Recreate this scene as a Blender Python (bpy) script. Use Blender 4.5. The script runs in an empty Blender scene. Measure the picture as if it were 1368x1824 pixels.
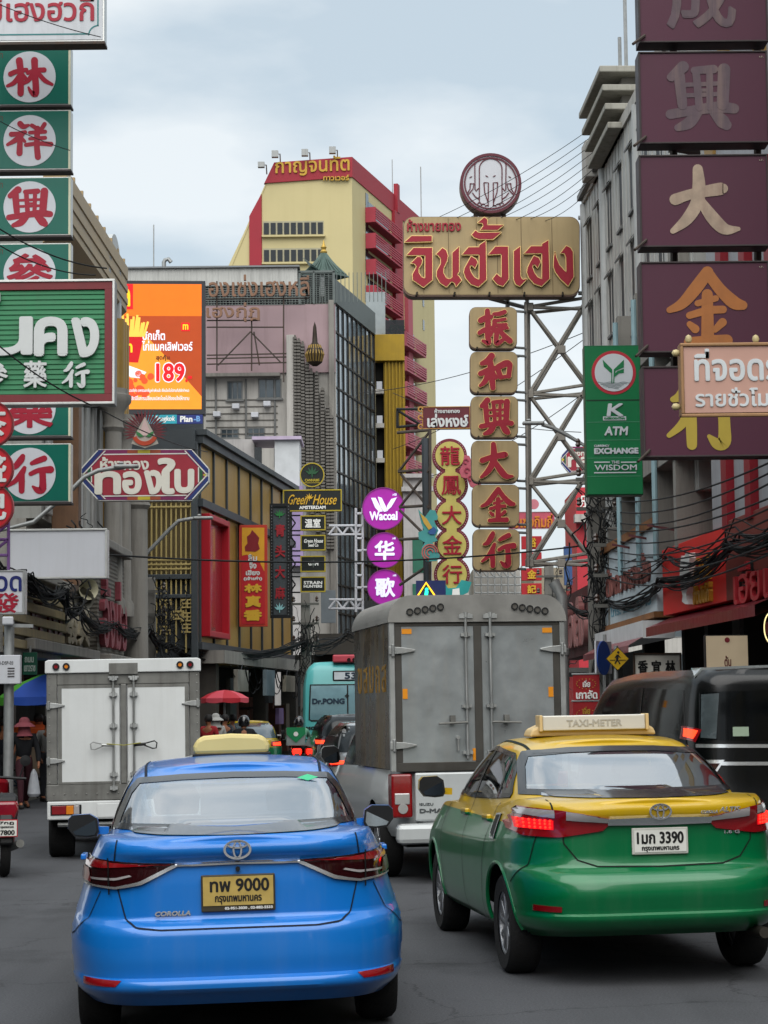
import bpy, bmesh, math, random
from mathutils import Vector, Matrix
from mathutils.bvhtree import BVHTree
rnd = random.Random(7)
sc = bpy.context.scene
COL = sc.collection
R = math.radians
# ------------------------------------------------------------------ camera
FPX, CX, CY, HOR, CAMZ = 3690.0, 684.0, 912.0, 1268.0, 1.7
cd = bpy.data.cameras.new('camera'); cam = bpy.data.objects.new('camera', cd); COL.objects.link(cam)
cd.sensor_fit = 'VERTICAL'; cd.sensor_height = 24.0; cd.lens = FPX * 24.0 / 1824.0
cd.clip_start = 0.1; cd.clip_end = 2000
R3 = Matrix.Rotation(math.pi / 2 + math.atan((HOR - CY) / FPX), 3, 'X') @ Matrix.Rotation(R(-0.6), 3, 'Z')
cam.matrix_world = Matrix.Translation((0, 0, CAMZ)) @ R3.to_4x4()
sc.camera = cam
# ------------------------------------------------------------------ sky, sun, exposure
SUN_EL, SUN_AZ = 50.0, 182.0     # high behind the camera, through cloud
w = bpy.data.worlds.new('World'); sc.world = w; w.use_nodes = True
nt = w.node_tree; N = nt.nodes; K = nt.links
bg = N['Background']; bg.inputs[1].default_value = 0.1
sky = N.new('ShaderNodeTexSky'); sky.sky_type = 'NISHITA'; sky.sun_disc = False
sky.sun_elevation = R(SUN_EL); sky.sun_rotation = R(SUN_AZ); sky.air_density = 1.0; sky.dust_density = 2.0
tc = N.new('ShaderNodeTexCoord')
mp = N.new('ShaderNodeMapping'); mp.inputs['Scale'].default_value = (1.0, 1.0, 2.6)
no = N.new('ShaderNodeTexNoise'); no.inputs['Scale'].default_value = 4.2; no.inputs['Detail'].default_value = 6; no.inputs['Roughness'].default_value = .5
rp = N.new('ShaderNodeValToRGB')
rp.color_ramp.elements[0].position = .42; rp.color_ramp.elements[0].color = (2.55, 2.98, 3.28, 1)
rp.color_ramp.elements[1].position = .59; rp.color_ramp.elements[1].color = (3.85, 4.05, 4.1, 1)
sep = N.new('ShaderNodeSeparateXYZ')
hz = N.new('ShaderNodeMapRange'); hz.inputs[1].default_value = 0.0; hz.inputs[2].default_value = .22; hz.inputs[3].default_value = .8; hz.inputs[4].default_value = 0.0
hm = N.new('ShaderNodeMixRGB'); hm.inputs[2].default_value = (3.95, 4.1, 4.12, 1)
mx = N.new('ShaderNodeMixRGB'); mx.inputs[0].default_value = .9
K.new(tc.outputs['Generated'], mp.inputs[0]); K.new(mp.outputs[0], no.inputs['Vector']); K.new(no.outputs[0], rp.inputs[0])
K.new(tc.outputs['Generated'], sep.inputs[0]); K.new(sep.outputs['Z'], hz.inputs[0]); K.new(hz.outputs[0], hm.inputs[0]); K.new(rp.outputs[0], hm.inputs[1])
zb = N.new('ShaderNodeMapRange'); zb.inputs[1].default_value = .42; zb.inputs[2].default_value = .75; zb.inputs[3].default_value = 1.0; zb.inputs[4].default_value = 1.7; K.new(sep.outputs['Z'], zb.inputs[0])
zs = N.new('ShaderNodeVectorMath'); zs.operation = 'SCALE'; K.new(hm.outputs[0], zs.inputs[0]); K.new(zb.outputs[0], zs.inputs['Scale'])
K.new(sky.outputs[0], mx.inputs[1]); K.new(zs.outputs[0], mx.inputs[2]); K.new(mx.outputs[0], bg.inputs[0])
sd = bpy.data.lights.new('sun', 'SUN'); sd.energy = 1.5; sd.angle = R(75); sd.color = (1, .965, .92)
so = bpy.data.objects.new('sun', sd); COL.objects.link(so)
_az = R(SUN_AZ)
so.rotation_euler = Vector((-math.sin(_az) * math.cos(R(SUN_EL)), -math.cos(_az) * math.cos(R(SUN_EL)), -math.sin(R(SUN_EL)))).to_track_quat('-Z', 'Y').to_euler()
vs = sc.view_settings; vs.view_transform = 'Standard'; vs.look = 'None'; vs.exposure = 1.2; vs.gamma = 1.0; vs.use_curve_mapping = False
try:
    sc.cycles.max_bounces = 8; sc.cycles.transparent_max_bounces = 12; sc.cycles.caustics_reflective = False; sc.cycles.caustics_refractive = False
except Exception: pass
# ------------------------------------------------------------------ photo geometry
def ray(px, py): return R3 @ Vector(((px - CX) / FPX, -(py - CY) / FPX, -1.0))
def P(px, py, Y):
    d = ray(px, py); return Vector((0, 0, CAMZ)) + d * (Y / d.y)
def G(px, py):
    d = ray(px, py); return Vector((0, 0, CAMZ)) + d * (-CAMZ / d.z)
# ------------------------------------------------------------------ materials
def lin(h):
    o = []
    for i in (0, 2, 4):
        c = int(h[i:i + 2], 16) / 255.0
        o.append(c / 12.92 if c <= .04045 else ((c + .055) / 1.055) ** 2.4)
    return (*o, 1.0)
_M = {}
def mat(name, col, rough=.55, metal=0.0, var=.10, vs=2.5, streak=0.0, dirt='3a342c', coat=0.0, emit=0.0, spec=.3, bump=0.0, bs=30.0, wave=None, split=None, ss=4.0):
    """procedural paint / metal / stone: base colour with mottling, rain streaks, bump; split = (second colour, height) two-tone paint"""
    if name in _M: return _M[name]
    if not col: raise ValueError('material %s used before it is defined' % name)
    m = bpy.data.materials.new(name); m.use_nodes = True; _M[name] = m
    nt = m.node_tree; N = nt.nodes; K = nt.links; b = N['Principled BSDF']
    b.inputs['Metallic'].default_value = metal; b.inputs['Roughness'].default_value = rough
    b.inputs['Coat Weight'].default_value = coat; b.inputs['Coat Roughness'].default_value = .06
    b.inputs['Specular IOR Level'].default_value = spec
    tc = N.new('ShaderNodeTexCoord'); rgb = N.new('ShaderNodeRGB'); rgb.outputs[0].default_value = lin(col)
    c = rgb.outputs[0]
    if split:
        s = N.new('ShaderNodeSeparateXYZ'); K.new(tc.outputs['Object'], s.inputs[0])
        g = N.new('ShaderNodeMath'); g.operation = 'GREATER_THAN'; g.inputs[1].default_value = split[1]; K.new(s.outputs['Z'], g.inputs[0])
        x = N.new('ShaderNodeMixRGB'); K.new(g.outputs[0], x.inputs[0]); K.new(c, x.inputs[1]); x.inputs[2].default_value = lin(split[0]); c = x.outputs[0]
    if var:
        n = N.new('ShaderNodeTexNoise'); n.inputs['Scale'].default_value = vs; n.inputs['Detail'].default_value = 5; n.inputs['Roughness'].default_value = .6
        K.new(tc.outputs['Object'], n.inputs['Vector'])
        r = N.new('ShaderNodeMapRange'); r.inputs[1].default_value = .3; r.inputs[2].default_value = .7; r.inputs[3].default_value = 1 - var; r.inputs[4].default_value = 1 + var
        K.new(n.outputs[0], r.inputs[0])
        x = N.new('ShaderNodeVectorMath'); x.operation = 'SCALE'; K.new(c, x.inputs[0]); K.new(r.outputs[0], x.inputs['Scale']); c = x.outputs[0]
        q = N.new('ShaderNodeMapRange'); q.inputs[1].default_value = .3; q.inputs[2].default_value = .7; q.inputs[3].default_value = max(.02, rough - .25 * var); q.inputs[4].default_value = min(1, rough + .6 * var)
        K.new(n.outputs[0], q.inputs[0]); K.new(q.outputs[0], b.inputs['Roughness'])
    if streak:
        mp = N.new('ShaderNodeMapping'); mp.inputs['Scale'].default_value = (ss, ss, ss * .07); K.new(tc.outputs['Object'], mp.inputs[0])
        n = N.new('ShaderNodeTexNoise'); n.inputs['Scale'].default_value = 2.0; n.inputs['Detail'].default_value = 6; n.inputs['Roughness'].default_value = .65; K.new(mp.outputs[0], n.inputs['Vector'])
        r = N.new('ShaderNodeMapRange'); r.inputs[1].default_value = .48; r.inputs[2].default_value = .78; r.inputs[3].default_value = 0; r.inputs[4].default_value = streak; K.new(n.outputs[0], r.inputs[0])
        x = N.new('ShaderNodeMixRGB'); K.new(r.outputs[0], x.inputs[0]); K.new(c, x.inputs[1]); x.inputs[2].default_value = lin(dirt); c = x.outputs[0]
    K.new(c, b.inputs['Base Color'])
    if emit:
        K.new(c, b.inputs['Emission Color']); b.inputs['Emission Strength'].default_value = emit
    if bump or wave:
        bp = N.new('ShaderNodeBump'); bp.inputs['Strength'].default_value = bump or .6; bp.inputs['Distance'].default_value = .02
        if wave:
            n = N.new('ShaderNodeTexWave'); n.bands_direction = wave[1]; n.inputs['Scale'].default_value = wave[0]; n.inputs['Distortion'].default_value = 0
        else:
            n = N.new('ShaderNodeTexNoise'); n.inputs['Scale'].default_value = bs; n.inputs['Detail'].default_value = 4
        K.new(tc.outputs['Object'], n.inputs['Vector']); K.new(n.outputs[0], bp.inputs['Height']); K.new(bp.outputs[0], b.inputs['Normal'])
    return m
def glass(name, tint='8a979c', ior=1.6, trans=.75, gloss_rough=.03):
    if name in _M: return _M[name]
    m = bpy.data.materials.new(name); m.use_nodes = True; _M[name] = m
    nt = m.node_tree; N = nt.nodes; K = nt.links; N.remove(N['Principled BSDF'])
    o = N['Material Output']; t = N.new('ShaderNodeBsdfTransparent'); c = lin(tint); t.inputs[0].default_value = (c[0] * trans, c[1] * trans, c[2] * trans, 1)
    g = N.new('ShaderNodeBsdfGlossy'); g.inputs['Roughness'].default_value = gloss_rough; g.inputs[0].default_value = (.95, .97, 1, 1)
    lw = N.new('ShaderNodeLayerWeight'); lw.inputs[0].default_value = .5; pw_ = N.new('ShaderNodeMath'); pw_.operation = 'POWER'; pw_.inputs[1].default_value = 3.0; K.new(lw.outputs['Facing'], pw_.inputs[0])
    f = N.new('ShaderNodeMapRange'); f0 = ((ior - 1) / (ior + 1)) ** 2; f.inputs[3].default_value = f0; K.new(pw_.outputs[0], f.inputs[0])
    x = N.new('ShaderNodeMixShader'); K.new(f.outputs[0], x.inputs[0]); K.new(t.outputs[0], x.inputs[1]); K.new(g.outputs[0], x.inputs[2]); K.new(x.outputs[0], o.inputs[0])
    return m
# ------------------------------------------------------------------ mesh building
class MB:
    def __init__(s): s.v = []; s.f = []; s.k = []
    def add(s, vs, fs, M=None):
        o = len(s.v); s.k.append((o, len(s.f)))
        s.v += [tuple(M @ Vector(p)) if M else tuple(p) for p in vs]
        s.f += [tuple(i + o for i in f) for f in fs]
        return s
    def box(s, x0, x1, y0, y1, z0, z1, M=None):
        vs = [(x, y, z) for z in (z0, z1) for y in (y0, y1) for x in (x0, x1)]
        return s.add(vs, [(0, 2, 3, 1), (4, 5, 7, 6), (0, 1, 5, 4), (1, 3, 7, 5), (3, 2, 6, 7), (2, 0, 4, 6)], M)
    def tube(s, pts, r, n=6, cap=True):
        pts = [Vector(p) for p in pts]; m = len(pts); rr = r if isinstance(r, (list, tuple)) else [r] * m
        vs = []; fs = []; prev = None
        for i, p in enumerate(pts):
            d = (pts[min(i + 1, m - 1)] - pts[max(i - 1, 0)]).normalized()
            a = prev - d * prev.dot(d) if prev is not None else (Vector((0, 0, 1)) if abs(d.z) < .9 else Vector((1, 0, 0)))
            a = (a - d * a.dot(d)).normalized(); b = d.cross(a); prev = a
            for k in range(n):
                t = 2 * math.pi * k / n; vs.append(p + (a * math.cos(t) + b * math.sin(t)) * rr[i])
        for i in range(m - 1):
            for k in range(n): fs.append((i * n + k, i * n + (k + 1) % n, (i + 1) * n + (k + 1) % n, (i + 1) * n + k))
        if cap: fs.append(tuple(range(n))[::-1]); fs.append(tuple(range((m - 1) * n, m * n)))
        return s.add(vs, fs)
    def bar(s, p, q, wd, ht=None):
        p = Vector(p); q = Vector(q); d = (q - p).normalized(); ht = ht or wd
        u = d.cross(Vector((0, 0, 1)) if abs(d.z) < .95 else Vector((0, 1, 0))).normalized(); v = u.cross(d)
        vs = [e + u * (a * wd / 2) + v * (b * ht / 2) for e in (p, q) for a, b in ((-1, -1), (1, -1), (1, 1), (-1, 1))]
        return s.add(vs, [(3, 2, 1, 0), (4, 5, 6, 7), (0, 1, 5, 4), (1, 2, 6, 5), (2, 3, 7, 6), (3, 0, 4, 7)])
    def lathe(s, prof, c=(0, 0, 0), axis='Z', n=24, M=None):
        vs = []; fs = []; m = len(prof)
        for k in range(n):
            t = 2 * math.pi * k / n
            for r, z in prof:
                x, y = r * math.cos(t), r * math.sin(t)
                q = (x, y, z) if axis == 'Z' else ((z, x, y) if axis == 'X' else (x, z, y))
                vs.append((q[0] + c[0], q[1] + c[1], q[2] + c[2]))
        for k in range(n):
            for i in range(m - 1):
                fs.append((k * m + i, ((k + 1) % n) * m + i, ((k + 1) % n) * m + i + 1, k * m + i + 1))
        return s.add(vs, fs, M)
    def prism(s, pts, y0, y1, M=None):
        """outline pts (x,z) extruded from y0 (front) to y1"""
        n = len(pts); a = sum(pts[i][0] * pts[(i + 1) % n][1] - pts[(i + 1) % n][0] * pts[i][1] for i in range(n))
        if a < 0: pts = pts[::-1]
        vs = [(x, y0, z) for x, z in pts] + [(x, y1, z) for x, z in pts]
        fs = [tuple(range(n)), tuple(range(2 * n - 1, n - 1, -1))] + [(i, i + n, (i + 1) % n + n, (i + 1) % n) for i in range(n)]
        return s.add(vs, fs, M)
    def disk(s, cx, cz, r, y0, y1, n=40): return s.prism([(cx + r * math.cos(2 * math.pi * k / n), cz + r * math.sin(2 * math.pi * k / n)) for k in range(n)], y0, y1)
    def ring(s, cx, cz, r0, r1, y0, y1, n=40, a0=0, a1=360):
        full = abs(a1 - a0) >= 360; m = n if full else n + 1; vs = []; fs = []
        for k in range(m):
            t = R(a0 + (a1 - a0) * k / n)
            for r, y in ((r0, y0), (r1, y0), (r1, y1), (r0, y1)): vs.append((cx + r * math.cos(t), y, cz + r * math.sin(t)))
        for k in range(n):
            a, b = k * 4, ((k + 1) % m) * 4
            for j in range(4): fs.append((a + j, a + (j + 1) % 4, b + (j + 1) % 4, b + j))
        if not full: fs += [(0, 3, 2, 1), (n * 4, n * 4 + 1, n * 4 + 2, n * 4 + 3)]
        return s.add(vs, fs)
    def stroke(s, pts, wd, y0, y1):
        """ribbon along a 2D path (x,z); wd a width or list"""
        m = len(pts); ww = wd if isinstance(wd, (list, tuple)) else [wd] * m; L = []; Rr = []
        for i in range(m):
            a = Vector(pts[max(i - 1, 0)]); b = Vector(pts[min(i + 1, m - 1)]); d = (b - a).normalized() if (b - a).length > 1e-9 else Vector((1, 0)); nx = Vector((-d.y, d.x)) * ww[i] / 2
            p = Vector(pts[i]); L.append(p + nx); Rr.append(p - nx)
        vs = []; fs = []
        for a, b in zip(L, Rr): vs += [(a.x, y0, a.y), (b.x, y0, b.y), (b.x, y1, b.y), (a.x, y1, a.y)]
        for i in range(m - 1):
            for j in range(4): fs.append((i * 4 + j, i * 4 + (j + 1) % 4, i * 4 + 4 + (j + 1) % 4, i * 4 + 4 + j))
        fs += [(0, 1, 2, 3), (m * 4 - 1, m * 4 - 2, m * 4 - 3, m * 4 - 4)]
        return s.add(vs, fs)
    def build_each(s, name, m, parent, **kw):
        """one object for every piece that was added"""
        e = s.k[1:] + [(len(s.v), len(s.f))]
        for (a, b), (c, d) in zip(s.k, e):
            p = MB(); p.v = s.v[a:c]; p.f = [tuple(i - a for i in f) for f in s.f[b:d]]; p.build(name, m, parent, **kw)
    def build(s, name, m, parent=None, smooth=False, bevel=0.0, fix=True):
        me = bpy.data.meshes.new(name); me.from_pydata(s.v, [], s.f); me.update()
        if fix:
            bm = bmesh.new(); bm.from_mesh(me); bmesh.ops.recalc_face_normals(bm, faces=bm.faces); bm.to_mesh(me); bm.free()
        for x in (m if isinstance(m, (list, tuple)) else [m]): me.materials.append(x)
        if smooth:
            me.shade_smooth()
            try: me.set_sharp_from_angle(angle=R(38))
            except Exception: pass
        o = bpy.data.objects.new(name, me); COL.objects.link(o)
        if parent: o.parent = parent
        if bevel:
            b = o.modifiers.new('bevel', 'BEVEL'); b.width = bevel; b.segments = 2; b.limit_method = 'ANGLE'; b.angle_limit = R(40)
        return o
def thing(name, label, cat, loc=(0, 0, 0), rz=0.0, group=None):
    o = bpy.data.objects.new(name, None); COL.objects.link(o); o.empty_display_size = .2
    o.location = loc; o.rotation_euler = (0, 0, rz); o['label'] = label; o['category'] = cat
    if group: o['group'] = group
    return o
def tag(o, label, cat, group=None):
    o['label'] = label; o['category'] = cat
    if group: o['group'] = group
    return o
def structure(o): o['kind'] = 'structure'; return o
def copy_thing(root, loc, rz=None, label=None):
    r = root.copy(); COL.objects.link(r); r.location = loc
    if rz is not None: r.rotation_euler = (0, 0, rz)
    if label: r['label'] = label
    for ch in list(root.children):
        c = ch.copy(); COL.objects.link(c); c.parent = r
        for g in list(ch.children):
            d = g.copy(); COL.objects.link(d); d.parent = c
    return r
def sag(a, b, drop, n=18): return [Vector(a).lerp(Vector(b), k / n) - Vector((0, 0, drop * 4 * (k / n) * (1 - k / n))) for k in range(n + 1)]
# ------------------------------------------------------------------ lettering
_T = {}
def glyphs(body):
    if body in _T: return _T[body]
    cu = bpy.data.curves.new('lettering', 'FONT'); cu.body = body; cu.extrude = .5; cu.resolution_u = 3
    o = bpy.data.objects.new('lettering', cu); COL.objects.link(o)
    me = bpy.data.meshes.new_from_object(o.evaluated_get(bpy.context.evaluated_depsgraph_get()))
    v = [tuple(x.co) for x in me.vertices]; f = [tuple(p.vertices) for p in me.polygons]
    bpy.data.objects.remove(o); bpy.data.curves.remove(cu); bpy.data.meshes.remove(me)
    x0, x1 = min(p[0] for p in v), max(p[0] for p in v); y0, y1 = min(p[1] for p in v), max(p[1] for p in v)
    v = [((p[0] - x0) / max(x1 - x0, 1e-6), (p[1] - y0) / max(y1 - y0, 1e-6), p[2]) for p in v]
    _T[body] = (v, f); return _T[body]
def letters(mb, body, x0, x1, z0, z1, y0, y1, bold=0.0, slant=0.0):
    """body fitted into the rectangle x0..x1, z0..z1; front at y0, back at y1; bold = metres added each side"""
    v, f = glyphs(body)
    sh = [(0, 0)] if not bold else [(0, 0), (bold, 0), (-bold, 0), (0, bold), (0, -bold), (bold * .7, bold * .7), (-bold * .7, -bold * .7), (bold * .7, -bold * .7), (-bold * .7, bold * .7)]
    x0, x1, z0, z1 = x0 + bold, x1 - bold, z0 + bold, z1 - bold
    for k, (dx, dz) in enumerate(sh):
        e = k * .0003
        mb.add([(x0 + p[0] * (x1 - x0) + dx + slant * p[1] * (z1 - z0), (y0 + e) if p[2] > 0 else y1, z0 + p[1] * (z1 - z0) + dz) for p in v], f)
    return mb
# ------------------------------------------------------------------ a vertical working plane (sign face or house front)
class Plane:
    """local x along the face, z up, -y out towards the street; uv() reads a photo point on the plane"""
    def __init__(s, o, rz):
        s.o = Vector(o); s.rz = rz; s.ux = Vector((math.cos(rz), math.sin(rz), 0)); s.n = Vector((math.sin(rz), -math.cos(rz), 0))
    def uv(s, px, py):
        d = ray(px, py); c = Vector((0, 0, CAMZ)); t = (s.o - c).dot(s.n) / d.dot(s.n); p = c + d * t - s.o
        return (p.dot(s.ux), p.z)
    def rect(s, x0, y0, x1, y1):
        a, b, c, d = s.uv(x0, y0), s.uv(x1, y0), s.uv(x0, y1), s.uv(x1, y1)
        return ((a[0] + c[0]) / 2, (b[0] + d[0]) / 2, (c[1] + d[1]) / 2, (a[1] + b[1]) / 2)
    def size(s, px, py, n):
        return abs(s.uv(px + n / 2, py)[0] - s.uv(px - n / 2, py)[0])
class Sign(Plane):
    def __init__(s, name, label, cat, x0, y0, x1, y1, Y, yaw=0.0, group=None):
        c = P((x0 + x1) / 2, (y0 + y1) / 2, Y); super().__init__(c, R(yaw))
        s.root = thing(name, label, cat, c, R(yaw), group); s.box = (x0, y0, x1, y1)
    def panel(s, name, m, y0, y1, rect=None, bevel=.006, parent=None):
        u0, u1, v0, v1 = s.rect(*(rect or s.box)); return MB().box(u0, u1, y0, y1, v0, v1).build(name, m, parent or s.root, bevel=bevel)
    def poly(s, name, m, y0, y1, pts, parent=None, bevel=0):
        return MB().prism([s.uv(*p) for p in pts], y0, y1).build(name, m, parent or s.root, bevel=bevel)
    def disk(s, name, m, y0, y1, cx, cy, r, parent=None, rx=1.0):
        u, v = s.uv(cx, cy); k = s.size(cx, cy, r)
        return MB().disk(u, v, k, y0, y1, 48).build(name, m, parent or s.root)
    def ring(s, name, m, y0, y1, cx, cy, r0, r1, parent=None):
        u, v = s.uv(cx, cy); return MB().ring(u, v, s.size(cx, cy, r0), s.size(cx, cy, r1), y0, y1, 48).build(name, m, parent or s.root)
    def rim(s, name, m, y0, y1, rect, wpx, parent=None, bevel=.004):
        u0, u1, v0, v1 = s.rect(*rect); t = s.size(rect[0], rect[1], wpx); mb = MB()
        mb.box(u0, u1, y0, y1, v1 - t, v1); mb.box(u0, u1, y0, y1, v0, v0 + t); mb.box(u0, u0 + t, y0, y1, v0 + t, v1 - t); mb.box(u1 - t, u1, y0, y1, v0 + t, v1 - t)
        return mb.build(name, m, parent or s.root, bevel=bevel)
    def text(s, body, rect, m, y0, y1, bold=0.0, parent=None, name='lettering', slant=0.0):
        """bold in photo pixels"""
        u0, u1, v0, v1 = s.rect(*rect); return letters(MB(), body, u0, u1, v0, v1, y0, y1, s.size(rect[0], rect[1], bold) if bold else 0, slant).build(name, m, parent or s.root)
    def bars(s, name, m, segs, r, parent=None, n=6):
        """segs: list of ((px,py,y),(px,py,y))"""
        mb = MB()
        for a, b in segs:
            p, q = s.uv(a[0], a[1]), s.uv(b[0], b[1]); mb.tube([(p[0], a[2], p[1]), (q[0], b[2], q[1])], r, n)
        return (mb.build_each if name in ('bracket', 'lamp_hook', 'beam', 'post') else mb.build)(name, m, parent or s.root)
# ------------------------------------------------------------------ vehicle bodies: lofted shell, panels laid onto it
def pw(tab, x):
    """smooth monotone interpolation through (x, y) pairs"""
    if x <= tab[0][0]: return tab[0][1]
    if x >= tab[-1][0]: return tab[-1][1]
    n = len(tab); d = [(tab[i + 1][1] - tab[i][1]) / (tab[i + 1][0] - tab[i][0]) for i in range(n - 1)]
    for i in range(n - 1):
        if x <= tab[i + 1][0]: break
    def tan(k):
        if k == 0: return d[0]
        if k == n - 1: return d[-1]
        return 0 if d[k - 1] * d[k] <= 0 else 2 * d[k - 1] * d[k] / (d[k - 1] + d[k])
    h = tab[i + 1][0] - tab[i][0]; t = (x - tab[i][0]) / h
    return ((2 * t ** 3 - 3 * t * t + 1) * tab[i][1] + (t ** 3 - 2 * t * t + t) * h * tan(i) + (-2 * t ** 3 + 3 * t * t) * tab[i + 1][1] + (t ** 3 - t * t) * h * tan(i + 1))
def resample(pts, n):
    pts = [Vector(p) for p in pts]; L = [0]
    for a, b in zip(pts, pts[1:]): L.append(L[-1] + (b - a).length)
    out = []; j = 0
    for k in range(n):
        s = L[-1] * k / (n - 1)
        while j < len(L) - 2 and L[j + 1] < s: j += 1
        t = (s - L[j]) / max(L[j + 1] - L[j], 1e-9); out.append(pts[j].lerp(pts[j + 1], min(max(t, 0), 1)))
    return out
def inside(p, poly):
    x, y = p; c = False; n = len(poly)
    for i in range(n):
        a, b = poly[i], poly[i - 1]
        if (a[1] > y) != (b[1] > y) and x < (b[0] - a[0]) * (y - a[1]) / (b[1] - a[1]) + a[0]: c = not c
    return c
class Shell:
    def __init__(s): s.v = []; s.f = []; s.bvh = None
    def loft(s, XR, XF, HW, zb, zt, nexp=5.5, levels=36, n=150, crown=.03, tlist=None):
        """stacked plan outlines: XR/XF = rear/front y by t, HW = half width by t, zb/zt = bottom/top height by y"""
        base = len(s.v); rows = []; ts = tlist or [k / levels for k in range(levels + 1)]
        for t in ts:
            yr, yf, hw = pw(XR, t), pw(XF, t), pw(HW, t); yc, a = (yr + yf) / 2, (yf - yr) / 2
            ne = nexp(t) if callable(nexp) else nexp
            half = []
            for k in range(401):
                ph = -math.pi / 2 + math.pi * k / 400
                c, q = math.cos(ph), math.sin(ph)
                half.append((hw * abs(c) ** (2 / ne), yc + a * math.copysign(abs(q) ** (2 / ne), q), 0))
            half = resample(half, n); row = []
            full = [(p.x, p.y) for p in half] + [(-p.x, p.y) for p in half[-2:0:-1]]
            for x, y in full:
                b, tp = pw(zb, y), pw(zt, y); row.append(len(s.v)); s.v.append((x, y, b + t * (tp - b)))
            rows.append(row)
        m = len(rows[0])
        for r0, r1 in zip(rows, rows[1:]):
            for k in range(m): s.f.append((r0[k], r0[(k + 1) % m], r1[(k + 1) % m], r1[k]))
        top = rows[-1]; C = 16; prev = None
        for i in range(0, n):
            a = s.v[top[i]]; ln = []
            b = s.v[top[-i]] if 0 < i < n - 1 else a
            for k in range(C + 1):
                u = k / C
                if k == 0: ln.append(top[i])
                elif k == C: ln.append(top[-i] if 0 < i < n - 1 else top[i])
                else:
                    x = a[0] + (b[0] - a[0]) * u; ln.append(len(s.v)); s.v.append((x, a[1], a[2] + crown * (4 * u * (1 - u)) * min(1, abs(a[0]) / .4)))
            if prev:
                for k in range(C): s.f.append((prev[k], ln[k], ln[k + 1], prev[k + 1]))
            prev = ln
        s.bvh = BVHTree.FromPolygons([Vector(p) for p in s.v], s.f)
        return s
    def hit(s, view, a, b, off=0.0):
        o, d = {'rear': (Vector((a, -6, b)), Vector((0, 1, 0))), 'front': (Vector((a, 12, b)), Vector((0, -1, 0))), 'left': (Vector((-6, a, b)), Vector((1, 0, 0))),
                'right': (Vector((6, a, b)), Vector((-1, 0, 0))), 'top': (Vector((a, b, 6)), Vector((0, 0, -1)))}[view]
        p, nrm, i, dist = s.bvh.ray_cast(o, d)
        if p is None:
            p, nrm, i, dist = s.bvh.find_nearest(o + d * 6.5); nrm = -d
        if nrm.dot(d) > 0: nrm = -nrm
        return p + nrm * off
    def cut(s, view, poly, lim=.25):
        k, sg, i, j = {'rear': (1, -1, 0, 2), 'front': (1, 1, 0, 2), 'left': (0, -1, 1, 2), 'right': (0, 1, 1, 2)}[view]; keep = []
        for f in s.f:
            c = [sum(s.v[q][t] for q in f) / len(f) for t in range(3)]
            if inside((c[i], c[j]), poly):
                a, b, cc = Vector(s.v[f[0]]), Vector(s.v[f[1]]), Vector(s.v[f[2]]); nn = (b - a).cross(cc - a)
                if nn.length < 1e-12 and len(f) > 3: nn = (cc - b).cross(Vector(s.v[f[3]]) - b)
                side_ok = (c[0] * sg > .3) if k == 0 else ((c[1] - 2.2) * sg > 0)
                if side_ok and abs(nn.normalized()[k]) > lim: continue
            keep.append(f)
        s.f = keep
    def arch(s, y, z, r):
        """open a wheel arch on both sides and pull the ragged edge onto the circle"""
        keep = []; touched = set(); gone = set()
        for f in s.f:
            c = [sum(s.v[q][t] for q in f) / len(f) for t in range(3)]
            if abs(c[0]) > .45 and math.hypot(c[1] - y, c[2] - z) < r: gone.update(f)
            else: keep.append(f); touched.update(f)
        s.f = keep
        for q in gone & touched:
            x, yy, zz = s.v[q]; d = math.hypot(yy - y, zz - z) or 1e-6; s.v[q] = (x, y + (yy - y) * r / d, z + (zz - z) * r / d)
    def patch(s, name, m, parent, view, A, B, nu=24, nv=6, off=.004, thick=.02, smooth=True):
        """skin between two rails (2D outlines in that view) laid onto the body"""
        A = resample([(a, b, 0) for a, b in A], nu); B = resample([(a, b, 0) for a, b in B], nu); mb = MB(); vs = []
        for i in range(nu):
            for j in range(nv):
                q = A[i].lerp(B[i], j / (nv - 1)); vs.append(s.hit(view, q.x, q.y, off))
        fs = [(i * nv + j, (i + 1) * nv + j, (i + 1) * nv + j + 1, i * nv + j + 1) for i in range(nu - 1) for j in range(nv - 1)]
        d = {'rear': Vector((0, 1, 0)), 'front': Vector((0, -1, 0)), 'left': Vector((1, 0, 0)), 'right': Vector((-1, 0, 0)), 'top': Vector((0, 0, -1))}[view]
        if thick:
            loop = [i * nv for i in range(nu)] + [(nu - 1) * nv + j for j in range(1, nv)] + [i * nv + nv - 1 for i in range(nu - 2, -1, -1)] + [j for j in range(nv - 2, 0, -1)]
            o = len(vs); vs += [Vector(vs[q]) + d * thick for q in loop]; L = len(loop)
            fs += [(loop[k], loop[(k + 1) % L], o + (k + 1) % L, o + k) for k in range(L)]
        mb.add(vs, fs); return mb.build(name, m, parent, smooth=smooth)
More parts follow.
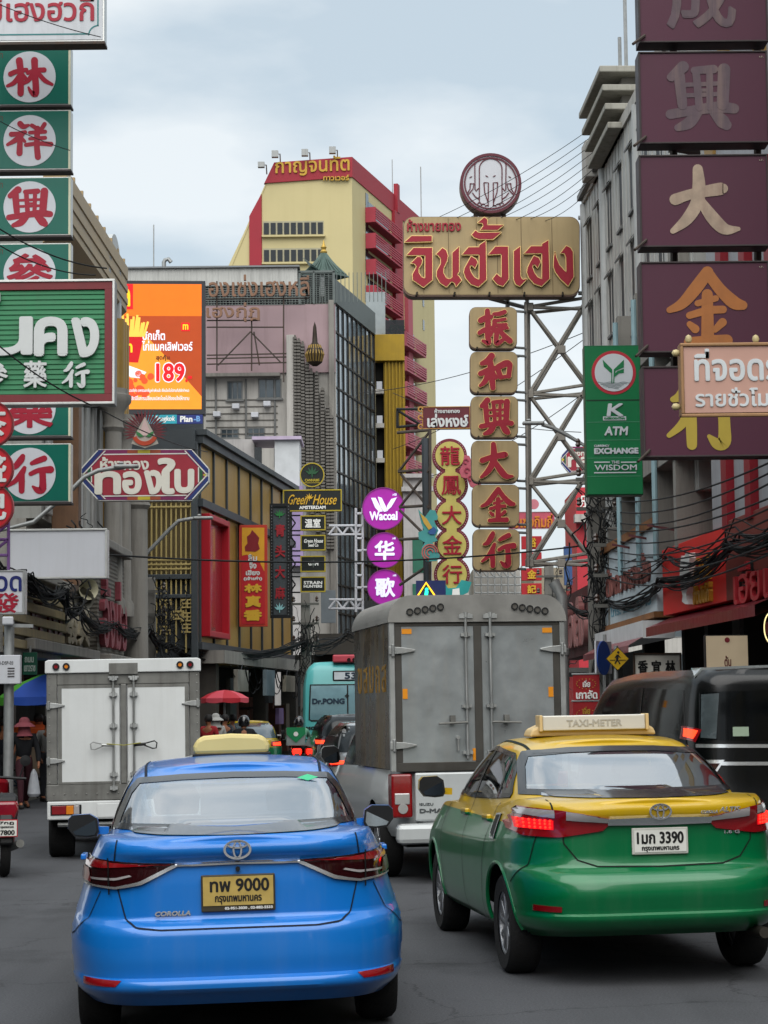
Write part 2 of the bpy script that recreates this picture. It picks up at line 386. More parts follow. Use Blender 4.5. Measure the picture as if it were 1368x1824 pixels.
    def band(s, name, m, parent, view, pts, wd, off=.005, closed=False, n=60, inward=False):
        """narrow strip along a 2D path laid onto the body (seams, borders, chrome)"""
        pts = list(pts) + ([pts[0]] if closed else []); q = resample([(a, b, 0) for a, b in pts], n); vs = []; fs = []
        ctr = sum((Vector(p) for p in q), Vector()) / n
        for i in range(n):
            a = q[i - 1] if i else (q[-2] if closed else q[0]); b = q[i + 1] if i < n - 1 else (q[1] if closed else q[-1])
            d = (b - a).normalized(); nx = Vector((-d.y, d.x, 0)); w_ = wd if not isinstance(wd, (list, tuple)) else wd[0] + (wd[1] - wd[0]) * i / (n - 1)
            if inward:
                if nx.dot(ctr - q[i]) < 0: nx = -nx
                e = (q[i], q[i] + nx * w_)
            else: e = (q[i] - nx * w_ / 2, q[i] + nx * w_ / 2)
            for k in (0, .5, 1): t = e[0].lerp(e[1], k); vs.append(s.hit(view, t.x, t.y, off))
        for i in range(n - 1):
            for k in (0, 1): fs.append((i * 3 + k, i * 3 + k + 1, i * 3 + 4 + k, i * 3 + 3 + k))
        return MB().add(vs, fs).build(name, m, parent, smooth=True)
    def build(s, name, m, parent): 
        mb = MB(); mb.v = s.v; mb.f = s.f; return mb.build(name, m, parent, smooth=True)
RUB = mat('tyre_rubber', '161616', .85, var=.2, vs=12, bump=.3, bs=60)
BLK = mat('black_plastic', '101112', .45, var=.15)
CHR = mat('chrome', 'e4e6e8', .2, .85, var=.03)
ALU = mat('alloy_rim', '8b8d90', .35, .85, var=.1)
DRK = mat('dark_underbody', '0a0a0a', .9, var=.1)
WELL = mat('seat_fabric', '2a2c30', .8, var=.2)
REDL = mat('red_lens', '7c0d14', .12, 0, var=.12, vs=9, coat=1.0)
DRKL = mat('smoked_lens', '26090c', .1, 0, var=.1, coat=1.0)
CLRL = mat('clear_lens', 'b9b4b4', .12, .4, var=.1, coat=1.0)
GLOW = mat('lit_brake_light', 'ff2014', .3, emit=1.8, var=0)
GLOWO = mat('lit_brake_lens', 'ff3a1c', .3, emit=1.2, var=0)
ORNG = mat('orange_lens', 'd07a16', .25, coat=.6)
FRIT = mat('black_window_border', '15171a', .25, var=.05, coat=.5)
WHT = mat('white_lettering', 'dcdcd8', .5, var=.04)
BLKT = mat('black_lettering', '141414', .5, var=.04)
MIRG = mat('mirror_glass', 'c8d0d4', .04, 1.0, var=.02)
MIRD = mat('dark_reflection_glass', '30353a', .05, 1.0, var=.02)  # same mirror glass, with a dark reflection put into its colour
def wheel(parent, x, y, r=.31, wd=.2, spokes=10, name='wheel', rimm=None):
    """tyre and spoked rim, axle across the vehicle; x = outer face side"""
    sg = 1 if x > 0 else -1; xo = abs(x); mb = MB(); 
    prof = [(r * .62, -wd / 2 + .01), (r * .9, -wd / 2), (r * .97, -wd / 2 + .02), (r, -wd / 2 + .05), (r, wd / 2 - .05), (r * .97, wd / 2 - .02), (r * .9, wd / 2), (r * .62, wd / 2 - .01)]
    t = mb.lathe([(a, sg * (xo - wd / 2 + b)) for a, b in prof], (0, y, r), 'X', 40).build(name, RUB, parent, smooth=True)
    m2 = MB(); f = sg * (xo - .015)
    m2.lathe([(r * .62, f - sg * .16), (r * .63, f), (r * .57, f - sg * .005), (r * .55, f - sg * .06)], (0, y, r), 'X', 40)
    m2.lathe([(.001, f - sg * .01), (r * .13, f - sg * .012), (r * .16, f - sg * .05)], (0, y, r), 'X', 20)
    m2.lathe([(.001, f - sg * .13), (r * .6, f - sg * .13)], (0, y, r), 'X', 24)
    for k in range(spokes):
        a = 2 * math.pi * k / spokes; b = a + .12
        p = lambda q, rr, dx: (f - sg * dx, y + rr * math.cos(q), r + rr * math.sin(q))
        m2.bar(p(a, r * .1, .03), p(b, r * .58, .025), .035, .03)
    m2.build('rim', rimm or ALU, t, bevel=.004)
    return t
def seat_pair(parent, ys, z0, hw=.37, h=.62):
    for x in (-hw, hw):
        mb = MB(); M = Matrix.Translation((x, ys, z0)) @ Matrix.Rotation(R(12), 4, 'X')
        mb.prism([(-.26, 0), (.26, 0), (.27, .2), (.24, h * .85), (.17, h), (-.17, h), (-.24, h * .85), (-.27, .2)], -.06, .07, M)
        mb.box(-.26, .26, -.05, .5, -.12, .05, Matrix.Translation((x, ys, z0)))
        o = mb.build('seat', WELL, parent, bevel=.03)
        h_ = MB().prism([(-.13, 0), (.13, 0), (.14, .1), (.1, .18), (-.1, .18), (-.14, .1)], -.04, .05, M @ Matrix.Translation((0, 0, h + .03))).build('headrest', WELL, o, bevel=.02)
def mirror(parent, x, y, z, m, sg, glass_m=MIRG, size=(.25, .155)):
    """door mirror: stalk, rounded housing and the rear-facing glass; sg = side"""
    W_, H_ = size; mb = MB(); oc = [(-.5, -.25), (-.42, -.46), (-.1, -.5), (.3, -.44), (.5, -.1), (.48, .3), (.35, .47), (-.2, .5), (-.44, .3)]
    P2 = [(sg * (a + .5) * W_, b * H_) for a, b in oc]; M = Matrix.Translation((x, y, z))
    n = len(P2); vs = []; fs = []
    for dy, k in ((0, 1), (.04, 1.04), (.1, .85), (.14, .45)):
        for a, b in P2: vs.append((sg * W_ / 2 + (a - sg * W_ / 2) * k, dy, b * k))
    for i in range(3):
        for q in range(n): fs.append((i * n + q, i * n + (q + 1) % n, (i + 1) * n + (q + 1) % n, (i + 1) * n + q))
    fs.append(tuple(range(3 * n, 4 * n)))
    mb.add(vs, fs, M); mb.bar((x - sg * .06, y + .07, z - H_ * .25), (x + sg * .06, y + .07, z - H_ * .2), .06, .05)
    o = mb.build('door_mirror', m, parent, smooth=True)
    fr = MB().prism(P2, -.004, .012, M).build('mirror_frame', BLK, o)
    MB().prism([(sg * W_ / 2 + (a - sg * W_ / 2) * .86, b * .86) for a, b in P2], -.009, -.002, M @ Matrix.Rotation(R(3 * sg), 4, 'Z') @ Matrix.Rotation(R(-6), 4, 'X')).build('mirror_glass', glass_m, o)
    return o
def emblem(parent, x, z, y, k=.06, tilt=0):
    mb = MB(); M = Matrix.Translation((x, y, z)) @ Matrix.Rotation(tilt, 4, 'X')
    def ell(rx, rz, t, cx=0, cz=0):
        n = 32; vs = []; fs = []
        for q in range(n):
            a = 2 * math.pi * q / n
            for d, yy in ((-t, -.004), (t, -.004), (t, .004), (-t, .004)): vs.append((cx + (rx + d) * math.cos(a), yy, cz + (rz + d) * math.sin(a)))
        for q in range(n):
            for j in range(4): fs.append((q * 4 + j, q * 4 + (j + 1) % 4, ((q + 1) % n) * 4 + (j + 1) % 4, ((q + 1) % n) * 4 + j))
        mb.add(vs, fs, M)
    ell(k, k * .68, k * .09); ell(k * .3, k * .62, k * .07); ell(k * .72, k * .24, k * .07, 0, k * .38)
    return mb.build('emblem', CHR, parent)
def sedan(spec, root):
    """shared saloon body; spec carries the profile tables"""
    S = Shell(); p = spec
    S.loft(p['XR'], p['XF'], p['HW'], p['zb'], p['zt'], p.get('n', 5.5), levels=60, crown=.03)
    S.loft(p['GR'], p['GF'], p['GW'], p['gb'], p['gt'], lambda t: 4.5 + 2.2 * t, levels=24, n=150, crown=.03)
    return S
def blue_taxi():
    C = P(430, 1700, 10.67); C.z = 0
    root = thing('taxi', 'bright blue saloon taxi with cream roof sign and gold number plate', 'car', C, R(4.8)); root.rotation_euler = (0, R(-1.0), R(4.8))
    paint = mat('blue_car_paint', '0c6cbe', .3, .1, var=.03, vs=1.2, coat=.7, spec=.35, streak=.1, dirt='7f8890')
    sp = dict(
        XR=[(0, .15), (.07, .06), (.105, .01), (.12, .001), (.15, 0), (.165, .006), (.185, .042), (.3, .036), (.44, .04), (.49, .055), (.505, .07), (.517, .112), (.53, .122), (.72, .125), (.86, .132), (.9, .11), (.94, .086), (.97, .084), (.985, .09), (1, .13)],
        XF=[(0, 4.45), (.2, 4.6), (.5, 4.62), (.8, 4.5), (1, 4.35)],
        HW=[(0, .83), (.08, .89), (.2, .912), (.35, .92), (.5, .9), (.62, .87), (.72, .845), (.82, .83), (.9, .795), (1, .75)],
        zb=[(0, .225), (4.6, .2)], zt=[(0, 1.035), (.25, 1.06), (.6, 1.07), (1.3, 1.0), (2.6, .97), (3.3, .98), (4.0, .9), (4.6, .72)],
        GR=[(0, .48), (.5, .9), (.85, 1.22), (1, 1.42)], GF=[(0, 3.5), (.5, 3.05), (.85, 2.72), (1, 2.5)], GW=[(0, .725), (.4, .68), (.75, .615), (.9, .57), (1, .5)],
        gb=[(0, 1.0), (4, .95)], gt=[(.4, 1.36), (1.3, 1.385), (2.1, 1.42), (2.6, 1.40), (3.2, 1.38)])
    S = sedan(sp, root)
    win = [(-.545, 1.345), (.545, 1.345), (.6, 1.28), (.65, 1.16), (.675, 1.085), (-.675, 1.085), (-.65, 1.16), (-.6, 1.28)]
    top = [(-.545, 1.345), (-.3, 1.358), (0, 1.363), (.3, 1.358), (.545, 1.345)]; bot = [(-.675, 1.085), (-.4, 1.078), (0, 1.075), (.4, 1.078), (.675, 1.085)]
    wl = [(-.675, 1.085), (-.65, 1.16), (-.6, 1.28), (-.545, 1.345)]; wr = [(.545, 1.345), (.6, 1.28), (.65, 1.16), (.675, 1.085)]
    loop = wl + top[1:-1] + wr + bot[-2:0:-1]
    G_ = glass('car_rear_glass', 'c4d0d6', 3.3, .95)
    wn = S.patch('rear_window', G_, root, 'rear', top, bot, 40, 16, .003, 0)
    S.band('window_border', FRIT, wn, 'rear', loop, .03, .006, True, 160, True)
    for sd_, nm in ((-1, 'left'), (1, 'right')):
        sw = [(1.05, 1.1), (1.5, 1.33), (2.1, 1.36), (2.6, 1.33), (3.1, 1.08), (2.2, 1.05), (1.4, 1.06)]
        o = S.patch('side_window', glass('car_side_glass', '2d3336', 1.5, .5), root, nm, [(1.0, 1.09), (1.5, 1.34), (2.3, 1.365), (2.75, 1.28), (3.15, 1.06)], [(1.0, 1.08), (1.6, 1.05), (2.3, 1.04), (3.15, 1.045)], 30, 8, .004, 0)
        S.cut(nm, sw, .2)
    fw = [(-.58, 1.33), (.58, 1.33), (.74, 1.0), (-.74, 1.0)]
    S.patch('windscreen', glass('windscreen_glass', 'dce4e6', 1.5, .95), root, 'front', [(-.6, 1.345), (0, 1.36), (.6, 1.345)], [(-.76, .99), (0, .99), (.76, .99)], 24, 10, .004, 0)
    S.cut('rear', [(a * .965, 1.215 + (b - 1.215) * .9) for a, b in win], .05); S.cut('front', fw, .05)
    for yy in (.97, 3.65): S.arch(yy, .33, .37)
    S.build('body', paint, root)
    MB().box(-.6, .6, .5, 4.1, .24, .7).build('underbody', DRK, root)
    for x in (-.86, .86):
        for yy in (.97, 3.67): wheel(root, x, yy, .32, .21, 10)
    # cabin interior seen through the glass
    MB().box(-.6, .6, .7, 1.0, .98, 1.04).build('parcel_shelf', WELL, root, bevel=.02)
    seat_pair(root, 2.25, .66, .34, .42)
    MB().prism([(-.6, 0), (.6, 0), (.6, .12), (.35, .18), (-.35, .18), (-.6, .12)], 0, .3, Matrix.Translation((0, 1.2, .8))).build('rear_seat', WELL, root, bevel=.03)
    MB().box(-.68, .68, 3.1, 3.4, .8, 1.03).build('dashboard', WELL, root, bevel=.04)
    MB().box(-.11, .11, 2.86, 2.9, 1.26, 1.32).build('rear_view_mirror', BLK, root, bevel=.02)
    # boot lid seams
    gap = mat('panel_gap', '07162a', .8, var=0)
    S.band('panel_gap', gap, root, 'rear', [(-.62, 1.06), (-.635, .95), (-.62, .83), (-.575, .66), (-.52, .625), (-.4, .612), (.4, .612), (.52, .625), (.575, .66), (.62, .83), (.635, .95), (.62, 1.06)], .008, .003, n=120)
    for sx in (-1, 1):
        S.band('panel_gap', gap, root, 'top', [(sx * .5, 1.36), (sx * .51, 1.8), (sx * .5, 2.5)], .016, .003, n=40)
    for sx, nm in ((-1, 'left'), (1, 'right')): S.band('panel_gap', gap, root, nm, [(.3, .8), (.36, .64), (.5, .58), (.62, .56)], .008, .003, n=30)
    # lamps
    for sx in (-1, 1):
        o = S.patch('taillight', DRKL, root, 'rear', [(sx * .835, .955), (sx * .78, .962), (sx * .6, .958), (sx * .32, .95)], [(sx * .84, .842), (sx * .78, .828), (sx * .6, .822), (sx * .5, .845), (sx * .32, .943)], 40, 8, .012, .03)
        S.patch('red_lens', REDL, o, 'rear', [(sx * .81, .95), (sx * .7, .95), (sx * .345, .948)], [(sx * .81, .915), (sx * .7, .915), (sx * .345, .94)], 24, 4, .018, .004)
        S.patch('red_lens', REDL, o, 'rear', [(sx * .825, .91), (sx * .765, .91)], [(sx * .82, .845), (sx * .75, .84)], 6, 5, .018, .004)
        S.patch('chrome_line', CHR, o, 'rear', [(sx * .8, .834), (sx * .62, .825), (sx * .5, .852), (sx * .31, .945)], [(sx * .8, .826), (sx * .62, .813), (sx * .49, .836), (sx * .31, .925)], 24, 3, .02, .004)
        S.patch('inner_reflector', CLRL, o, 'rear', [(sx * .76, .866), (sx * .62, .87), (sx * .55, .886)], [(sx * .76, .856), (sx * .62, .858), (sx * .54, .878)], 14, 3, .017, .003)
        S.band('panel_gap', BLK, o, 'rear', [(sx * .655, .972), (sx * .652, .785)], .008, .019, n=10)
        S.patch('reflector', REDL, root, 'rear', [(sx * .80, .37), (sx * .6, .362)], [(sx * .8, .338), (sx * .63, .338)], 10, 3, .006, .01)
        mirror(root, sx * .86, 3.0, 1.0, paint, sx, MIRG if sx > 0 else MIRD, (.2, .15))
    S.patch('chrome_strip', CHR, root, 'rear', [(-.32, .955), (0, .958), (.32, .955)], [(-.32, .925), (0, .93), (.32, .925)], 24, 4, .016, .02)
    y0 = S.hit('rear', 0, .8).y
    pl = MB().box(-.19, .19, y0 - .022, y0 - .01, .69, .878).build('number_plate', mat('dark_plate_frame', '3a3426', .5), root, bevel=.006)
    MB().box(-.18, .18, y0 - .026, y0 - .022, .722, .868).build('plate_face', mat('gold_plate', 'b39a55', .4, .2, var=.12, vs=14), pl)
    mb = MB(); letters(mb, 'ทพ 9000', -.145, .16, .79, .858, y0 - .029, y0 - .025, .0025); letters(mb, 'กรุงเทพมหานคร', -.12, .12, .727, .772, y0 - .029, y0 - .025, .0015); mb.build('lettering', BLKT, pl)
    letters(MB(), '02-951-3030 , 02-882-5533', -.07, .175, .698, .714, y0 - .025, y0 - .021, .0008).build('lettering', WHT, pl)
    emblem(root, 0, 1.005, S.hit('rear', 0, 1.005).y - .008, .066)
    yb = S.hit('rear', -.34, .7).y
    letters(MB(), 'COROLLA', -.43, -.245, .676, .702, yb - .012, yb - .003, .002, .25).build('badge', CHR, root)
    MB().disk(0, .905, .012, y0 - .03, y0, 16).build('camera_lens', BLK, root)
    # roof sign
    zc = S.hit('top', -.02, 2.25).z
    sg_ = MB(); prof = [(-.23, 0), (-.235, .05), (-.215, .095), (-.17, .115), (0, .125), (.17, .115), (.215, .095), (.235, .05), (.23, 0)]
    o = sg_.prism([(a, b + zc + .005) for a, b in prof], 2.15, 2.3).build('roof_sign', mat('cream_plastic', 'c9b778', .4, var=.05), root, bevel=.025)
    MB().box(-.24, .24, 2.14, 2.31, zc - .012, zc + .012).build('sign_base', BLK, o, bevel=.005)
    # window sticker
    MB().prism([(-.06, 0), (0, .03), (.06, 0), (0, -.03)], -.001, .001, Matrix.Translation(S.hit('rear', .42, 1.315, .012)) @ Matrix.Rotation(R(-55), 4, 'X')).build('green_sticker', mat('green_sticker', '3fae7e', .5), root)
    for sx in (-1, 1):
        S.band('door_seam', gap, root, 'left' if sx < 0 else 'right', [(1.3, 1.0), (1.35, .8), (1.55, .45), (1.6, .3)], .008, .003, n=30)
        MB().bar((sx * .872, 1.5, .9), (sx * .872, 1.7, .9), .03, .03).build('door_handle', paint, root, bevel=.006)
    return root
def green_taxi():
    th = 7.5; C = Vector((1.722, 12.92, 0))
    root = thing('taxi', 'green saloon taxi with yellow roof, lit brake lights and white meter sign on top', 'car', C, R(th)); root.rotation_euler = (0, R(-.5), R(th))
    paint = mat('green_yellow_paint', '006438', .3, .1, var=.03, vs=1.5, coat=.6, spec=.3, split=('b8960a', .985), streak=.1, dirt='6f7a6a')
    sp = dict(
        XR=[(0, .2), (.06, .07), (.115, .02), (.14, .006), (.165, .004), (.185, .02), (.24, .012), (.33, 0), (.42, .012), (.465, .04), (.495, .065), (.508, .1), (.525, .125), (.62, .14), (.75, .142), (.84, .135), (.88, .12), (.93, .10), (.97, .098), (.985, .104), (1, .145)],
        XF=[(0, 4.45), (.2, 4.6), (.5, 4.62), (.8, 4.5), (1, 4.35)],
        HW=[(0, .80), (.08, .86), (.25, .89), (.5, .9), (.7, .895), (.8, .875), (.92, .84), (1, .81)],
        zb=[(0, .31), (.8, .28), (4.6, .26)], zt=[(0, 1.10), (.3, 1.13), (.6, 1.14), (1.3, 1.07), (2.6, 1.03), (3.3, 1.02), (4.0, .94), (4.6, .76)],
        GR=[(0, .5), (.5, .92), (.85, 1.25), (1, 1.45)], GF=[(0, 3.6), (.5, 3.1), (.85, 2.72), (1, 2.5)], GW=[(0, .815), (.4, .745), (.75, .66), (.9, .61), (1, .53)],
        gb=[(0, 1.07), (4, 1.0)], gt=[(.4, 1.44), (1.3, 1.465), (2.1, 1.5), (2.6, 1.48), (3.2, 1.46)])
    S = sedan(sp, root)
    top = [(-.60, 1.425), (-.3, 1.445), (0, 1.45), (.3, 1.445), (.60, 1.425)]; bot = [(-.72, 1.155), (-.4, 1.148), (0, 1.146), (.4, 1.148), (.72, 1.155)]
    wl = [(-.72, 1.155), (-.70, 1.22), (-.655, 1.35), (-.60, 1.425)]; wr = [(.60, 1.425), (.655, 1.35), (.70, 1.22), (.72, 1.155)]
    loop = wl + top[1:-1] + wr + bot[-2:0:-1]; win = [(a * .965, 1.29 + (b - 1.29) * .9) for a, b in loop]
    wn = S.patch('rear_window', glass('car_rear_glass'), root, 'rear', top, bot, 40, 16, .003, 0)
    S.band('window_border', FRIT, wn, 'rear', loop, .035, .006, True, 160, True)
    S.patch('sun_band', FRIT, wn, 'rear', [(-.57, 1.43), (0, 1.442), (.57, 1.43)], [(-.59, 1.408), (0, 1.415), (.59, 1.408)], 24, 4, .007, 0)
    SG = glass('car_side_glass', '2d3336', 1.5, .5)
    for sd_, nm in ((-1, 'left'), (1, 'right')):
        A = [(1.08, 1.16), (1.25, 1.3), (1.5, 1.41), (2.2, 1.45), (2.6, 1.43), (3.3, 1.12)]; B = [(1.08, 1.13), (1.5, 1.11), (2.2, 1.09), (3.3, 1.08)]
        o = S.patch('side_window', SG, root, nm, A, B, 36, 8, .004, 0)
        S.band('window_border', FRIT, o, nm, A + B[::-1], .03, .007, True, 120, True)
        S.band('window_pillar', FRIT, o, nm, [(2.18, 1.45), (2.22, 1.09)], .07, .008, n=12)
        S.band('window_pillar', FRIT, o, nm, [(1.5, 1.4), (1.38, 1.12)], .03, .008, n=12)
        S.cut(nm, [(1.12, 1.15), (1.3, 1.3), (1.52, 1.39), (2.2, 1.43), (2.58, 1.41), (3.2, 1.13), (2.2, 1.11), (1.4, 1.13)], .2)
    S.patch('windscreen', glass('windscreen_glass'), root, 'front', [(-.6, 1.43), (0, 1.445), (.6, 1.43)], [(-.76, 1.06), (0, 1.06), (.76, 1.06)], 24, 10, .004, 0)
    S.cut('rear', win, .05); S.cut('front', [(-.58, 1.41), (.58, 1.41), (.74, 1.08), (-.74, 1.08)], .05)
    for yy in (.95, 3.63): S.arch(yy, .335, .385)
    S.build('body', paint, root)
    MB().box(-.6, .6, .5, 4.1, .3, .8).build('underbody', DRK, root)
    for x in (-.86, .86):
        for yy in (.95, 3.63): wheel(root, x, yy, .325, .21, 10)
    for sx in (-1, 1):
        for yy in (.95, 3.63):
            pts = [(sx * (abs(S.hit('left' if sx < 0 else 'right', yy + .395 * math.cos(R(a)), max(.33, .335 + .395 * math.sin(R(a)))).x) - .004), yy + .385 * math.cos(R(a)), .335 + .385 * math.sin(R(a))) for a in range(-2, 183, 8)]
            MB().tube(pts, .014, 6).build('wheel_arch', paint, root, smooth=True)
    MB().box(-.62, .62, .65, 1.05, 1.05, 1.13).build('parcel_shelf', WELL, root, bevel=.02)
    seat_pair(root, 2.25, .74, .34, .42)
    MB().prism([(-.6, 0), (.6, 0), (.6, .12), (.35, .18), (-.35, .18), (-.6, .12)], 0, .3, Matrix.Translation((0, 1.2, .87))).build('rear_seat', WELL, root, bevel=.03)
    MB().box(-.68, .68, 3.1, 3.4, .85, 1.1).build('dashboard', WELL, root, bevel=.04)
    MB().box(-.1, .1, .72, .76, 1.13, 1.155).build('third_brake_light', GLOW, root)
    gap = mat('green_panel_gap', '05140a', .8, var=0)
    S.band('panel_gap', gap, root, 'rear', [(-.66, 1.14), (-.655, 1.08), (-.60, 1.0), (-.60, .88), (-.52, .775), (-.4, .735), (0, .725), (.4, .735), (.52, .775), (.60, .88), (.60, 1.0), (.655, 1.08), (.66, 1.14)], .009, .003, n=120)
    for sx in (-1, 1):
        S.band('panel_gap', gap, root, 'top', [(sx * .555, 1.4), (sx * .56, 1.8), (sx * .55, 2.5)], .02, .003, n=40)
        A = [(sx * .9, 1.10), (sx * .8, 1.097), (sx * .6, 1.08), (sx * .32, 1.035)]; B = [(sx * .9, .99), (sx * .8, .92), (sx * .62, .915), (sx * .36, .955), (sx * .315, 1.0)]
        o = S.patch('taillight', REDL, root, 'rear', A, B, 40, 8, .015, .03)
        S.patch('clear_lens', CLRL, o, 'rear', [(sx * .58, 1.075), (sx * .33, 1.035)], [(sx * .58, 1.03), (sx * .33, 1.01)], 14, 4, .02, .004)
        S.patch('clear_lens', CLRL, o, 'rear', [(sx * .89, 1.092), (sx * .64, 1.08)], [(sx * .87, 1.055), (sx * .64, 1.04)], 14, 4, .02, .004)
        mb = MB()
        for i in range(7):
            for j in range(3):
                q = S.hit('rear', sx * (.66 + .024 * i), .975 + .022 * j, .024); mb.lathe([(0, -.004), (.007, -.003), (.009, .004)], q, 'Y', 8)
        mb.build_each('bulb', GLOW, o)
        S.patch('lit_lens', mat('glowing_red_lens', 'c01018', .3, emit=.35, var=0), o, 'rear', [(sx * .82, 1.028), (sx * .645, 1.025)], [(sx * .82, .965), (sx * .645, .96)], 14, 4, .019, .003)
        S.patch('reflector', REDL, root, 'rear', [(sx * .78, .505), (sx * .64, .5)], [(sx * .78, .468), (sx * .64, .465)], 10, 3, .006, .01)
        mirror(root, sx * .88, 3.05, 1.14, paint, sx, MIRG if sx > 0 else MIRD, (.2, .16))
    S.patch('chrome_strip', CHR, root, 'rear', [(-.33, 1.035), (0, 1.04), (.33, 1.035)], [(-.33, .99), (0, .985), (.33, .99)], 24, 5, .02, .03)
    y0 = S.hit('rear', 0, .9).y
    pl = MB().box(-.18, .18, y0 - .02, y0 - .005, .8, .965).build('number_plate', mat('white_plate', 'b8b8b0', .45, .1, var=.06), root, bevel=.006)
    MB().box(-.165, .165, y0 - .024, y0 - .02, .815, .95).build('plate_face', mat('white_plate_face', 'cfcfc8', .5, var=.05), pl)
    mb = MB(); letters(mb, '1มก 3390', -.15, .15, .865, .94, y0 - .027, y0 - .023, .003); letters(mb, 'กรุงเทพมหานคร', -.12, .12, .815, .85, y0 - .027, y0 - .023, .0015); mb.build('lettering', BLKT, pl)
    emblem(root, 0, 1.065, S.hit('rear', 0, 1.065).y - .008, .066)
    yb = S.hit('rear', .45, 1.065).y - .01
    mb = MB(); letters(mb, 'COROLLA', .26, .37, 1.045, 1.065, yb - .004, yb + .006, .0015, .2); letters(mb, 'ALTIS', .38, .51, 1.052, 1.085, yb + .002, yb + .012, .0015, .3); mb.build('badge', CHR, root)
    yb = S.hit('rear', .46, .93).y - .006; letters(MB(), '1.6 G', .42, .52, .915, .937, yb - .003, yb + .006, .0015).build('badge', CHR, root)
    # meter sign on the roof
    zc = S.hit('top', 0, 1.95).z
    base = MB().prism([(-.46, 0), (-.44, .05), (-.36, .085), (.36, .085), (.44, .05), (.46, 0)], 1.86, 2.1, Matrix.Translation((0, 0, zc - .01))).build('roof_sign', mat('cream_sign_base', 'c5ac7c', .45), root, bevel=.015)
    MB().box(-.37, .37, 1.82, 1.95, zc + .03, zc + .135).build('light_box', mat('white_sign_box', 'c4c2ba', .35, .1, var=.05), base, bevel=.008)
    for sx in (-1, 1): MB().box(sx * .372, sx * .395, 1.81, 1.96, zc + .025, zc + .14).build('end_cap', mat('cream_sign_base'  , 'c5ac7c'), base, bevel=.006)
    letters(MB(), 'TAXI-METER', -.2, .2, zc + .055, zc + .105, 1.816, 1.83, .002).build('lettering', mat('grey_lettering', '9d9a92', .5), base)
    for sx, nm in ((-1, 'left'), (1, 'right')): S.band('panel_gap', gap, root, nm, [(.32, .92), (.38, .74), (.5, .68), (.6, .62)], .009, .003, n=30)
    # left and right flanks
    for sx, nm in ((-1, 'left'), (1, 'right')):
        S.band('door_seam', gap, root, nm, [(1.25, 1.09), (1.27, .95), (1.42, .7), (1.5, .4), (1.52, .3)], .009, .003, n=40)
        S.band('door_seam', gap, root, nm, [(2.2, 1.09), (2.22, .6), (2.2, .3)], .009, .003, n=30)
        S.band('door_seam', gap, root, nm, [(3.15, 1.06), (3.2, .7), (3.1, .3)], .009, .003, n=30)
        for yy in (1.42, 2.35):
            q = S.hit(nm, yy, .985); MB().bar((q.x + sx * .015, yy - .1, .99), (q.x + sx * .015, yy + .1, .985), .035, .045).build('door_handle', mat('green_yellow_paint', ''), root, bevel=.01)
        if sx < 0:
            S.patch('fuel_cap', BLK, root, nm, [(.98, 1.03), (1.14, 1.02)], [(1.02, .87), (1.17, .9)], 10, 6, .008, .01)
            S.band('fuel_cap_ring', CHR, root, nm, [(.98, 1.03), (1.14, 1.02), (1.17, .9), (1.13, .87), (1.02, .87)], .012, .011, True, 40)
    MB().tube([(.62, .3, .3), (.62, .02, .31)], .035, 12).build('exhaust_pipe', mat('exhaust_steel', '4a4640', .4, .8), root, smooth=True)
    return root
def far_car(name, label, loc, rz, W_, H_, L, body_m, kind, lit=True, group=None):
    """smaller car further up the road: saloon or estate-backed body"""
    root = thing(name, label, 'car', loc, rz, group); S = Shell(); hw = W_ / 2; zd = H_ * .66
    S.loft([(0, .12), (.3, 0), (.6, .03), (.8, .06), (1, .1)], [(0, L - .2), (.4, L), (1, L - .3)], [(0, hw * .9), (.3, hw), (.7, hw), (1, hw * .92)], [(0, .25), (L, .25)], [(0, zd), (L * .6, zd), (L, zd * .75)], 5.5, 16, 60)
    gr = .5 if kind == 'saloon' else .1; slope = .85 if kind == 'saloon' else .35
    S.loft([(0, gr), (.8, gr + slope * .75), (1, gr + slope + .12)], [(0, L * .76), (1, L * .5)], [(0, hw * .9), (.6, hw * .8), (1, hw * .6)], [(0, zd - .04), (L, zd - .05)], [(0, H_ - .04), (L * .4, H_ - .02), (L, H_ - .06)], 5, 16, 60)
    g = glass('dark_car_glass', '1a1d20', 1.8, .3) if kind != 'saloon' else glass('car_rear_glass')
    z0, z1 = zd + .04, H_ - .07
    S.patch('rear_window', mat('tinted_back_glass', '1a1f22', .18, 0, var=.1) if kind != 'saloon' else mat('grey_back_glass', '4a555c', .08, .3, var=.15, coat=1.0), root, 'rear', [(-hw * .68, z1), (hw * .68, z1)], [(-hw * .8, z0), (hw * .8, z0)], 20, 8, .008, .0)
    for nm in ('left', 'right'): S.patch('side_window', mat('dark_side_glass', '101315', .22, 0), root, nm, [(gr + .35, z0 + .02), (gr + slope + .2, z1), (L * .52, z1), (L * .7, z0)], [(gr + .35, z0), (L * .7, z0)], 20, 5, .006, 0)
    S.build('body', body_m, root)
    for sx in (-1, 1):
        zl = zd - .12
        o = S.patch('taillight', REDL, root, 'rear', [(sx * hw * .95, zl + .1), (sx * hw * .62, zl + .08)], [(sx * hw * .95, zl - .06), (sx * hw * .62, zl - .04)], 12, 5, .01, .02)
        if lit: S.patch('lit_lens', GLOWO, o, 'rear', [(sx * hw * .93, zl + .06), (sx * hw * .68, zl + .05)], [(sx * hw * .93, zl - .03), (sx * hw * .68, zl - .02)], 8, 4, .014, .004)
        for yy in (.85, L - .9): wheel(root, sx * hw * .97, yy, .32, .2, 6)
    MB().box(-.17, .17, -.04, .05, zd - .28, zd - .17).build('number_plate', mat('white_plate', 'b8b8b0'), root)
    MB().box(-hw * .8, hw * .8, .3, L - .3, .2, .5).build('underbody', DRK, root)
    return root
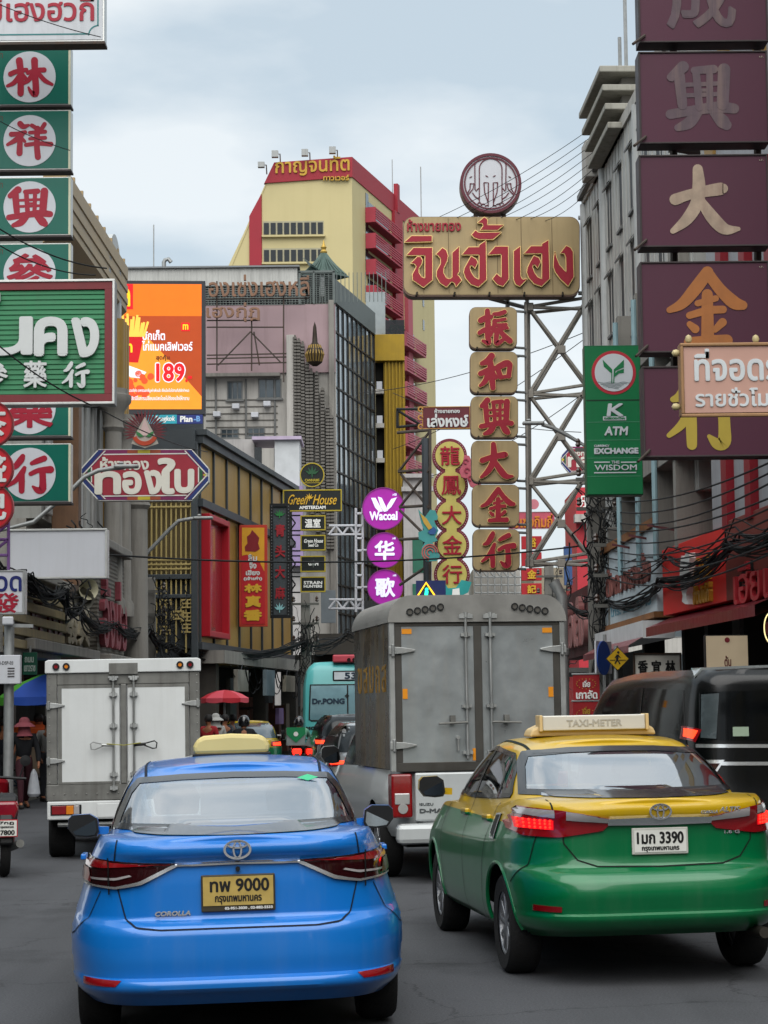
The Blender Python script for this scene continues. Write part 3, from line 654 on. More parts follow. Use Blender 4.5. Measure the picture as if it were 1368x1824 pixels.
# ------------------------------------------------------------------ trucks, van, bus, two-wheelers, people
STEEL = mat('dull_steel', 'a0a2a0', .36, .6, var=.16, vs=4, streak=.35, dirt='4a4844')
STEELD = mat('dirty_steel_frame', '73736f', .5, .5, var=.2, vs=6, streak=.5)
WPAINT = mat('white_truck_paint', 'c9cccb', .42, var=.05, vs=2, streak=.16, dirt='8a8478')
def white_truck():
    th = 7.0; C = P(222, 1500, 24.7); C.z = 0
    root = thing('box_truck', 'white box truck with grey steel door frame and two round lamps at each top corner', 'truck', C, R(th)); root.rotation_euler = (0, R(-.5), R(th))
    hw = .90; z0, z1 = .72, 2.32
    MB().box(-hw, hw, .04, 3.1, z0, z1).build('cargo_box', WPAINT, root, bevel=.03)
    mb = MB(); mb.box(-hw - .006, hw + .006, -.0, .06, z0 - .02, z0 + .17); mb.box(-hw - .004, -hw + .12, 0, .06, z0 + .17, z1 - .12); mb.box(hw - .12, hw + .004, 0, .06, z0 + .17, z1 - .12); mb.box(-hw + .12, hw - .12, 0, .06, z1 - .26, z1 - .12)
    mb.box(-.035, .035, -.012, .05, z0 + .17, z1 - .26)
    mb.build('door_frame', STEELD, root, bevel=.008)
    mb = MB(); t = .045
    for sx in (-1, 1):
        a, b = (.05, hw - .13); mb.box(min(sx * a, sx * b), max(sx * a, sx * b), -.006, .0, z1 - .30, z1 - .262); mb.box(min(sx * a, sx * b), max(sx * a, sx * b), -.006, .0, z0 + .172, z0 + .2)
        mb.box(min(sx * b, sx * (b - t)), max(sx * b, sx * (b - t)), -.006, 0, z0 + .2, z1 - .3)
    mb.build('door_trim', STEELD, root)
    lid = MB().prism([(-hw - .02, z1 - .12), (hw + .02, z1 - .12), (hw + .02, z1 + .02), (hw - .02, z1 + .04), (-hw + .02, z1 + .04), (-hw - .02, z1 + .02)], -.03, .12).build('top_rail', WPAINT, root, bevel=.01)
    MB().box(-.17, .17, -.036, -.02, z1 - .14, z1 - .01).build('centre_plate', STEELD, lid)
    for x, m in ((-.79, REDL), (-.67, ORNG), (.67, ORNG), (.79, REDL)):
        o = MB().ring(x, z1 - .04, .022, .042, -.05, -.02, 20).build('marker_lamp', BLK, root); MB().disk(x, z1 - .04, .03, -.044, -.022, 16).build('lens', m, o)
    for sx in (-1, 1):
        d = MB().box(min(sx * .05, sx * (hw - .17)), max(sx * .05, sx * (hw - .17)), .0 - .004, .03, z0 + .2, z1 - .30).build('cargo_door', WPAINT, root)
        x = sx * .12; mb = MB(); mb.tube([(x, -.04, z0 + .1), (x, -.04, z1 - .17)], .014, 8)
        for zz in (z0 + .12, z0 + .28, z0 + .85, z1 - .38, z1 - .19): mb.box(x - .045, x + .045, -.06, .0, zz - .02, zz + .02); mb.lathe([(.001, -.03), (.026, -.03), (.026, .03), (.001, .03)], (x, -.04, zz), 'Z', 10)
        mb.box(x - .06, x + .06, -.05, -.02, z1 - .185, z1 - .165)
        mb.build('lock_rod', STEEL, root)
        h = MB(); h.tube([(x, -.06, z0 + .62), (sx * .26, -.075, z0 + .63)], .018, 8)
        h.tube([(sx * .24, -.075, z0 + .635), (sx * .36, -.08, z0 + .665), (sx * .39, -.08, z0 + .64), (sx * .38, -.08, z0 + .58), (sx * .34, -.08, z0 + .575), (sx * .23, -.075, z0 + .62)], .008, 6)
        h.build('door_handle', BLK if sx > 0 else STEEL, root)
        for zz in (z0 + .45, z1 - .5):
            g = MB(); g.prism([(sx * (hw + .005), zz - .035), (sx * (hw + .005), zz + .035), (sx * .8, zz + .03), (sx * .69, zz + .008), (sx * .69, zz - .008), (sx * .8, zz - .03)], -.025, .01); g.tube([(sx * (hw - .02), -.03, zz - .05), (sx * (hw - .02), -.03, zz + .05)], .018, 8)
            g.build('hinge', STEEL, root, bevel=.004)
    rv = MB()
    for k in range(14):
        for x in (-hw + .03, hw - .03): rv.lathe([(.001, -.006), (.007, -.004), (.009, .001)], (x, -.002, z0 + .2 + k * .095), 'Y', 7)
        rv.lathe([(.001, -.006), (.007, -.004), (.009, .001)], (-.82 + k * .126, -.008, z0 + .06), 'Y', 7)
    rv.build('rivets', mat('rivet_grey', '8a8a86', .5, .5), root)
    MB().tube([(-.2, -.085, z0 + .64), (0, -.09, z0 + .62), (.2, -.085, z0 + .645)], .006, 5).build('tie_cord', mat('yellow_cord', '8f8a3a', .8), root)
    mb = MB(); mb.box(-hw, hw, -.01, .5, .48, z0 - .025); bp = mb.build('rear_bumper', WPAINT, root, bevel=.015)
    for sx in (-1, 1):
        MB().box(min(sx * .86, sx * .5), max(sx * .86, sx * .5), -.018, .0, .535, .655).build('lamp_housing', BLK, root)
        x = .845
        for wd, m in ((.165, REDL), (.085, ORNG), (.065, CLRL)):
            MB().box(min(sx * x, sx * (x - wd)), max(sx * x, sx * (x - wd)), -.026, -.01, .545, .645).build('taillight', m, root, bevel=.004); x -= wd + .003
    MB().box(-.32, .32, -.016, 0, .5, .66).build('plate_recess', WPAINT, root, bevel=.006)
    MB().tube([(-.78, .1, .42), (.78, .1, .42)], .03, 8).build('under_run_bar', STEEL, root)
    mb = MB(); mb.box(-.4, .4, .2, 4.6, .35, .47); mb.box(-.1, .1, 1.1, 1.4, .2, .4); mb.build('chassis', DRK, root)
    for x in (-.9, .9):
        for yy in (.75, 3.9): wheel(root, x, yy, .33, .3 if yy < 1 else .2, 6)
    mb = MB(); mb.prism([(3.15, .45), (5.0, .45), (5.0, 1.1), (4.75, 1.25), (4.4, 1.95), (3.2, 1.95)], -.85, .85, Matrix.Rotation(R(90), 4, 'Z')); mb.build('cab', WPAINT, root, bevel=.05)
    return root
def silver_truck():
    th = 9.5; C = P(858, 1500, 20.8); C.z = 0
    root = thing('box_truck', 'pickup truck carrying a tall dull steel cargo box with rounded roof', 'truck', C, R(th)); root.rotation_euler = (0, R(-.3), R(th))
    hw = .895; z0, z1, zr = 1.13, 2.68, 2.86
    def roofprof(k, n=9):
        pts = []
        for sx in (1, -1):
            for i in range(n):
                a = R(90 * i / (n - 1)) if sx > 0 else R(90 - 90 * i / (n - 1)); pts.append((sx * (hw + .02 - .24 + .24 * math.cos(a)), zr - k - .22 + .22 * math.sin(a) - .05 * (1 - math.sin(a))))
        return pts
    side = mat('stained_steel', '57534b', .24, .7, var=.3, vs=2.5, streak=.95, dirt='8a6818', ss=2.4)
    mb = MB(); mb.box(-hw, hw, .05, 2.35, z0, zr - .27); mb.build('cargo_box', side, root, bevel=.004)
    MB().prism([(-hw - .02, zr - .27)] + roofprof(0)[::-1] + [(hw + .02, zr - .27)], -.03, 2.38).build('roof', mat('ribbed_roof_sheet', '83827e', .42, .45, var=.2, wave=(14, 'Y')), root, smooth=True)
    # rear frame, doors, rods
    mb = MB(); mb.box(-hw - .005, -hw + .05, -.012, .055, z0 - .02, zr - .27); mb.box(hw - .05, hw + .005, -.012, .055, z0 - .02, zr - .27); mb.build_each('corner_post', STEEL, root, bevel=.006)
    mb = MB(); mb.box(-hw + .05, -hw + .12, 0, .05, z0 + .07, z1 - .13); mb.box(hw - .12, hw - .05, 0, .05, z0 + .07, z1 - .13); mb.box(-hw + .05, hw - .05, 0, .05, z0 - .02, z0 + .07); mb.box(-hw + .05, hw - .05, 0, .05, z1 - .13, z1 - .05); mb.box(-.04, .04, -.004, .05, z0 + .07, z1 - .13)
    mb.build('door_frame', mat('dark_steel_frame', '4c4a46', .5, .6, var=.2, streak=.4), root, bevel=.004)
    for sx in (-1, 1):
        MB().box(min(sx * .04, sx * (hw - .12)), max(sx * .04, sx * (hw - .12)), .008, .05, z0 + .07, z1 - .13).build('cargo_door', mat('scuffed_steel_door', '989d9e', .3, .6, var=.14, vs=3, streak=.3, dirt='a9a49a', bump=.12, bs=4), root)
        x = sx * .125; mb = MB(); mb.tube([(x, -.03, z0 + .1), (x, -.03, zr - .2)], .014, 8)
        for zz in (z0 + .16, z0 + .62, z1 - .22, z1 - .02): mb.box(x - .05, x + .05, -.04, .02, zz - .015, zz + .015); mb.lathe([(.001, -.025), (.024, -.025), (.024, .025), (.001, .025)], (x, -.03, zz), 'Z', 10)
        mb.box(x - .07, x + .07, -.045, -.01, zr - .235, zr - .195); mb.build('lock_rod', STEEL, root)
        h = MB(); h.tube([(x, -.05, z0 + .46), (sx * .42, -.06, z0 + .45)], .012, 7); h.box(min(sx * .25, sx * .3), max(sx * .25, sx * .3), -.06, 0, z0 + .45, z0 + .53); h.build('door_handle', STEELD, root)
        for zz in (z0 + .24, z1 - .37):
            g = MB(); g.prism([(sx * (hw + .012), zz - .04), (sx * (hw + .012), zz + .04), (sx * .76, zz + .03), (sx * .64, zz + .008), (sx * .64, zz - .008), (sx * .76, zz - .03)], -.03, .005); g.tube([(sx * (hw - .03), -.03, zz - .06), (sx * (hw - .03), -.03, zz + .06)], .018, 8); g.build('hinge', STEEL, root, bevel=.004)
        for zz, hh in ((z1 - .18, .05), (z1 - .80, .1)):
            MB().box(min(sx * (hw - .125), sx * (hw - .125 - (.1 if hh < .06 else .05))), max(sx * (hw - .125), sx * (hw - .125 - (.1 if hh < .06 else .05))), .001, .012, zz - hh / 2, zz + hh / 2).build('reflector', mat('orange_reflector', 'd2851c', .4), root)
        for k in range(5):
            x = sx * (.38 + .078 * k); zz = zr - .12 - .012 * k; o = MB().ring(x, zz, .024, .036, -.05, -.02, 16).build('marker_lamp', mat('dark_lamp_ring', '2a2b2b', .4, .4), root)
            MB().disk(x, zz, .026, -.043, -.022, 14).build('lens', mat('grey_lens', '55534f', .15, coat=1.0), o)
    MB().box(-.07, -.02, 0, .01, z0 + .08, z0 + .2).build('reflector', mat('orange_reflector', ''), root)
    mb = MB(); mb.tube([(-.22, -.02, z0 + .18), (-.22, -.02, z0 + .3)], .01, 6); mb.disk(-.22, z0 + .31, .02, -.03, .01, 10); mb.build('latch', STEEL, root)
    # faded yellow script painted on the left wall
    mb = MB()
    for k in range(5):
        letters(mb, 'ขสมกส'[k], -2.1 + .4 * k, -1.84 + .4 * k, 1.9, 2.18, 0, .004)
    mb.v = [(-hw - .004 + (y if y else 0), -x, z) for x, y, z in mb.v]; mb.v = [(x, y, z) for x, y, z in mb.v]
    mb.build_each('lettering', mat('faded_yellow_paint', '8e6a1a', .5, .3, var=.3, vs=6), root)
    # pickup below
    bed = mat('white_pickup_paint', 'b4b8b8', .32, .1, var=.04, coat=.8, streak=.1, dirt='7d786e')
    S = Shell(); S.loft([(0, .12), (.2, .04), (.5, .03), (.8, .05), (1, .05)], [(0, 5.0), (.5, 5.15), (1, 4.9)], [(0, .8), (.25, .87), (.55, .91), (.8, .9), (1, .87)], [(0, .45), (5, .4)], [(0, 1.12), (2.3, 1.12), (3.6, 1.1), (5, .95)], 7, 20, 90)
    S.loft([(0, 2.35), (1, 2.5)], [(0, 4.2), (1, 3.3)], [(0, .86), (.6, .77), (1, .62)], [(0, 1.0), (5, 1.0)], [(0, 1.7), (5, 1.66)], 5, 14, 70)
    o = None
    for nm in ('left', 'right'): S.patch('side_window', mat('dark_side_glass', '101315', .22, 0), root, nm, [(2.6, 1.3), (2.65, 1.62), (3.2, 1.62), (3.9, 1.14)], [(2.6, 1.12), (3.9, 1.1)], 20, 6, .006, 0)
    for yy in (1.15, 4.15): S.arch(yy, .37, .43)
    S.build('body', bed, root)
    tg = MB().box(-.66, .66, .0, .06, .62, 1.1).build('tailgate', bed, root, bevel=.02)
    mb = MB(); letters(mb, 'ISUZU', -.62, -.48, .775, .80, -.005, .001, .0015); letters(mb, 'D-MAX', -.62, -.32, .70, .745, -.005, .001, .004); mb.build('badge', mat('grey_badge', '55585a', .4, .4), tg)
    MB().box(-.85, .85, -.06, .12, .40, .6).build('rear_bumper', bed, root, bevel=.05)
    for sx in (-1, 1):
        h = MB().box(min(sx * .9, sx * .69), max(sx * .9, sx * .69), -.02, .2, .66, 1.09).build('taillight', REDL, root, bevel=.02)
        MB().box(min(sx * .87, sx * .72), max(sx * .87, sx * .72), -.028, .0, .79, .9).build('clear_lens', CLRL, h, bevel=.008); MB().disk(sx * .79, .75, .05, -.03, 0, 18).build('round_lens', CLRL, h)
        mirror(root, sx * .9, 3.5, 1.22, mat('grey_mirror_shell', 'a9adad', .3, .2, coat=.7), sx, MIRD, (.22, .2))
        for yy in (1.15, 4.15): wheel(root, sx * .88, yy, .37, .24, 6)
    MB().box(-.7, .7, .3, 4.8, .35, .6).build('underbody', DRK, root)
    mb = MB(); mb.box(-.75, .75, .25, .3, .45, .6); mb.build('tow_bar', DRK, root)
    return root
def black_van():
    th = 7.0; C = Vector((2.63 + .93, 17.9, 0))
    root = thing('van', 'black van with wide dark rear glass, chrome strips and a red number plate', 'van', C, R(th))
    paint = mat('black_paint', '050607', .22, 0, var=.05, coat=.15, spec=.3)
    S = Shell(); S.loft([(0, .12), (.1, .02), (.25, 0), (.45, .04), (.75, .08), (.95, .1), (1, .18)], [(0, 5.0), (.3, 5.2), (.5, 5.1), (.75, 4.6), (1, 3.9)], [(0, .88), (.2, .94), (.5, .95), (.75, .93), (.93, .89), (1, .82)], [(0, .28), (5, .25)], [(0, 2.03), (2, 2.05), (3.4, 2.0), (5, 1.9)], 9, 40, 130, crown=.02)
    gl = mat('tinted_van_glass', '07090b', .06, 0, var=.1, vs=2, spec=.25)
    g = S.patch('rear_window', gl, root, 'rear', [(-.82, 1.84), (0, 1.86), (.82, 1.84)], [(-.84, 1.43), (0, 1.42), (.84, 1.43)], 30, 12, .006, .015)
    S.patch('side_glass_strip', mat('grey_reflecting_glass', '3f474a', .2, 0, var=.3, vs=5), g, 'rear', [(-.81, 1.82), (-.68, 1.83)], [(-.83, 1.45), (-.72, 1.44)], 6, 8, .009, .003)
    MB().prism([(-.58, 1.46), (-.44, 1.46), (-.44, 1.54), (-.58, 1.54)], S.hit('rear', -.5, 1.5).y - .012, S.hit('rear', -.5, 1.5).y - .006).build('notice_sticker', mat('pale_sticker', '8fa08c', .5), root)
    for zz in (1.38, 1.23): S.band('chrome_strip', CHR, root, 'rear', [(-.86, zz), (0, zz - .01), (.86, zz)], .03, .012, n=30)
    S.band('chrome_strip', CHR, root, 'rear', [(-.9, .52), (0, .5), (.9, .52)], .025, .012, n=30)
    for nm in ('left', 'right'):
        S.patch('side_window', gl, root, nm, [(.5, 1.86), (1.9, 1.9), (3.2, 1.86), (4.1, 1.35)], [(.35, 1.35), (1.9, 1.28), (3.0, 1.25), (4.2, 1.25)], 40, 8, .006, .01)
        S.band('window_pillar', paint, root, nm, [(1.9, 1.9), (1.9, 1.28)], .06, .01, n=12)
    for sx in (-1, 1):
        t = S.patch('taillight', REDL, root, 'rear', [(sx * .91, 1.55), (sx * .82, 1.52)], [(sx * .92, 1.44), (sx * .86, 1.41)], 8, 5, .012, .02)
        S.patch('lit_lens', GLOWO, t, 'rear', [(sx * .905, 1.53), (sx * .84, 1.51)], [(sx * .91, 1.46), (sx * .87, 1.44)], 6, 4, .017, .003)
        S.patch('chrome_lamp', CHR, root, 'rear', [(sx * .91, 1.26), (sx * .66, 1.26)], [(sx * .93, .98), (sx * .84, .98)], 10, 6, .01, .02)
        S.patch('dark_lens', DRKL, root, 'rear', [(sx * .89, 1.23), (sx * .7, 1.23)], [(sx * .91, 1.01), (sx * .85, 1.01)], 10, 6, .016, .01)
        for yy in (1.05, 4.1): wheel(root, sx * .93, yy, .34, .22, 10)
    for yy in (1.05, 4.1): S.arch(yy, .34, .41)
    S.patch('third_brake_light', GLOW, root, 'rear', [(-.09, 1.78), (.09, 1.78)], [(-.09, 1.755), (.09, 1.755)], 8, 3, .012, .01)
    y0 = S.hit('rear', 0, .75).y; pl = MB().box(-.24, .24, y0 - .02, y0, .66, .88).build('number_plate', mat('red_plate', '8e1220', .5), root, bevel=.006)
    letters(MB(), 'กท 5', -.2, .2, .69, .82, y0 - .024, y0 - .018, .003).build('lettering', WHT, pl)
    S.patch('roof_spoiler', mat('grey_roof_paint', '8d9292', .25, .4, coat=1.0), root, 'top', [(-.82, .34), (0, .26), (.82, .34)], [(-.78, .62), (0, .6), (.78, .62)], 30, 6, .02, .02)
    S.build('body', paint, root); MB().box(-.8, .8, .3, 4.8, .22, .5).build('underbody', DRK, root)
    return root
def city_bus():
    th = .5; C = P(622, 1400, 56); C.z = 0
    root = thing('bus', 'turquoise city bus with route number box and advertisement across its rear window', 'bus', C, R(th))
    tq = mat('turquoise_paint', '4fa6a6', .35, var=.06, vs=1.2, coat=.5); hw = 1.25; H_ = 3.05
    S = Shell(); S.loft([(0, .1), (.3, .0), (.7, .04), (.95, .16), (1, .35)], [(0, 10), (1, 9.8)], [(0, 1.22), (.3, 1.25), (.7, 1.24), (.93, 1.14), (1, .95)], [(0, .35), (10, .35)], [(0, H_), (10, H_)], 26, 24, 100)
    wn = S.patch('rear_window', mat('bus_back_glass', '5b8088', .12, .2, var=.2, vs=1.5, coat=1.0), root, 'rear', [(-1.0, 2.42), (1.0, 2.42)], [(-1.05, 1.5), (1.05, 1.5)], 16, 8, .01, .02)
    S.band('window_gasket', BLK, wn, 'rear', [(-1.02, 2.44), (1.02, 2.44), (1.06, 1.48), (-1.06, 1.48)], .035, .014, True, 60)
    S.band('window_bar', BLK, wn, 'rear', [(-.02, 2.42), (-.02, 1.5)], .04, .014, n=8)
    y = S.hit('rear', -.5, 2.0).y; letters(MB(), 'Dr.PONG', -.98, -.1, 1.92, 2.08, y - .03, y - .012, .012).build('lettering', mat('navy_lettering', '1c3040', .5), wn); letters(MB(), '+', -.1, .02, 2.08, 2.2, y - .03, y - .012, .01).build('plus_mark', BLKT, wn)
    y = S.hit('rear', 0, 2.66).y; r = MB().box(-.42, .6, y - .05, y + .1, 2.54, 2.82).build('route_box', BLK, root, bevel=.03); MB().box(-.38, .56, y - .06, y - .045, 2.58, 2.78).build('route_panel', mat('route_panel_white', 'c3cbd0', .4), r)
    mb = MB(); letters(mb, '53', -.1, .22, 2.59, 2.77, y - .066, y - .055, .012); mb.build('lettering', mat('navy_lettering', ''), r)
    MB().box(-.42, .9, .1, .8, H_ - .01, H_ + .2).build('roof_pod', mat('pink_red_paint', 'b2434f', .5), root, bevel=.04)
    mb = MB()
    for x in (.02, .16): mb.disk(x, H_ + .06, .05, .06, .11, 14)
    mb.build('beacon_lamp', DRKL, root)
    y = S.hit('rear', -.9, 1.2).y; letters(MB(), 'MC1', -1.15, -.85, 1.24, 1.33, y - .02, y - .005, .008).build('lettering', BLKT, root)
    mb = MB()
    for k in range(14): mb.disk(rnd.uniform(-.5, 1.1), rnd.uniform(.9, 1.42), rnd.uniform(.05, .14), y - .022 - .002 * k, y - .004, 18)
    mb.build('bubble_artwork', mat('pale_bubble_print', '8fc4bd', .5), root)
    mb = MB(); mb.prism([(.25, .9), (.45, .9), (.45, 1.25), (.38, 1.32), (.38, 1.42), (.32, 1.42), (.32, 1.32), (.25, 1.25)], y - .06, y - .01); mb.build('bottle_artwork', mat('amber_bottle_print', 'a58d55', .5), root)
    for sx in (-1, 1):
        t = MB(); 
        for zz, m in ((.8, REDL), (1.0, ORNG)): 
            MB().disk(sx * .95, zz, .09, S.hit('rear', sx * .95, zz).y - .02, S.hit('rear', sx * .95, zz).y + .02, 18).build('taillight', m, root)
        for yy in (2.6, 7.6): wheel(root, sx * 1.22, yy, .48, .28, 8)
    S.build('body', tq, root); MB().box(-1.1, 1.1, .3, 9.5, .3, .6).build('underbody', DRK, root)
    return root
# ------------------------------------------------------------------ people
SKIN = mat('skin', '8a5a40', .6, var=.06)
def skin_mesh(name, nodes, edges, m, parent, sub=1):
    """one continuous surface grown round a skeleton: nodes {key: (pos, radius)}, first key is the root"""
    keys = list(nodes); me = bpy.data.meshes.new(name); me.from_pydata([tuple(nodes[k][0]) for k in keys], [(keys.index(a), keys.index(b)) for a, b in edges], [])
    o = bpy.data.objects.new(name, me); COL.objects.link(o); sk = o.modifiers.new('skin', 'SKIN'); sk.use_smooth_shade = True
    for i, k in enumerate(keys):
        r = nodes[k][1]; me.skin_vertices[0].data[i].radius = r if isinstance(r, tuple) else (r, r)
    me.skin_vertices[0].data[0].use_root = True
    sb = o.modifiers.new('sub', 'SUBSURF'); sb.levels = sub; sb.render_levels = sub
    bpy.context.view_layer.update()
    me2 = bpy.data.meshes.new_from_object(o.evaluated_get(bpy.context.evaluated_depsgraph_get())); o.modifiers.clear(); o.data = me2; me2.name = name
    me2.materials.clear(); me2.materials.append(m); me2.shade_smooth()
    if parent: o.parent = parent
    return o
def lerp(a, b, t): return tuple(a[i] + (b[i] - a[i]) * t for i in range(3))
def person(label, loc, rz, top_m, leg_m, pose='stand', hair='cap', hair_m=None, h=1.65, sleeve=1.0, group=None, name='person', lean=0.0, parent_only=False, hold=None):
    """faces local +Y; pose: stand, walk, ride"""
    root = thing(name, label, 'person', loc, rz, group); k = h / 1.7; J = {}
    def s(x, y, z): return (x * k, y * k, z * k)
    if pose == 'ride': hipz = .78
    else: hipz = .92
    ly = lean
    J['pel'] = s(0, 0, hipz); J['waist'] = s(0, ly * .3, hipz + .14); J['chest'] = s(0, ly * .7, hipz + .36); J['neck'] = s(0, ly, hipz + .53); J['chin'] = s(0, ly + .02, hipz + .58); J['head'] = s(0, ly + .03, hipz + .68); J['crown'] = s(0, ly + .02, hipz + .76)
    for sg, q in ((-1, 'l'), (1, 'r')):
        J['sh' + q] = s(sg * .19, ly * .9, hipz + .46)
        J['hip' + q] = s(sg * .1, 0, hipz - .04)
        if pose == 'walk':
            f = .24 * sg; J['kn' + q] = s(sg * .1, f * .75 + .03, .5); J['an' + q] = s(sg * .11, f * 1.3 - (.06 if f < 0 else 0), .09 if f > 0 else .12); J['toe' + q] = s(sg * .12, f * 1.3 + .15, .035 if f > 0 else .03)
            J['el' + q] = s(sg * .25, -.12 * sg + ly * .6, hipz + .19); J['wr' + q] = s(sg * .24, .06 - .2 * sg + ly * .6, hipz - .04)
        elif pose == 'ride':
            J['kn' + q] = s(sg * .2, .38, .74); J['an' + q] = s(sg * .2, .2, .33); J['toe' + q] = s(sg * .21, .36, .29); J['el' + q] = s(sg * .3, .2 + ly, hipz + .25); J['wr' + q] = s(sg * .3, .46 + ly, hipz + .24)
        else:
            J['kn' + q] = s(sg * .1, .02, .48); J['an' + q] = s(sg * .1, 0, .09); J['toe' + q] = s(sg * .12, .15, .03); J['el' + q] = s(sg * .25, -.03, hipz + .18); J['wr' + q] = s(sg * .25, .1, hipz - .03)
        w_ = Vector(J['wr' + q]); e_ = Vector(J['el' + q]); d = (w_ - e_).normalized(); J['pa' + q] = tuple(w_ + d * .06 * k)
        for i in range(5):
            side = Vector((0, 1, 0)) if abs(d.z) > .5 else Vector((1, 0, 0)); off = (i - 1.5) * .02 * k if i < 4 else .045 * k
            J['f%d%s' % (i, q)] = tuple(w_ + d * (.15 - .012 * abs(i - 1.5) if i < 4 else .09) * k + side * off + Vector((-sg * .02, 0, 0)) * k)
    rad = {'pel': (.13, .1), 'waist': (.125, .09), 'chest': (.15, .105), 'neck': .055, 'chin': .062, 'head': .088, 'crown': .07}
    for q in 'lr': rad.update({'sh' + q: .055, 'el' + q: .042, 'wr' + q: .03, 'pa' + q: (.035, .02), 'hip' + q: .085, 'kn' + q: .058, 'an' + q: .04, 'toe' + q: .035, **{'f%d%s' % (i, q): .009 for i in range(5)}})
    E_ = [('pel', 'waist'), ('waist', 'chest'), ('chest', 'neck'), ('neck', 'chin'), ('chin', 'head'), ('head', 'crown')]
    for q in 'lr': E_ += [('chest', 'sh' + q), ('sh' + q, 'el' + q), ('el' + q, 'wr' + q), ('wr' + q, 'pa' + q), ('pel', 'hip' + q), ('hip' + q, 'kn' + q), ('kn' + q, 'an' + q), ('an' + q, 'toe' + q)] + [('pa' + q, 'f%d%s' % (i, q)) for i in range(5)]
    sc_ = lambda r, f, a=0: tuple(x * k * f + a for x in r) if isinstance(r, tuple) else r * k * f + a
    skin_mesh('body', {n: (J[n], sc_(rad[n], 1)) for n in rad}, E_, SKIN, root)
    tn = ['pel', 'waist', 'chest', 'neck', 'shl', 'shr', 'ell', 'elr'] + (['wrl', 'wrr'] if sleeve > .9 else [])
    te = [e for e in E_ if e[0] in tn and e[1] in tn]; T = {n: (J[n], sc_(rad[n], 1.08, .016)) for n in tn}
    if sleeve <= .9:
        for q in 'lr': T['el' + q] = (lerp(J['sh' + q], J['el' + q], .8), sc_(rad['el' + q], 1.1, .018))
    skin_mesh('jacket' if sleeve > .9 else 'shirt', T, te, top_m, root)
    ln = ['pel', 'waist', 'hipl', 'hipr', 'knl', 'knr', 'anl', 'anr']; skin_mesh('trousers', {n: (J[n], sc_(rad[n], 1.06, .012)) for n in ln}, [e for e in E_ if e[0] in ln and e[1] in ln], leg_m, root)
    mb = MB()
    for q in 'lr':
        a, t = Vector(J['an' + q]), Vector(J['toe' + q]); d = t - a; d.z = 0; d.normalize(); c = a + d * .04; M = Matrix.Translation((c.x, c.y, t.z - .03)) @ Matrix.Rotation(math.atan2(-d.x, d.y), 4, 'Z')
        mb.box(-.045, .045, -.1, .14, 0, .075, M)
    mb.build('shoe', mat('dark_shoe', '1d1b1a', .6), root, bevel=.025)
    hd = Vector(J['head']); cr = Vector(J['crown']); mb = MB(); hm = hair_m or mat('black_hair', '120f0e', .6, var=.2)
    if hair == 'helmet':
        mb.lathe([(.001, .16), (.06, .15), (.11, .11), (.135, .04), (.138, -.03), (.125, -.09), (.09, -.11)], hd, 'Z', 20); mb.build('helmet', hm, root, smooth=True)
    elif hair == 'sunhat':
        mb.lathe([(.001, .15), (.05, .145), (.09, .11), (.105, .05), (.14, .03), (.2, -.02), (.205, -.03), (.11, .02), (.1, .02)], hd, 'Z', 20); mb.build('sun_hat', hm, root, smooth=True)
        mb = MB(); mb.lathe([(.1, .02), (.11, -.06), (.12, -.13), (.16, -.2), (.1, -.15)], hd, 'Z', 16); mb.build('neck_cloth', hm, root, smooth=True)
    else:
        mb.lathe([(.001, .125), (.05, .12), (.085, .085), (.1, .03), (.098, -.02), (.08, -.05)], hd + Vector((0, -.012, .0)), 'Z', 18); mb.build('cap' if hair == 'cap' else 'hair', hm, root, smooth=True)
    f = MB(); fy = hd.y + .088 * k
    f.lathe([(.001, -.012), (.012, 0), (.001, .014)], (hd.x, fy + .008, hd.z - .02), 'Z', 8)
    for x in (-.03, .03): f.lathe([(.001, -.006), (.009, 0), (.001, .006)], (hd.x + x, fy - .003, hd.z + .012), 'Z', 8)
    f.box(hd.x - .022, hd.x + .022, fy - .012, fy + .004, hd.z - .06, hd.z - .05); f.build('face', mat('face_features', '4e2a20', .6), root)
    return root
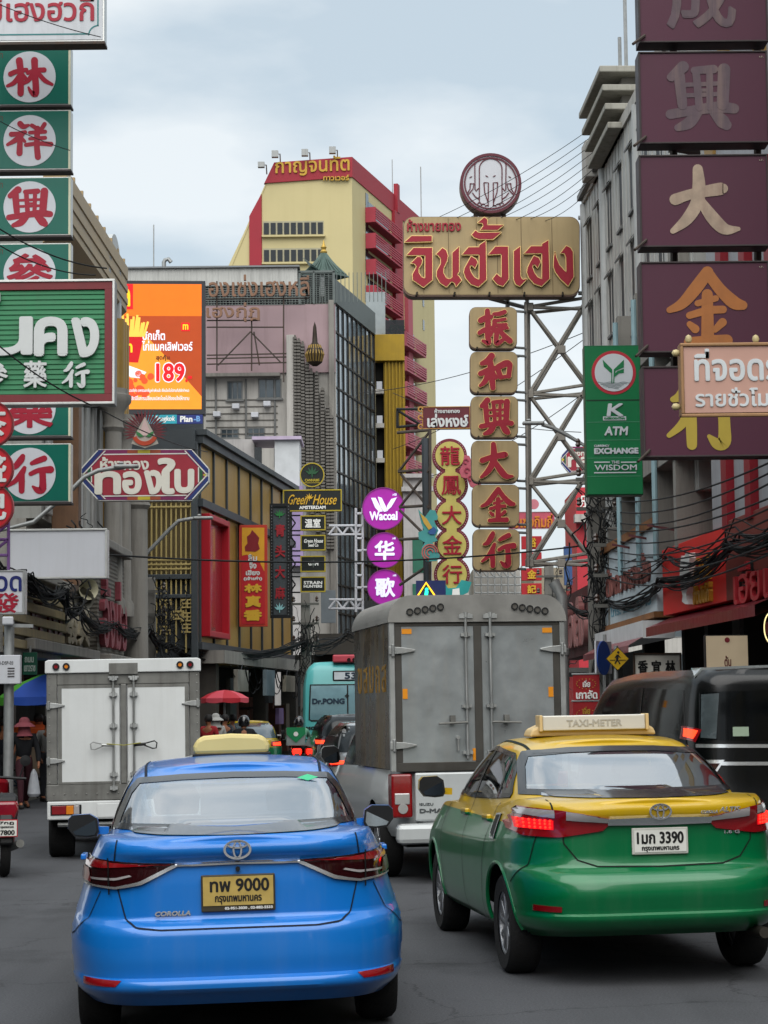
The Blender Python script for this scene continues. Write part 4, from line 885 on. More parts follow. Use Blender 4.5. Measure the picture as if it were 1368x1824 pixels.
def scooter(label, loc, rz, body_m, plate=None, lit=True, full=True, group=None):
    root = thing('motorbike', label, 'motorbike', loc, rz, group)
    for y, nm in ((0.0, 'wheel'), (1.25, 'wheel')):
        t = MB().lathe([(.2, -.05), (.26, -.055), (.285, -.03), (.29, 0), (.285, .03), (.26, .055), (.2, .05)], (0, y, .29), 'X', 32).build('wheel', RUB, root, smooth=True)
        m2 = MB().lathe([(.2, -.045), (.205, 0), (.2, .045), (.17, .04), (.17, -.04), (.2, -.045)], (0, y, .29), 'X', 28)
        for k in range(5): a = 2 * math.pi * k / 5; m2.bar((0, y, .29), (0, y + .18 * math.cos(a), .29 + .18 * math.sin(a)), .04, .03)
        m2.build('rim', ALU, t)
    body = MB(); body.prism([(-.18, .66), (-.22, .8), (.0, .84), (.5, .78), (.62, .55), (.62, .36), (1.0, .36), (1.12, .8), (1.0, 1.0), (1.1, 1.02), (1.22, .8), (1.1, .3), (.3, .28), (.1, .5)], -.14, .14, Matrix.Rotation(R(90), 4, 'Z')); body.build('body', body_m, root, bevel=.05)
    MB().prism([(-.2, .8), (-.15, .86), (.1, .88), (.55, .82), (.55, .77), (0, .79)], -.13, .13, Matrix.Rotation(R(90), 4, 'Z')).build('seat', BLK, root, bevel=.03)
    MB().prism([(-.36, .36), (-.33, .56), (-.22, .72), (-.14, .7), (-.24, .52), (-.3, .34)], -.075, .075, Matrix.Rotation(R(90), 4, 'Z')).build('mudguard', BLK, root, bevel=.02)
    MB().prism([(-.09, .62), (.09, .62), (.13, .72), (.1, .79), (-.1, .79), (-.13, .72)], -.26, -.14).build('taillight', GLOW if lit else REDL, root, bevel=.02)
    pl = MB().box(-.11, .11, -.375, -.365, .44, .62, Matrix.Translation((0, -.03, 0))).build('number_plate', mat('plate_red_rim', 'a8202c', .5), root)
    if plate:
        M = Matrix.Translation((0, -.03, 0)); MB().box(-.1, .1, -.38, -.374, .45, .61, M).build('plate_face', mat('white_plate_face', ''), pl)
        mb = MB(); letters(mb, plate[0], -.08, .07, .565, .602, -.384, -.378, .002); letters(mb, 'กรุงเทพมหานคร', -.07, .07, .525, .552, -.384, -.378, .001); letters(mb, plate[1], -.07, .08, .46, .512, -.384, -.378, .003)
        mb.v = [tuple(M @ Vector(v)) for v in mb.v]; mb.build('lettering', BLKT, pl)
    mb = MB(); mb.tube([(-.32, .98, 1.0), (0, 1.05, 1.02), (.32, .98, 1.0)], .016, 8); mb.build('handlebar', BLK, root)
    for sx in (-1, 1): mb = MB(); mb.tube([(sx * .25, 1.0, 1.01), (sx * .3, .98, 1.17)], .008, 6); mb.lathe([(.001, 0), (.06, .005), (.06, .02), (.001, .03)], (sx * .31, .96, 1.2), 'Y', 14); mb.build('wing_mirror', BLK, root)
    MB().tube([(.12, .5, .28), (.15, -.25, .36)], .045, 10).build('exhaust_pipe', STEELD, root, smooth=True)
    mb = MB(); 
    for sx in (-1, 1): mb.tube([(sx * .09, 1.2, .3), (sx * .06, 1.1, .9)], .02, 8)
    mb.build('fork', STEEL, root)
    return root
# ------------------------------------------------------------------ brush-written characters (strokes of x, y, width) and shop signs
GLY = {
 '大': ((150, 50, 625, 560), [[(340, 75, 70), (345, 200, 90), (330, 320, 90), (260, 440, 80), (165, 525, 40)], [(185, 295, 80), (300, 255, 72), (480, 222, 88), (505, 218, 70)], [(350, 300, 60), (430, 430, 90), (510, 515, 80), (600, 515, 30)]]),
 '金': ((120, 650, 635, 1170), [[(390, 690, 75), (310, 790, 82), (220, 885, 68), (135, 925, 40)], [(395, 700, 70), (470, 800, 75), (555, 880, 85), (615, 900, 60)], [(320, 885, 40), (440, 855, 40)], [(265, 960, 45), (385, 930, 50), (485, 925, 50)], [(385, 830, 70), (380, 1100, 82)], [(265, 1015, 40), (300, 1045, 55)], [(480, 1005, 55), (430, 1050, 40)], [(255, 1125, 60), (380, 1118, 64), (505, 1118, 76)]]),
 '行': ((120, 1255, 640, 1780), [[(300, 1285, 62), (280, 1330, 82), (220, 1415, 72), (165, 1440, 42)], [(320, 1440, 50), (290, 1510, 72), (220, 1610, 60), (130, 1680, 35)], [(290, 1510, 70), (290, 1620, 76), (290, 1745, 70)], [(400, 1380, 48), (460, 1350, 68), (540, 1315, 72)], [(390, 1520, 55), (480, 1475, 62), (610, 1465, 90)], [(520, 1480, 80), (525, 1620, 82), (520, 1725, 92), (470, 1738, 80), (415, 1690, 30)]]),
 '和': ((120, 645, 560, 1140), [[(290, 680, 88), (240, 745, 90), (165, 780, 60)], [(145, 915, 70), (250, 870, 80), (340, 840, 60)], [(270, 760, 80), (285, 900, 90), (300, 1105, 70)], [(240, 930, 80), (200, 1020, 70), (138, 1075, 40)], [(300, 900, 60), (345, 970, 50)], [(365, 850, 70), (400, 960, 70)], [(370, 830, 80), (480, 780, 90), (525, 800, 70)], [(525, 800, 70), (505, 955, 60)], [(400, 968, 50), (515, 950, 50)]]),
 '振': ((105, 30, 580, 540), [[(145, 190, 78), (220, 155, 80), (290, 140, 60)], [(240, 60, 70), (245, 200, 80), (240, 400, 80), (250, 505, 65), (170, 470, 40)], [(125, 360, 60), (200, 320, 70), (290, 290, 50)], [(330, 105, 50), (400, 102, 62), (480, 75, 60)], [(340, 200, 70), (320, 300, 50), (280, 400, 40)], [(340, 200, 50), (485, 175, 42)], [(350, 258, 48), (495, 250, 48)], [(335, 330, 68), (480, 292, 60), (515, 300, 40)], [(370, 330, 70), (355, 500, 68), (420, 480, 60), (480, 430, 40)], [(420, 350, 60), (480, 420, 82), (545, 475, 82)]]),
 '興': ((130, 1230, 580, 1740), [[(240, 1262, 80), (165, 1340, 60)], [(215, 1330, 76), (230, 1550, 66)], [(495, 1285, 84), (480, 1550, 80)], [(320, 1300, 52), (335, 1570, 52)], [(310, 1290, 50), (430, 1282, 60)], [(405, 1290, 46), (400, 1570, 46)], [(225, 1400, 30), (470, 1390, 30)], [(225, 1480, 30), (480, 1470, 30)], [(335, 1440, 24), (400, 1440, 24)], [(155, 1620, 66), (300, 1592, 68), (450, 1570, 78), (550, 1582, 70)], [(330, 1600, 60), (270, 1685, 80), (198, 1722, 48)], [(420, 1600, 60), (475, 1675, 92), (500, 1705, 72)]]),
 '林': ((55, 105, 515, 470), [[(180, 135, 66), (195, 250, 60), (195, 440, 60)], [(95, 260, 50), (150, 238, 46), (250, 222, 40)], [(190, 270, 50), (130, 340, 45), (65, 370, 30)], [(215, 270, 40), (240, 300, 40)], [(330, 135, 66), (335, 250, 60), (345, 440, 62), (300, 430, 40), (272, 385, 20)], [(265, 250, 40), (340, 228, 46), (425, 225, 50)], [(320, 260, 50), (270, 320, 45), (220, 350, 30)], [(365, 250, 40), (430, 320, 45), (505, 360, 30)]]),
 '祥': ((75, 715, 505, 1100), [[(200, 742, 56), (230, 770, 50), (278, 757, 25)], [(120, 845, 50), (180, 840, 42), (245, 825, 40)], [(220, 840, 50), (160, 900, 50), (85, 945, 30)], [(200, 880, 50), (195, 1030, 58)], [(215, 880, 30), (243, 915, 30)], [(308, 760, 40), (355, 790, 42)], [(425, 748, 42), (400, 790, 40)], [(290, 830, 36), (430, 822, 40)], [(290, 890, 32), (430, 882, 40)], [(255, 950, 40), (370, 937, 42), (485, 945, 48)], [(360, 790, 55), (355, 950, 55), (365, 1070, 58)]]),
}
def smooth_path(p, k=5):
    if len(p) < 3: return [tuple(p[0][i] + (p[1][i] - p[0][i]) * t / k for i in range(3)) for t in range(k + 1)]
    out = []; q = [p[0]] + list(p) + [p[-1]]
    for i in range(1, len(q) - 2):
        for t in range(k):
            s = t / k; out.append(tuple(.5 * (2 * q[i][c] + (q[i + 1][c] - q[i - 1][c]) * s + (2 * q[i - 1][c] - 5 * q[i][c] + 4 * q[i + 1][c] - q[i + 2][c]) * s * s + (3 * q[i][c] - q[i - 1][c] - 3 * q[i + 1][c] + q[i + 2][c]) * s ** 3) for c in range(3)))
    return out + [tuple(p[-1])]
def brush(mb, ch, x0, x1, z0, z1, y0, y1, grow=0.0):
    """a character written with a broad brush, fitted into the rectangle"""
    if ch not in GLY: return letters(mb, ch, x0, x1, z0, z1, y0, y1, (x1 - x0) * .022 + grow)
    (a0, b0, a1, b1), st = GLY[ch]; kx, kz = (x1 - x0) / (a1 - a0), (z1 - z0) / (b1 - b0); kw = (kx + kz) / 2
    for i, s in enumerate(st):
        p = smooth_path([(x0 + (x - a0) * kx, z1 - (y - b0) * kz, w_ * kw) for x, y, w_ in s]); e = y0 + .0004 * i
        mb.stroke([(a, b) for a, b, c in p], [max(.004, c + 2 * grow) for a, b, c in p], e, y1)
        for q in (p[0], p[-1]): mb.disk(q[0], q[1], max(.004, q[2] / 2 + grow), e + .0002, y1, 14)
    return mb
def brush_on(S, ch, rect, m, y0, y1, grow_px=0, parent=None):
    u0, u1, v0, v1 = S.rect(*rect); return brush(MB(), ch, u0, u1, v0, v1, y0, y1, S.size(rect[0], rect[1], 1) * grow_px).build('character', m, parent or S.root)
GALV = mat('galvanised_frame', '8f9190', .5, .6, var=.15, vs=6, streak=.3)
DKFR = mat('dark_sign_edge', '3a3434', .6, .2, var=.2)
RUSTY = mat('rusty_steel', '4d4641', .7, .5, var=.3, vs=5, streak=.4, dirt='5a3a22')
ALUF = mat('aluminium_edge', 'b4b5b2', .35, .7, var=.1)
LGREY = mat('pale_grey_panel', 'b7b9be', .35, var=.05, vs=.8, streak=.12, dirt='8a8984')
CRIM = mat('crimson_letter', '90122a', .45, var=.05)
SGREEN = mat('sign_green', '00584a', .35, var=.06, vs=1.2, streak=.12, dirt='1c3a30')
# ---- far left: column of green panels with white discs
yt = [(85, 188), (197, 303), (316, 420), (434, 537), (556, 658), (675, 778), (791, 895)]
for (a, b), ch, lb in zip(yt, '林祥興參茸藥行', ('topmost green panel of the tall column, red character 林 on its white disc', 'green panel second from the top of the column, red character 祥 on white disc', 'green panel third from the top of the column, red character 興 on white disc', 'green panel half hidden above the big green shop sign, red character 參',
        'green panel wholly behind the big green shop sign', 'green panel just below the big green shop sign, red character 藥 on white disc', 'lowest green panel of the tall column, red character 行 on white disc')):
    if ch == '茸': continue
    S = Sign('green_sign', lb, 'shop sign', -112, a, 126, b, 36, 0, 'green panels of the tall sign column')
    S.panel('cabinet', ALUF, 0, .26); S.panel('face', SGREEN, -.012, 0, (-110, a + 2, 122, b - 2), 0); S.panel('edge_strip', mat('cream_edge', 'bdbca4', .5, streak=.3), -.02, .0, (122, a, 126, b), .003)
    cx = 53; cy = (a + b) / 2 + 1
    d = S.disk('white_disc', LGREY, -.02, -.012, cx, cy, 46.5)
    brush_on(S, ch, (cx - 41, cy - 35, cx + 42, cy + 35), CRIM, -.028, -.02, 0, d)
    S.text('ยา', (-4, a + 10, 5, a + 19), mat('brown_small_letter', '5a3a2c', .6), -.016, -.012)
    S.panel('bottom_lip', DKFR, -.03, .27, (-112, b, 127, b + 4), .004)
S = Sign('white_sign', 'pale grey signboard with red Thai lettering and teal border above the green column', 'shop sign', -110, -60, 186, 75, 34)
S.panel('cabinet', ALUF, 0, .3); S.panel('face', mat('old_white_panel', 'b3b6ba', .4, var=.06, streak=.15), -.012, 0, (-108, -58, 183, 72), 0)
TEAL = mat('teal_line', '2c6d6e', .5)
S.panel('border_line', TEAL, -.016, -.012, (-108, 61, 158, 63.5), 0); S.panel('border_line', TEAL, -.016, -.012, (173.5, -58, 176, 46), 0)
mb = MB(); c = S.uv(176, 63); mb.ring(c[0], c[1], S.size(100, 50, 16.5), S.size(100, 50, 19), -.016, -.012, 16, 90, 180); mb.build('border_line', TEAL, S.root)
S.text('ม่เฮงฮวกี่', (-22, -10, 168, 39), CRIM, -.03, -.012, .9); S.panel('bottom_lip', RUSTY, -.02, .31, (-110, 75, 187, 80), .004)
# ---- big green slatted sign
S = Sign('slatted_sign', 'large green slatted signboard with maroon frame and raised white Thai letters', 'shop sign', -160, 500, 204, 722, 31.5)
S.panel('cabinet', GALV, 0, .3); MRN = mat('maroon_frame', '6d2a2e', .55, var=.1, streak=.2)
S.rim('frame', MRN, -.05, 0, (-158, 504, 201, 718), 14)
S.rim('outer_trim', ALUF, -.07, 0, (-160, 500, 205, 722), 4)
mb = MB(); u0, u1, v0, v1 = S.rect(-144, 518, 187, 704); n = 21
for k in range(n):
    z = v0 + (v1 - v0) * k / n; h_ = (v1 - v0) / n; mb.add([(u0, -.012, z), (u1, -.012, z), (u1, -.03, z + .01), (u0, -.03, z + .01), (u0, -.014, z + h_), (u1, -.014, z + h_)], [(0, 1, 2, 3), (3, 2, 5, 4)])
mb.build('green_slats', mat('green_siding', '1d6a42', .5, var=.08, streak=.15), S.root)
WL = mat('white_raised_letter', 'b9bcbb', .5, var=.05)
S.text('มั่', (-200, 505, -62, 636), WL, -.1, -.03, 2.5); S.text('น', (-40, 566, 60, 635), WL, -.1, -.03, 2.5); S.text('ค', (62, 566, 122, 636), WL, -.1, -.03, 4); S.text('ง', (128, 567, 178, 638), WL, -.1, -.03, 4)
S.text('่', (-8, 522, 2, 540), WL, -.1, -.03, 2)
for ch, r in (('參', (-36, 644, 16, 690)), ('藥', (43, 644, 85, 692)), ('行', (112, 645, 160, 692))): brush_on(S, ch, r, WL, -.08, -.03)
S.bars('floodlight_arm', BLK, [((150, 724, -.02), (178, 729, -.25)), ((165, 729, -.25), (182, 727, -.25))], .02)
# ---- red discs at the picture's edge
for cy, ch, lb in ((755, '茶', 'upper red disc sign with white character at the edge of the street'), (835, '盛', 'middle red disc sign between the two other discs'), (903, '記', 'lowest red disc sign with a white curved stroke')):
    S = Sign('disc_sign', lb, 'shop sign', -60, cy - 36, 23, cy + 36, 28.5, 0, 'red discs in a column'); S.disk('disc', mat('sign_red', 'a8121f', .4, var=.06), -.01, .12, -18, cy, 41); S.ring('rim', mat('dark_red_rim', '6a1018', .5), -.03, .0, -18, cy, 39.5, 42)
    brush_on(S, ch, (-48, cy - 26, 12, cy + 24), WL, -.03, -.01)
S = Sign('sign_bracket', 'purple painted lattice bracket below the red discs', 'bracket', -20, 895, 17, 1012, 29)
S.bars('bracket_frame', mat('purple_paint', '6d4a80', .5), [((15, 890, 0), (15, 1015, 0)), ((-20, 890, 0), (-20, 1015, 0))] + [((15, 905 + 28 * k, 0), (-20, 905 + 28 * k, 0)) for k in range(4)] + [((15, 905 + 28 * k, 0), (-20, 933 + 28 * k, 0)) for k in range(3)], .022)
S = Sign('small_sign', 'white lightbox with blue Thai letters above a red Chinese character', 'shop sign', -80, 1016, 43, 1094, 33)
S.panel('cabinet', ALUF, 0, .28); S.rim('frame', GALV, -.02, 0, (-80, 1016, 44, 1095), 3); S.panel('face', LGREY, -.008, 0, (-76, 1019, 40, 1091), 0)
S.text('นวด', (-28, 1026, 39, 1054), mat('navy_letter', '141f5c', .5), -.02, -.008, .9); S.text('發', (-18, 1056, 34, 1092), CRIM, -.02, -.008, .9)
S = Sign('blank_sign', 'blank pale grey lightbox hanging above the overhead cables', 'shop sign', 14, 943, 190, 1030, 35.5)
S.panel('cabinet', ALUF, 0, .34); S.rim('frame', ALUF, -.03, 0, (14, 942, 191, 1031), 3.5); S.panel('face', LGREY, -.008, 0, (17, 946, 188, 1027), 0)
# ---- octagonal gold-shop sign with its rayed emblem, and its twin far down the street
def octagon(label, x0, y0, x1, y1, Y, lit=True, grp='octagonal gold shop signs', mini=False):
    S = Sign('octagon_sign', label, 'shop sign', x0, y0, x1, y1, Y, 0, grp); W_, H_ = x1 - x0, y1 - y0; cx_, cy_ = (W_ * .135, H_ * .37)
    def oc(i): return [(x0 + cx_, y0 + i), (x1 - cx_, y0 + i), (x1 - i, y0 + cy_), (x1 - i, y1 - cy_), (x1 - cx_, y1 - i), (x0 + cx_, y1 - i), (x0 + i, y1 - cy_), (x0 + i, y0 + cy_)]
    S.poly('cabinet', ALUF, 0, .25, oc(0)); rd = mat('brick_red_face', '8a2230', .45, var=.06, streak=.1)
    k = W_ / 230
    f = S.poly('face', mat('plum_border', '6b1d4a', .45), -.012, 0, oc(1.5 * k)); S.poly('inner_face', rd, -.018, -.012, [(x0 + 41 * k, y0 + 10 * k), (x1 - 41 * k, y0 + 10 * k), (x1 - 19 * k, y0 + 33 * k), (x1 - 19 * k, y1 - 33 * k), (x1 - 41 * k, y1 - 10 * k), (x0 + 41 * k, y1 - 10 * k), (x0 + 19 * k, y1 - 33 * k), (x0 + 19 * k, y0 + 33 * k)], f)
    NV, GO, GR = mat('navy_band', '1c2c62', .5), mat('gold_band', 'a99a2c', .5), mat('green_band', '17492c', .5); wl = mat('white_line', 'c4c4bd', .5)
    for sx in (0, 1):
        X = (lambda v: x0 + v) if sx == 0 else (lambda v: x1 - v)
        for sy in (0, 1):
            Yy = (lambda v: y0 + v) if sy == 0 else (lambda v: y1 - v)
            S.poly('navy_band', NV, -.021, -.012, [(X(1 * k), Yy(36 * k)), (X(31 * k), Yy(2 * k)), (X(40 * k), Yy(2 * k)), (X(1 * k), Yy(46 * k))], f)
            for d in (28, 42): S.poly('white_line', wl, -.024, -.012, [(X(1 * k), Yy((d + 5) * k)), (X((d + 0) * k), Yy(3 * k)), (X((d + 2.4) * k), Yy(3 * k)), (X(1 * k), Yy((d + 8) * k))], f)
        S.poly('gold_band', GO, -.016, -.012, [(X(1 * k), y0 + 40 * k), (X(11 * k), (y0 + y1) / 2), (X(1 * k), y1 - 40 * k)], f); S.panel('green_band', GR, -.022, -.012, (min(X(11 * k), X(17 * k)), y0 + 34 * k, max(X(11 * k), X(17 * k)), y1 - 34 * k), 0, f); S.panel('white_line', wl, -.023, -.012, (min(X(17.5 * k), X(19.5 * k)), y0 + 33 * k, max(X(17.5 * k), X(19.5 * k)), y1 - 33 * k), 0, f)
    for yy in (y0 + 8 * k, y1 - 10 * k): S.panel('white_line', wl, -.022, -.012, (x0 + 40 * k, yy, x1 - 40 * k, yy + 2 * k), 0, f)
    cx = (x0 + x1) / 2 - 2 * k
    for yy in (y0 + 1.5 * k, y1 - 7.5 * k):
        S.panel('orange_band', mat('orange_band', '8a4028', .5), -.016, -.012, (cx - 30 * k, yy, cx + 30 * k, yy + 6 * k), 0, f); S.panel('gold_band', GO, -.019, -.012, (cx - 11 * k, yy, cx + 11 * k, yy + 6 * k), 0, f)
    CW = mat('cream_letter', 'c6c3b8', .5, var=.05)
    S.text('ห้างทอง', (x0 + 34 * k, y0 + 14 * k, x0 + 122 * k, y0 + 38 * k), CW, -.03, -.018, .9 * k)
    for ch, r in (('ท', (24, 40, 72, 82)), ('อ', (74, 40, 109, 82)), ('ง', (113, 38, 146, 82)), ('ใ', (138, 16, 170, 82)), ('บ', (168, 36, 204, 80))): S.text(ch, (x0 + r[0] * k, y0 + r[1] * k, x0 + r[2] * k, y0 + r[3] * k), CW, -.04, -.018, 2.8 * k)
    return S
S = octagon('octagonal red sign with white Thai lettering, navy corner bands and emblem above it', 145, 800, 372, 892, 42)
S2 = Sign('rayed_emblem', 'emblem of dark red rays round a white stupa on top of the octagonal sign', 'emblem', 228, 728, 290, 797, 41.9)
mb = MB(); c = S2.uv(258, 770); k = S2.size(258, 770, 1)
for i in range(23):
    a = R(-18 + 216 * i / 22); r1 = k * (38 + 5 * math.sin(math.pi * i / 22)); p = lambda r, t: (c[0] + r * math.cos(t), c[1] + r * math.sin(t)); mb.prism([p(k * 12, a), p(r1 * .7, a + .075), p(r1, a), p(r1 * .7, a - .075)], .02 + .0005 * i, .05)
mb.build('rays', mat('ray_maroon', '5c2228', .5, streak=.2), S2.root)
S2.poly('backing', mat('pale_backing', '9d968c', .6), .0, .03, [(240, 775), (258, 742), (276, 775), (282, 790), (258, 798), (234, 790)])
S2.poly('stupa', mat('pale_stupa', 'b89f9c', .6), -.015, .0, [(258, 745), (267, 769), (249, 769)]); S2.poly('stupa', mat('pale_stupa', ''), -.014, 0, [(247, 769), (269, 769), (271, 776), (245, 776)])
S2.poly('leaf', mat('leaf_green', '2d6a3a', .5), -.02, .0, [(242, 768), (249, 771), (256, 777), (250, 779), (244, 775)]); S2.poly('leaf', mat('leaf_green', ''), -.02, .0, [(274, 768), (267, 771), (260, 777), (266, 779), (272, 775)])
mb = MB(); c = S2.uv(258, 770); mb.ring(c[0], c[1], k * 16.5, k * 24, -.025, .0, 24, 205, 335); mb.build('ribbon', mat('orange_red_ribbon', 'a03a20', .5), S2.root)
octagon('octagonal red sign far down the street, partly behind the steel lattice and bank sign', 1000, 795, 1105, 843, 74)
# ---- LED screen with an advertisement, and its name strip
S = Sign('led_screen', 'bright orange LED advertising screen in a black frame on the concrete building', 'screen', 150, 500, 366, 738, 78, 4)
S.panel('housing', mat('black_screen_frame', '2c2d31', .5, var=.05), 0, .6); EM = .2
def em(n, c, e=EM): return mat('screen_' + n, c, .4, emit=e, var=.04, spec=.2)
f = S.panel('screen_face', em('dark_orange', 'a03e14'), -.01, 0, (152, 506, 359, 728), 0)
S.panel('top_band', em('orange', 'e26a12'), -.014, -.01, (152, 506, 359, 563), 0, f); S.poly('amber_area', em('amber', 'ea8a26'), -.016, -.01, [(152, 600), (262, 600), (300, 640), (359, 706), (359, 729), (152, 729)], f)
S.panel('logo_tile', em('red', 'd8101c'), -.02, -.01, (196, 506, 237, 551), .0, f)
arch_ = lambda x, y, w_, h_, cl: S.text('m', (x, y, x + w_, y + h_), cl, -.026, -.02, w_ * .04, f, 'arches')
YL = em('yellow', 'ffc020'); arch_(206, 514, 26, 32, YL); S.panel('logo_tile', em('red', ''), -.02, -.01, (323, 575, 338, 590), 0, f); arch_(325.5, 577.5, 10, 10, YL)
S.poly('carton', em('deep_red', 'b80f18'), -.022, -.01, [(196, 594), (258, 590), (246, 646), (206, 644)], f); arch_(219, 612, 17, 16, YL)
mb = MB()
for k in range(16): a = S.uv(206 + 3.3 * k, 600); b = S.uv(200 + 4.2 * k + rnd.uniform(-3, 3), 560 + abs(k - 7) * 1.6 + rnd.uniform(-4, 8)); mb.stroke([a, b], .085, -.024 - .0006 * k, -.02)
mb.build('fries', em('fries', 'f3b84a'), f)
S.poly('dip_cup', em('white', 'd8d8e0'), -.024, -.01, [(226, 650), (261, 663), (252, 674), (232, 672), (222, 662)], f)
mb = MB()
for k in range(26): c = S.uv(200 + rnd.random() * 70, 690 + rnd.uniform(-25, 22)); mb.disk(c[0], c[1], rnd.uniform(.08, .2), -.018 - .0004 * k, -.01, 9)
mb.build('fried_chicken', em('crisp_red', 'cf4a22'), f)
WH = em('white', '')
S.text('บักเก็ต', (254, 588, 294, 606), WH, -.028, -.01, .4, f); S.text('ไก่แมคเลิฟเวอร์', (253, 607, 343, 625), WH, -.028, -.01, .4, f); S.text('สุดคุ้ม', (278, 632, 302, 643), em('brown', '402010'), -.028, -.01, .3, f)
S.text('189', (276, 645, 331, 682), WH, -.027, -.01, 2.6, f); S.text('189', (278, 647, 329, 680), em('red', ''), -.032, -.01, 1.2, f); S.text('.-', (330, 670, 342, 681), em('red', ''), -.03, -.01, .8, f)
S.text('สินค้ามีจำนวนจำกัด ราคารวมภาษีมูลค่าเพิ่มแล้ว เงื่อนไขเป็นไปตามที่บริษัทกำหนด', (215, 692, 337, 700), WH, -.028, -.01, .1, f); S.text('ขอสงวนสิทธิ์ในการเปลี่ยนแปลงโดยไม่ต้องแจ้งให้ทราบ', (215, 705, 337, 713), WH, -.028, -.01, .1, f)
S = Sign('name_strip', 'teal and navy name strip below the orange screen', 'sign', 258, 739, 362, 755, 77.6); S.panel('teal_half', mat('teal_strip', '2390a0', .4), -.02, .05, (258, 739, 315, 755)); S.panel('navy_half', mat('navy_strip', '1d2b6a', .4), -.021, .05, (315, 739, 361, 755))
S.text('Bangkok', (276, 741, 311, 753), WHT, -.03, -.02, .3, slant=.15); S.text('Plan', (321, 741, 343, 752), WHT, -.03, -.02, .5); S.text('-B', (345, 741, 357, 751), mat('light_blue_letter', '6c9cd0', .5), -.03, -.02, .5)
S = Sign('screen_backing', 'dark corrugated panel under the orange screen', 'panel', 180, 738, 362, 772, 78.3); S.panel('sheet', mat('dark_corrugated', '454a4f', .5, .3, wave=(10, 'Z')), 0, .2)
# ---- red and yellow vertical sign; black framed vertical sign
S = Sign('vertical_sign', 'tall red and yellow sign with Thai words above gold Chinese characters', 'shop sign', 426, 935, 476, 1116, 60)
S.panel('cabinet', mat('orange_red_frame', 'a8301c', .5, streak=.2), 0, .25); f = S.panel('face', mat('sign_scarlet', 'a3141c', .45, var=.08), -.02, 0, (430, 939, 472, 1112), 0)
S.poly('yellow_corner', mat('sign_amber', 'c08a1c', .45), -.026, -.02, [(431, 940), (471, 940), (471, 1018), (462, 1000), (440, 988), (431, 990)], f)
S.poly('seated_figure', mat('dark_red_figure', '701018', .5), -.034, -.02, [(449, 944), (455, 950), (462, 958), (460, 968), (463, 978), (455, 983), (437, 982), (436, 974), (441, 968), (440, 956), (446, 951)], f)
GL = mat('gold_letter', 'c39a2e', .4, .3, var=.08)
for t, r in (('ลิ้ม', (442, 987, 458, 1000)), ('จิง', (444, 1002, 457, 1013)), ('เฮียง', (438, 1015, 463, 1025)), ('(เจ้าเก่า)', (434, 1027, 467, 1035))): S.text(t, r, WL, -.034, -.02, .5, f)
for ch, r in (('林', (435, 1040, 467, 1056)), ('真', (437, 1061, 465, 1082)), ('香', (434, 1086, 467, 1106))): S.text(ch, r, GL, -.05, -.02, 1.2, f)
S = Sign('framed_sign', 'black perforated frame with red Chinese characters between a green and a blue leaf', 'shop sign', 481, 897, 517, 1101, 63)
S.rim('frame', mat('black_frame_steel', '17191b', .5, .4), -.06, .06, (481, 897, 517, 1101), 6)
mb = MB()
for k in range(36):
    for x in (484, 514): c = S.uv(x, 902 + 5.5 * k); mb.disk(c[0], c[1], .02, -.066, -.06, 8)
mb.build('rim_bulbs', mat('dim_bulb', '55585a', .3), S.root); S.panel('mesh_panel', mat('dark_mesh', '3a4044', .6, var=.3, vs=20), .0, .03, (487, 903, 511, 1095), 0)
leaf = lambda cx, cy, w_, h_: [(cx, cy - h_), (cx + w_ * .16, cy - h_ * .2), (cx + w_ * .6, cy - h_ * .75), (cx + w_ * .4, cy - h_ * .05), (cx + w_, cy - h_ * .25), (cx + w_ * .45, cy + h_ * .35), (cx + w_ * .1, cy + h_ * .3), (cx + w_ * .05, cy + h_ * .8), (cx - w_ * .05, cy + h_ * .8), (cx - w_ * .1, cy + h_ * .3), (cx - w_ * .45, cy + h_ * .35), (cx - w_, cy - h_ * .25), (cx - w_ * .4, cy - h_ * .05), (cx - w_ * .6, cy - h_ * .75), (cx - w_ * .16, cy - h_ * .2)]
S.poly('green_leaf', mat('leaf_neon_green', '1f6a33', .5), -.03, 0, leaf(498, 916, 10, 9)); S.poly('blue_leaf', mat('leaf_pale_blue', '7fb0b4', .5), -.03, 0, leaf(498, 1083, 10, 10))
for k, ch in enumerate('青头大麻'): S.text(ch, (490, 934 + 37 * k, 508, 956 + 37 * k), mat('neon_red', '8c1a24', .5), -.04, 0, .7)
# ---- round leaf sign, house sign and four small boards
BK = mat('sign_black', '0f1513', .35, var=.1); GO = mat('sign_gold_line', '9c8a24', .45)
S = Sign('round_sign', 'round black sign with a green leaf and gold rim above the black house sign', 'shop sign', 534, 825, 578, 868, 66); S.disk('disc', BK, 0, .15, 556, 846, 22); S.ring('rim', GO, -.03, .0, 556, 846, 20, 22); S.poly('leaf', mat('dim_leaf_green', '1f4a2c', .5), -.03, 0, leaf(556, 841, 13, 12))
S.text('CANNABIS', (543, 853, 569, 858), GO, -.03, 0, .25); S.panel('pill_outline', GO, -.012, 0, (541, 859.5, 571, 860.5), 0)
def board(label, x0, y0, x1, y1, grp=None):
    S = Sign('black_sign', label, 'shop sign', x0, y0, x1, y1, 66, 0, grp); S.panel('panel', BK, 0, .15); S.rim('gold_border', GO, -.025, 0, (x0, y0, x1, y1), 2.2); return S
S = board('wide black sign with gold script lettering under the round leaf sign', 504, 872, 609, 911); S.text('Green', (511, 881, 546, 899), GL, -.03, 0, .15, slant=.3); S.text('House', (557, 881, 598, 899), GL, -.03, 0, .15, slant=.25); S.poly('leaf', GL, -.03, 0, leaf(551, 886, 8, 8)); S.text('AMSTERDAM', (533, 901, 580, 907), WHT, -.03, 0, .3)
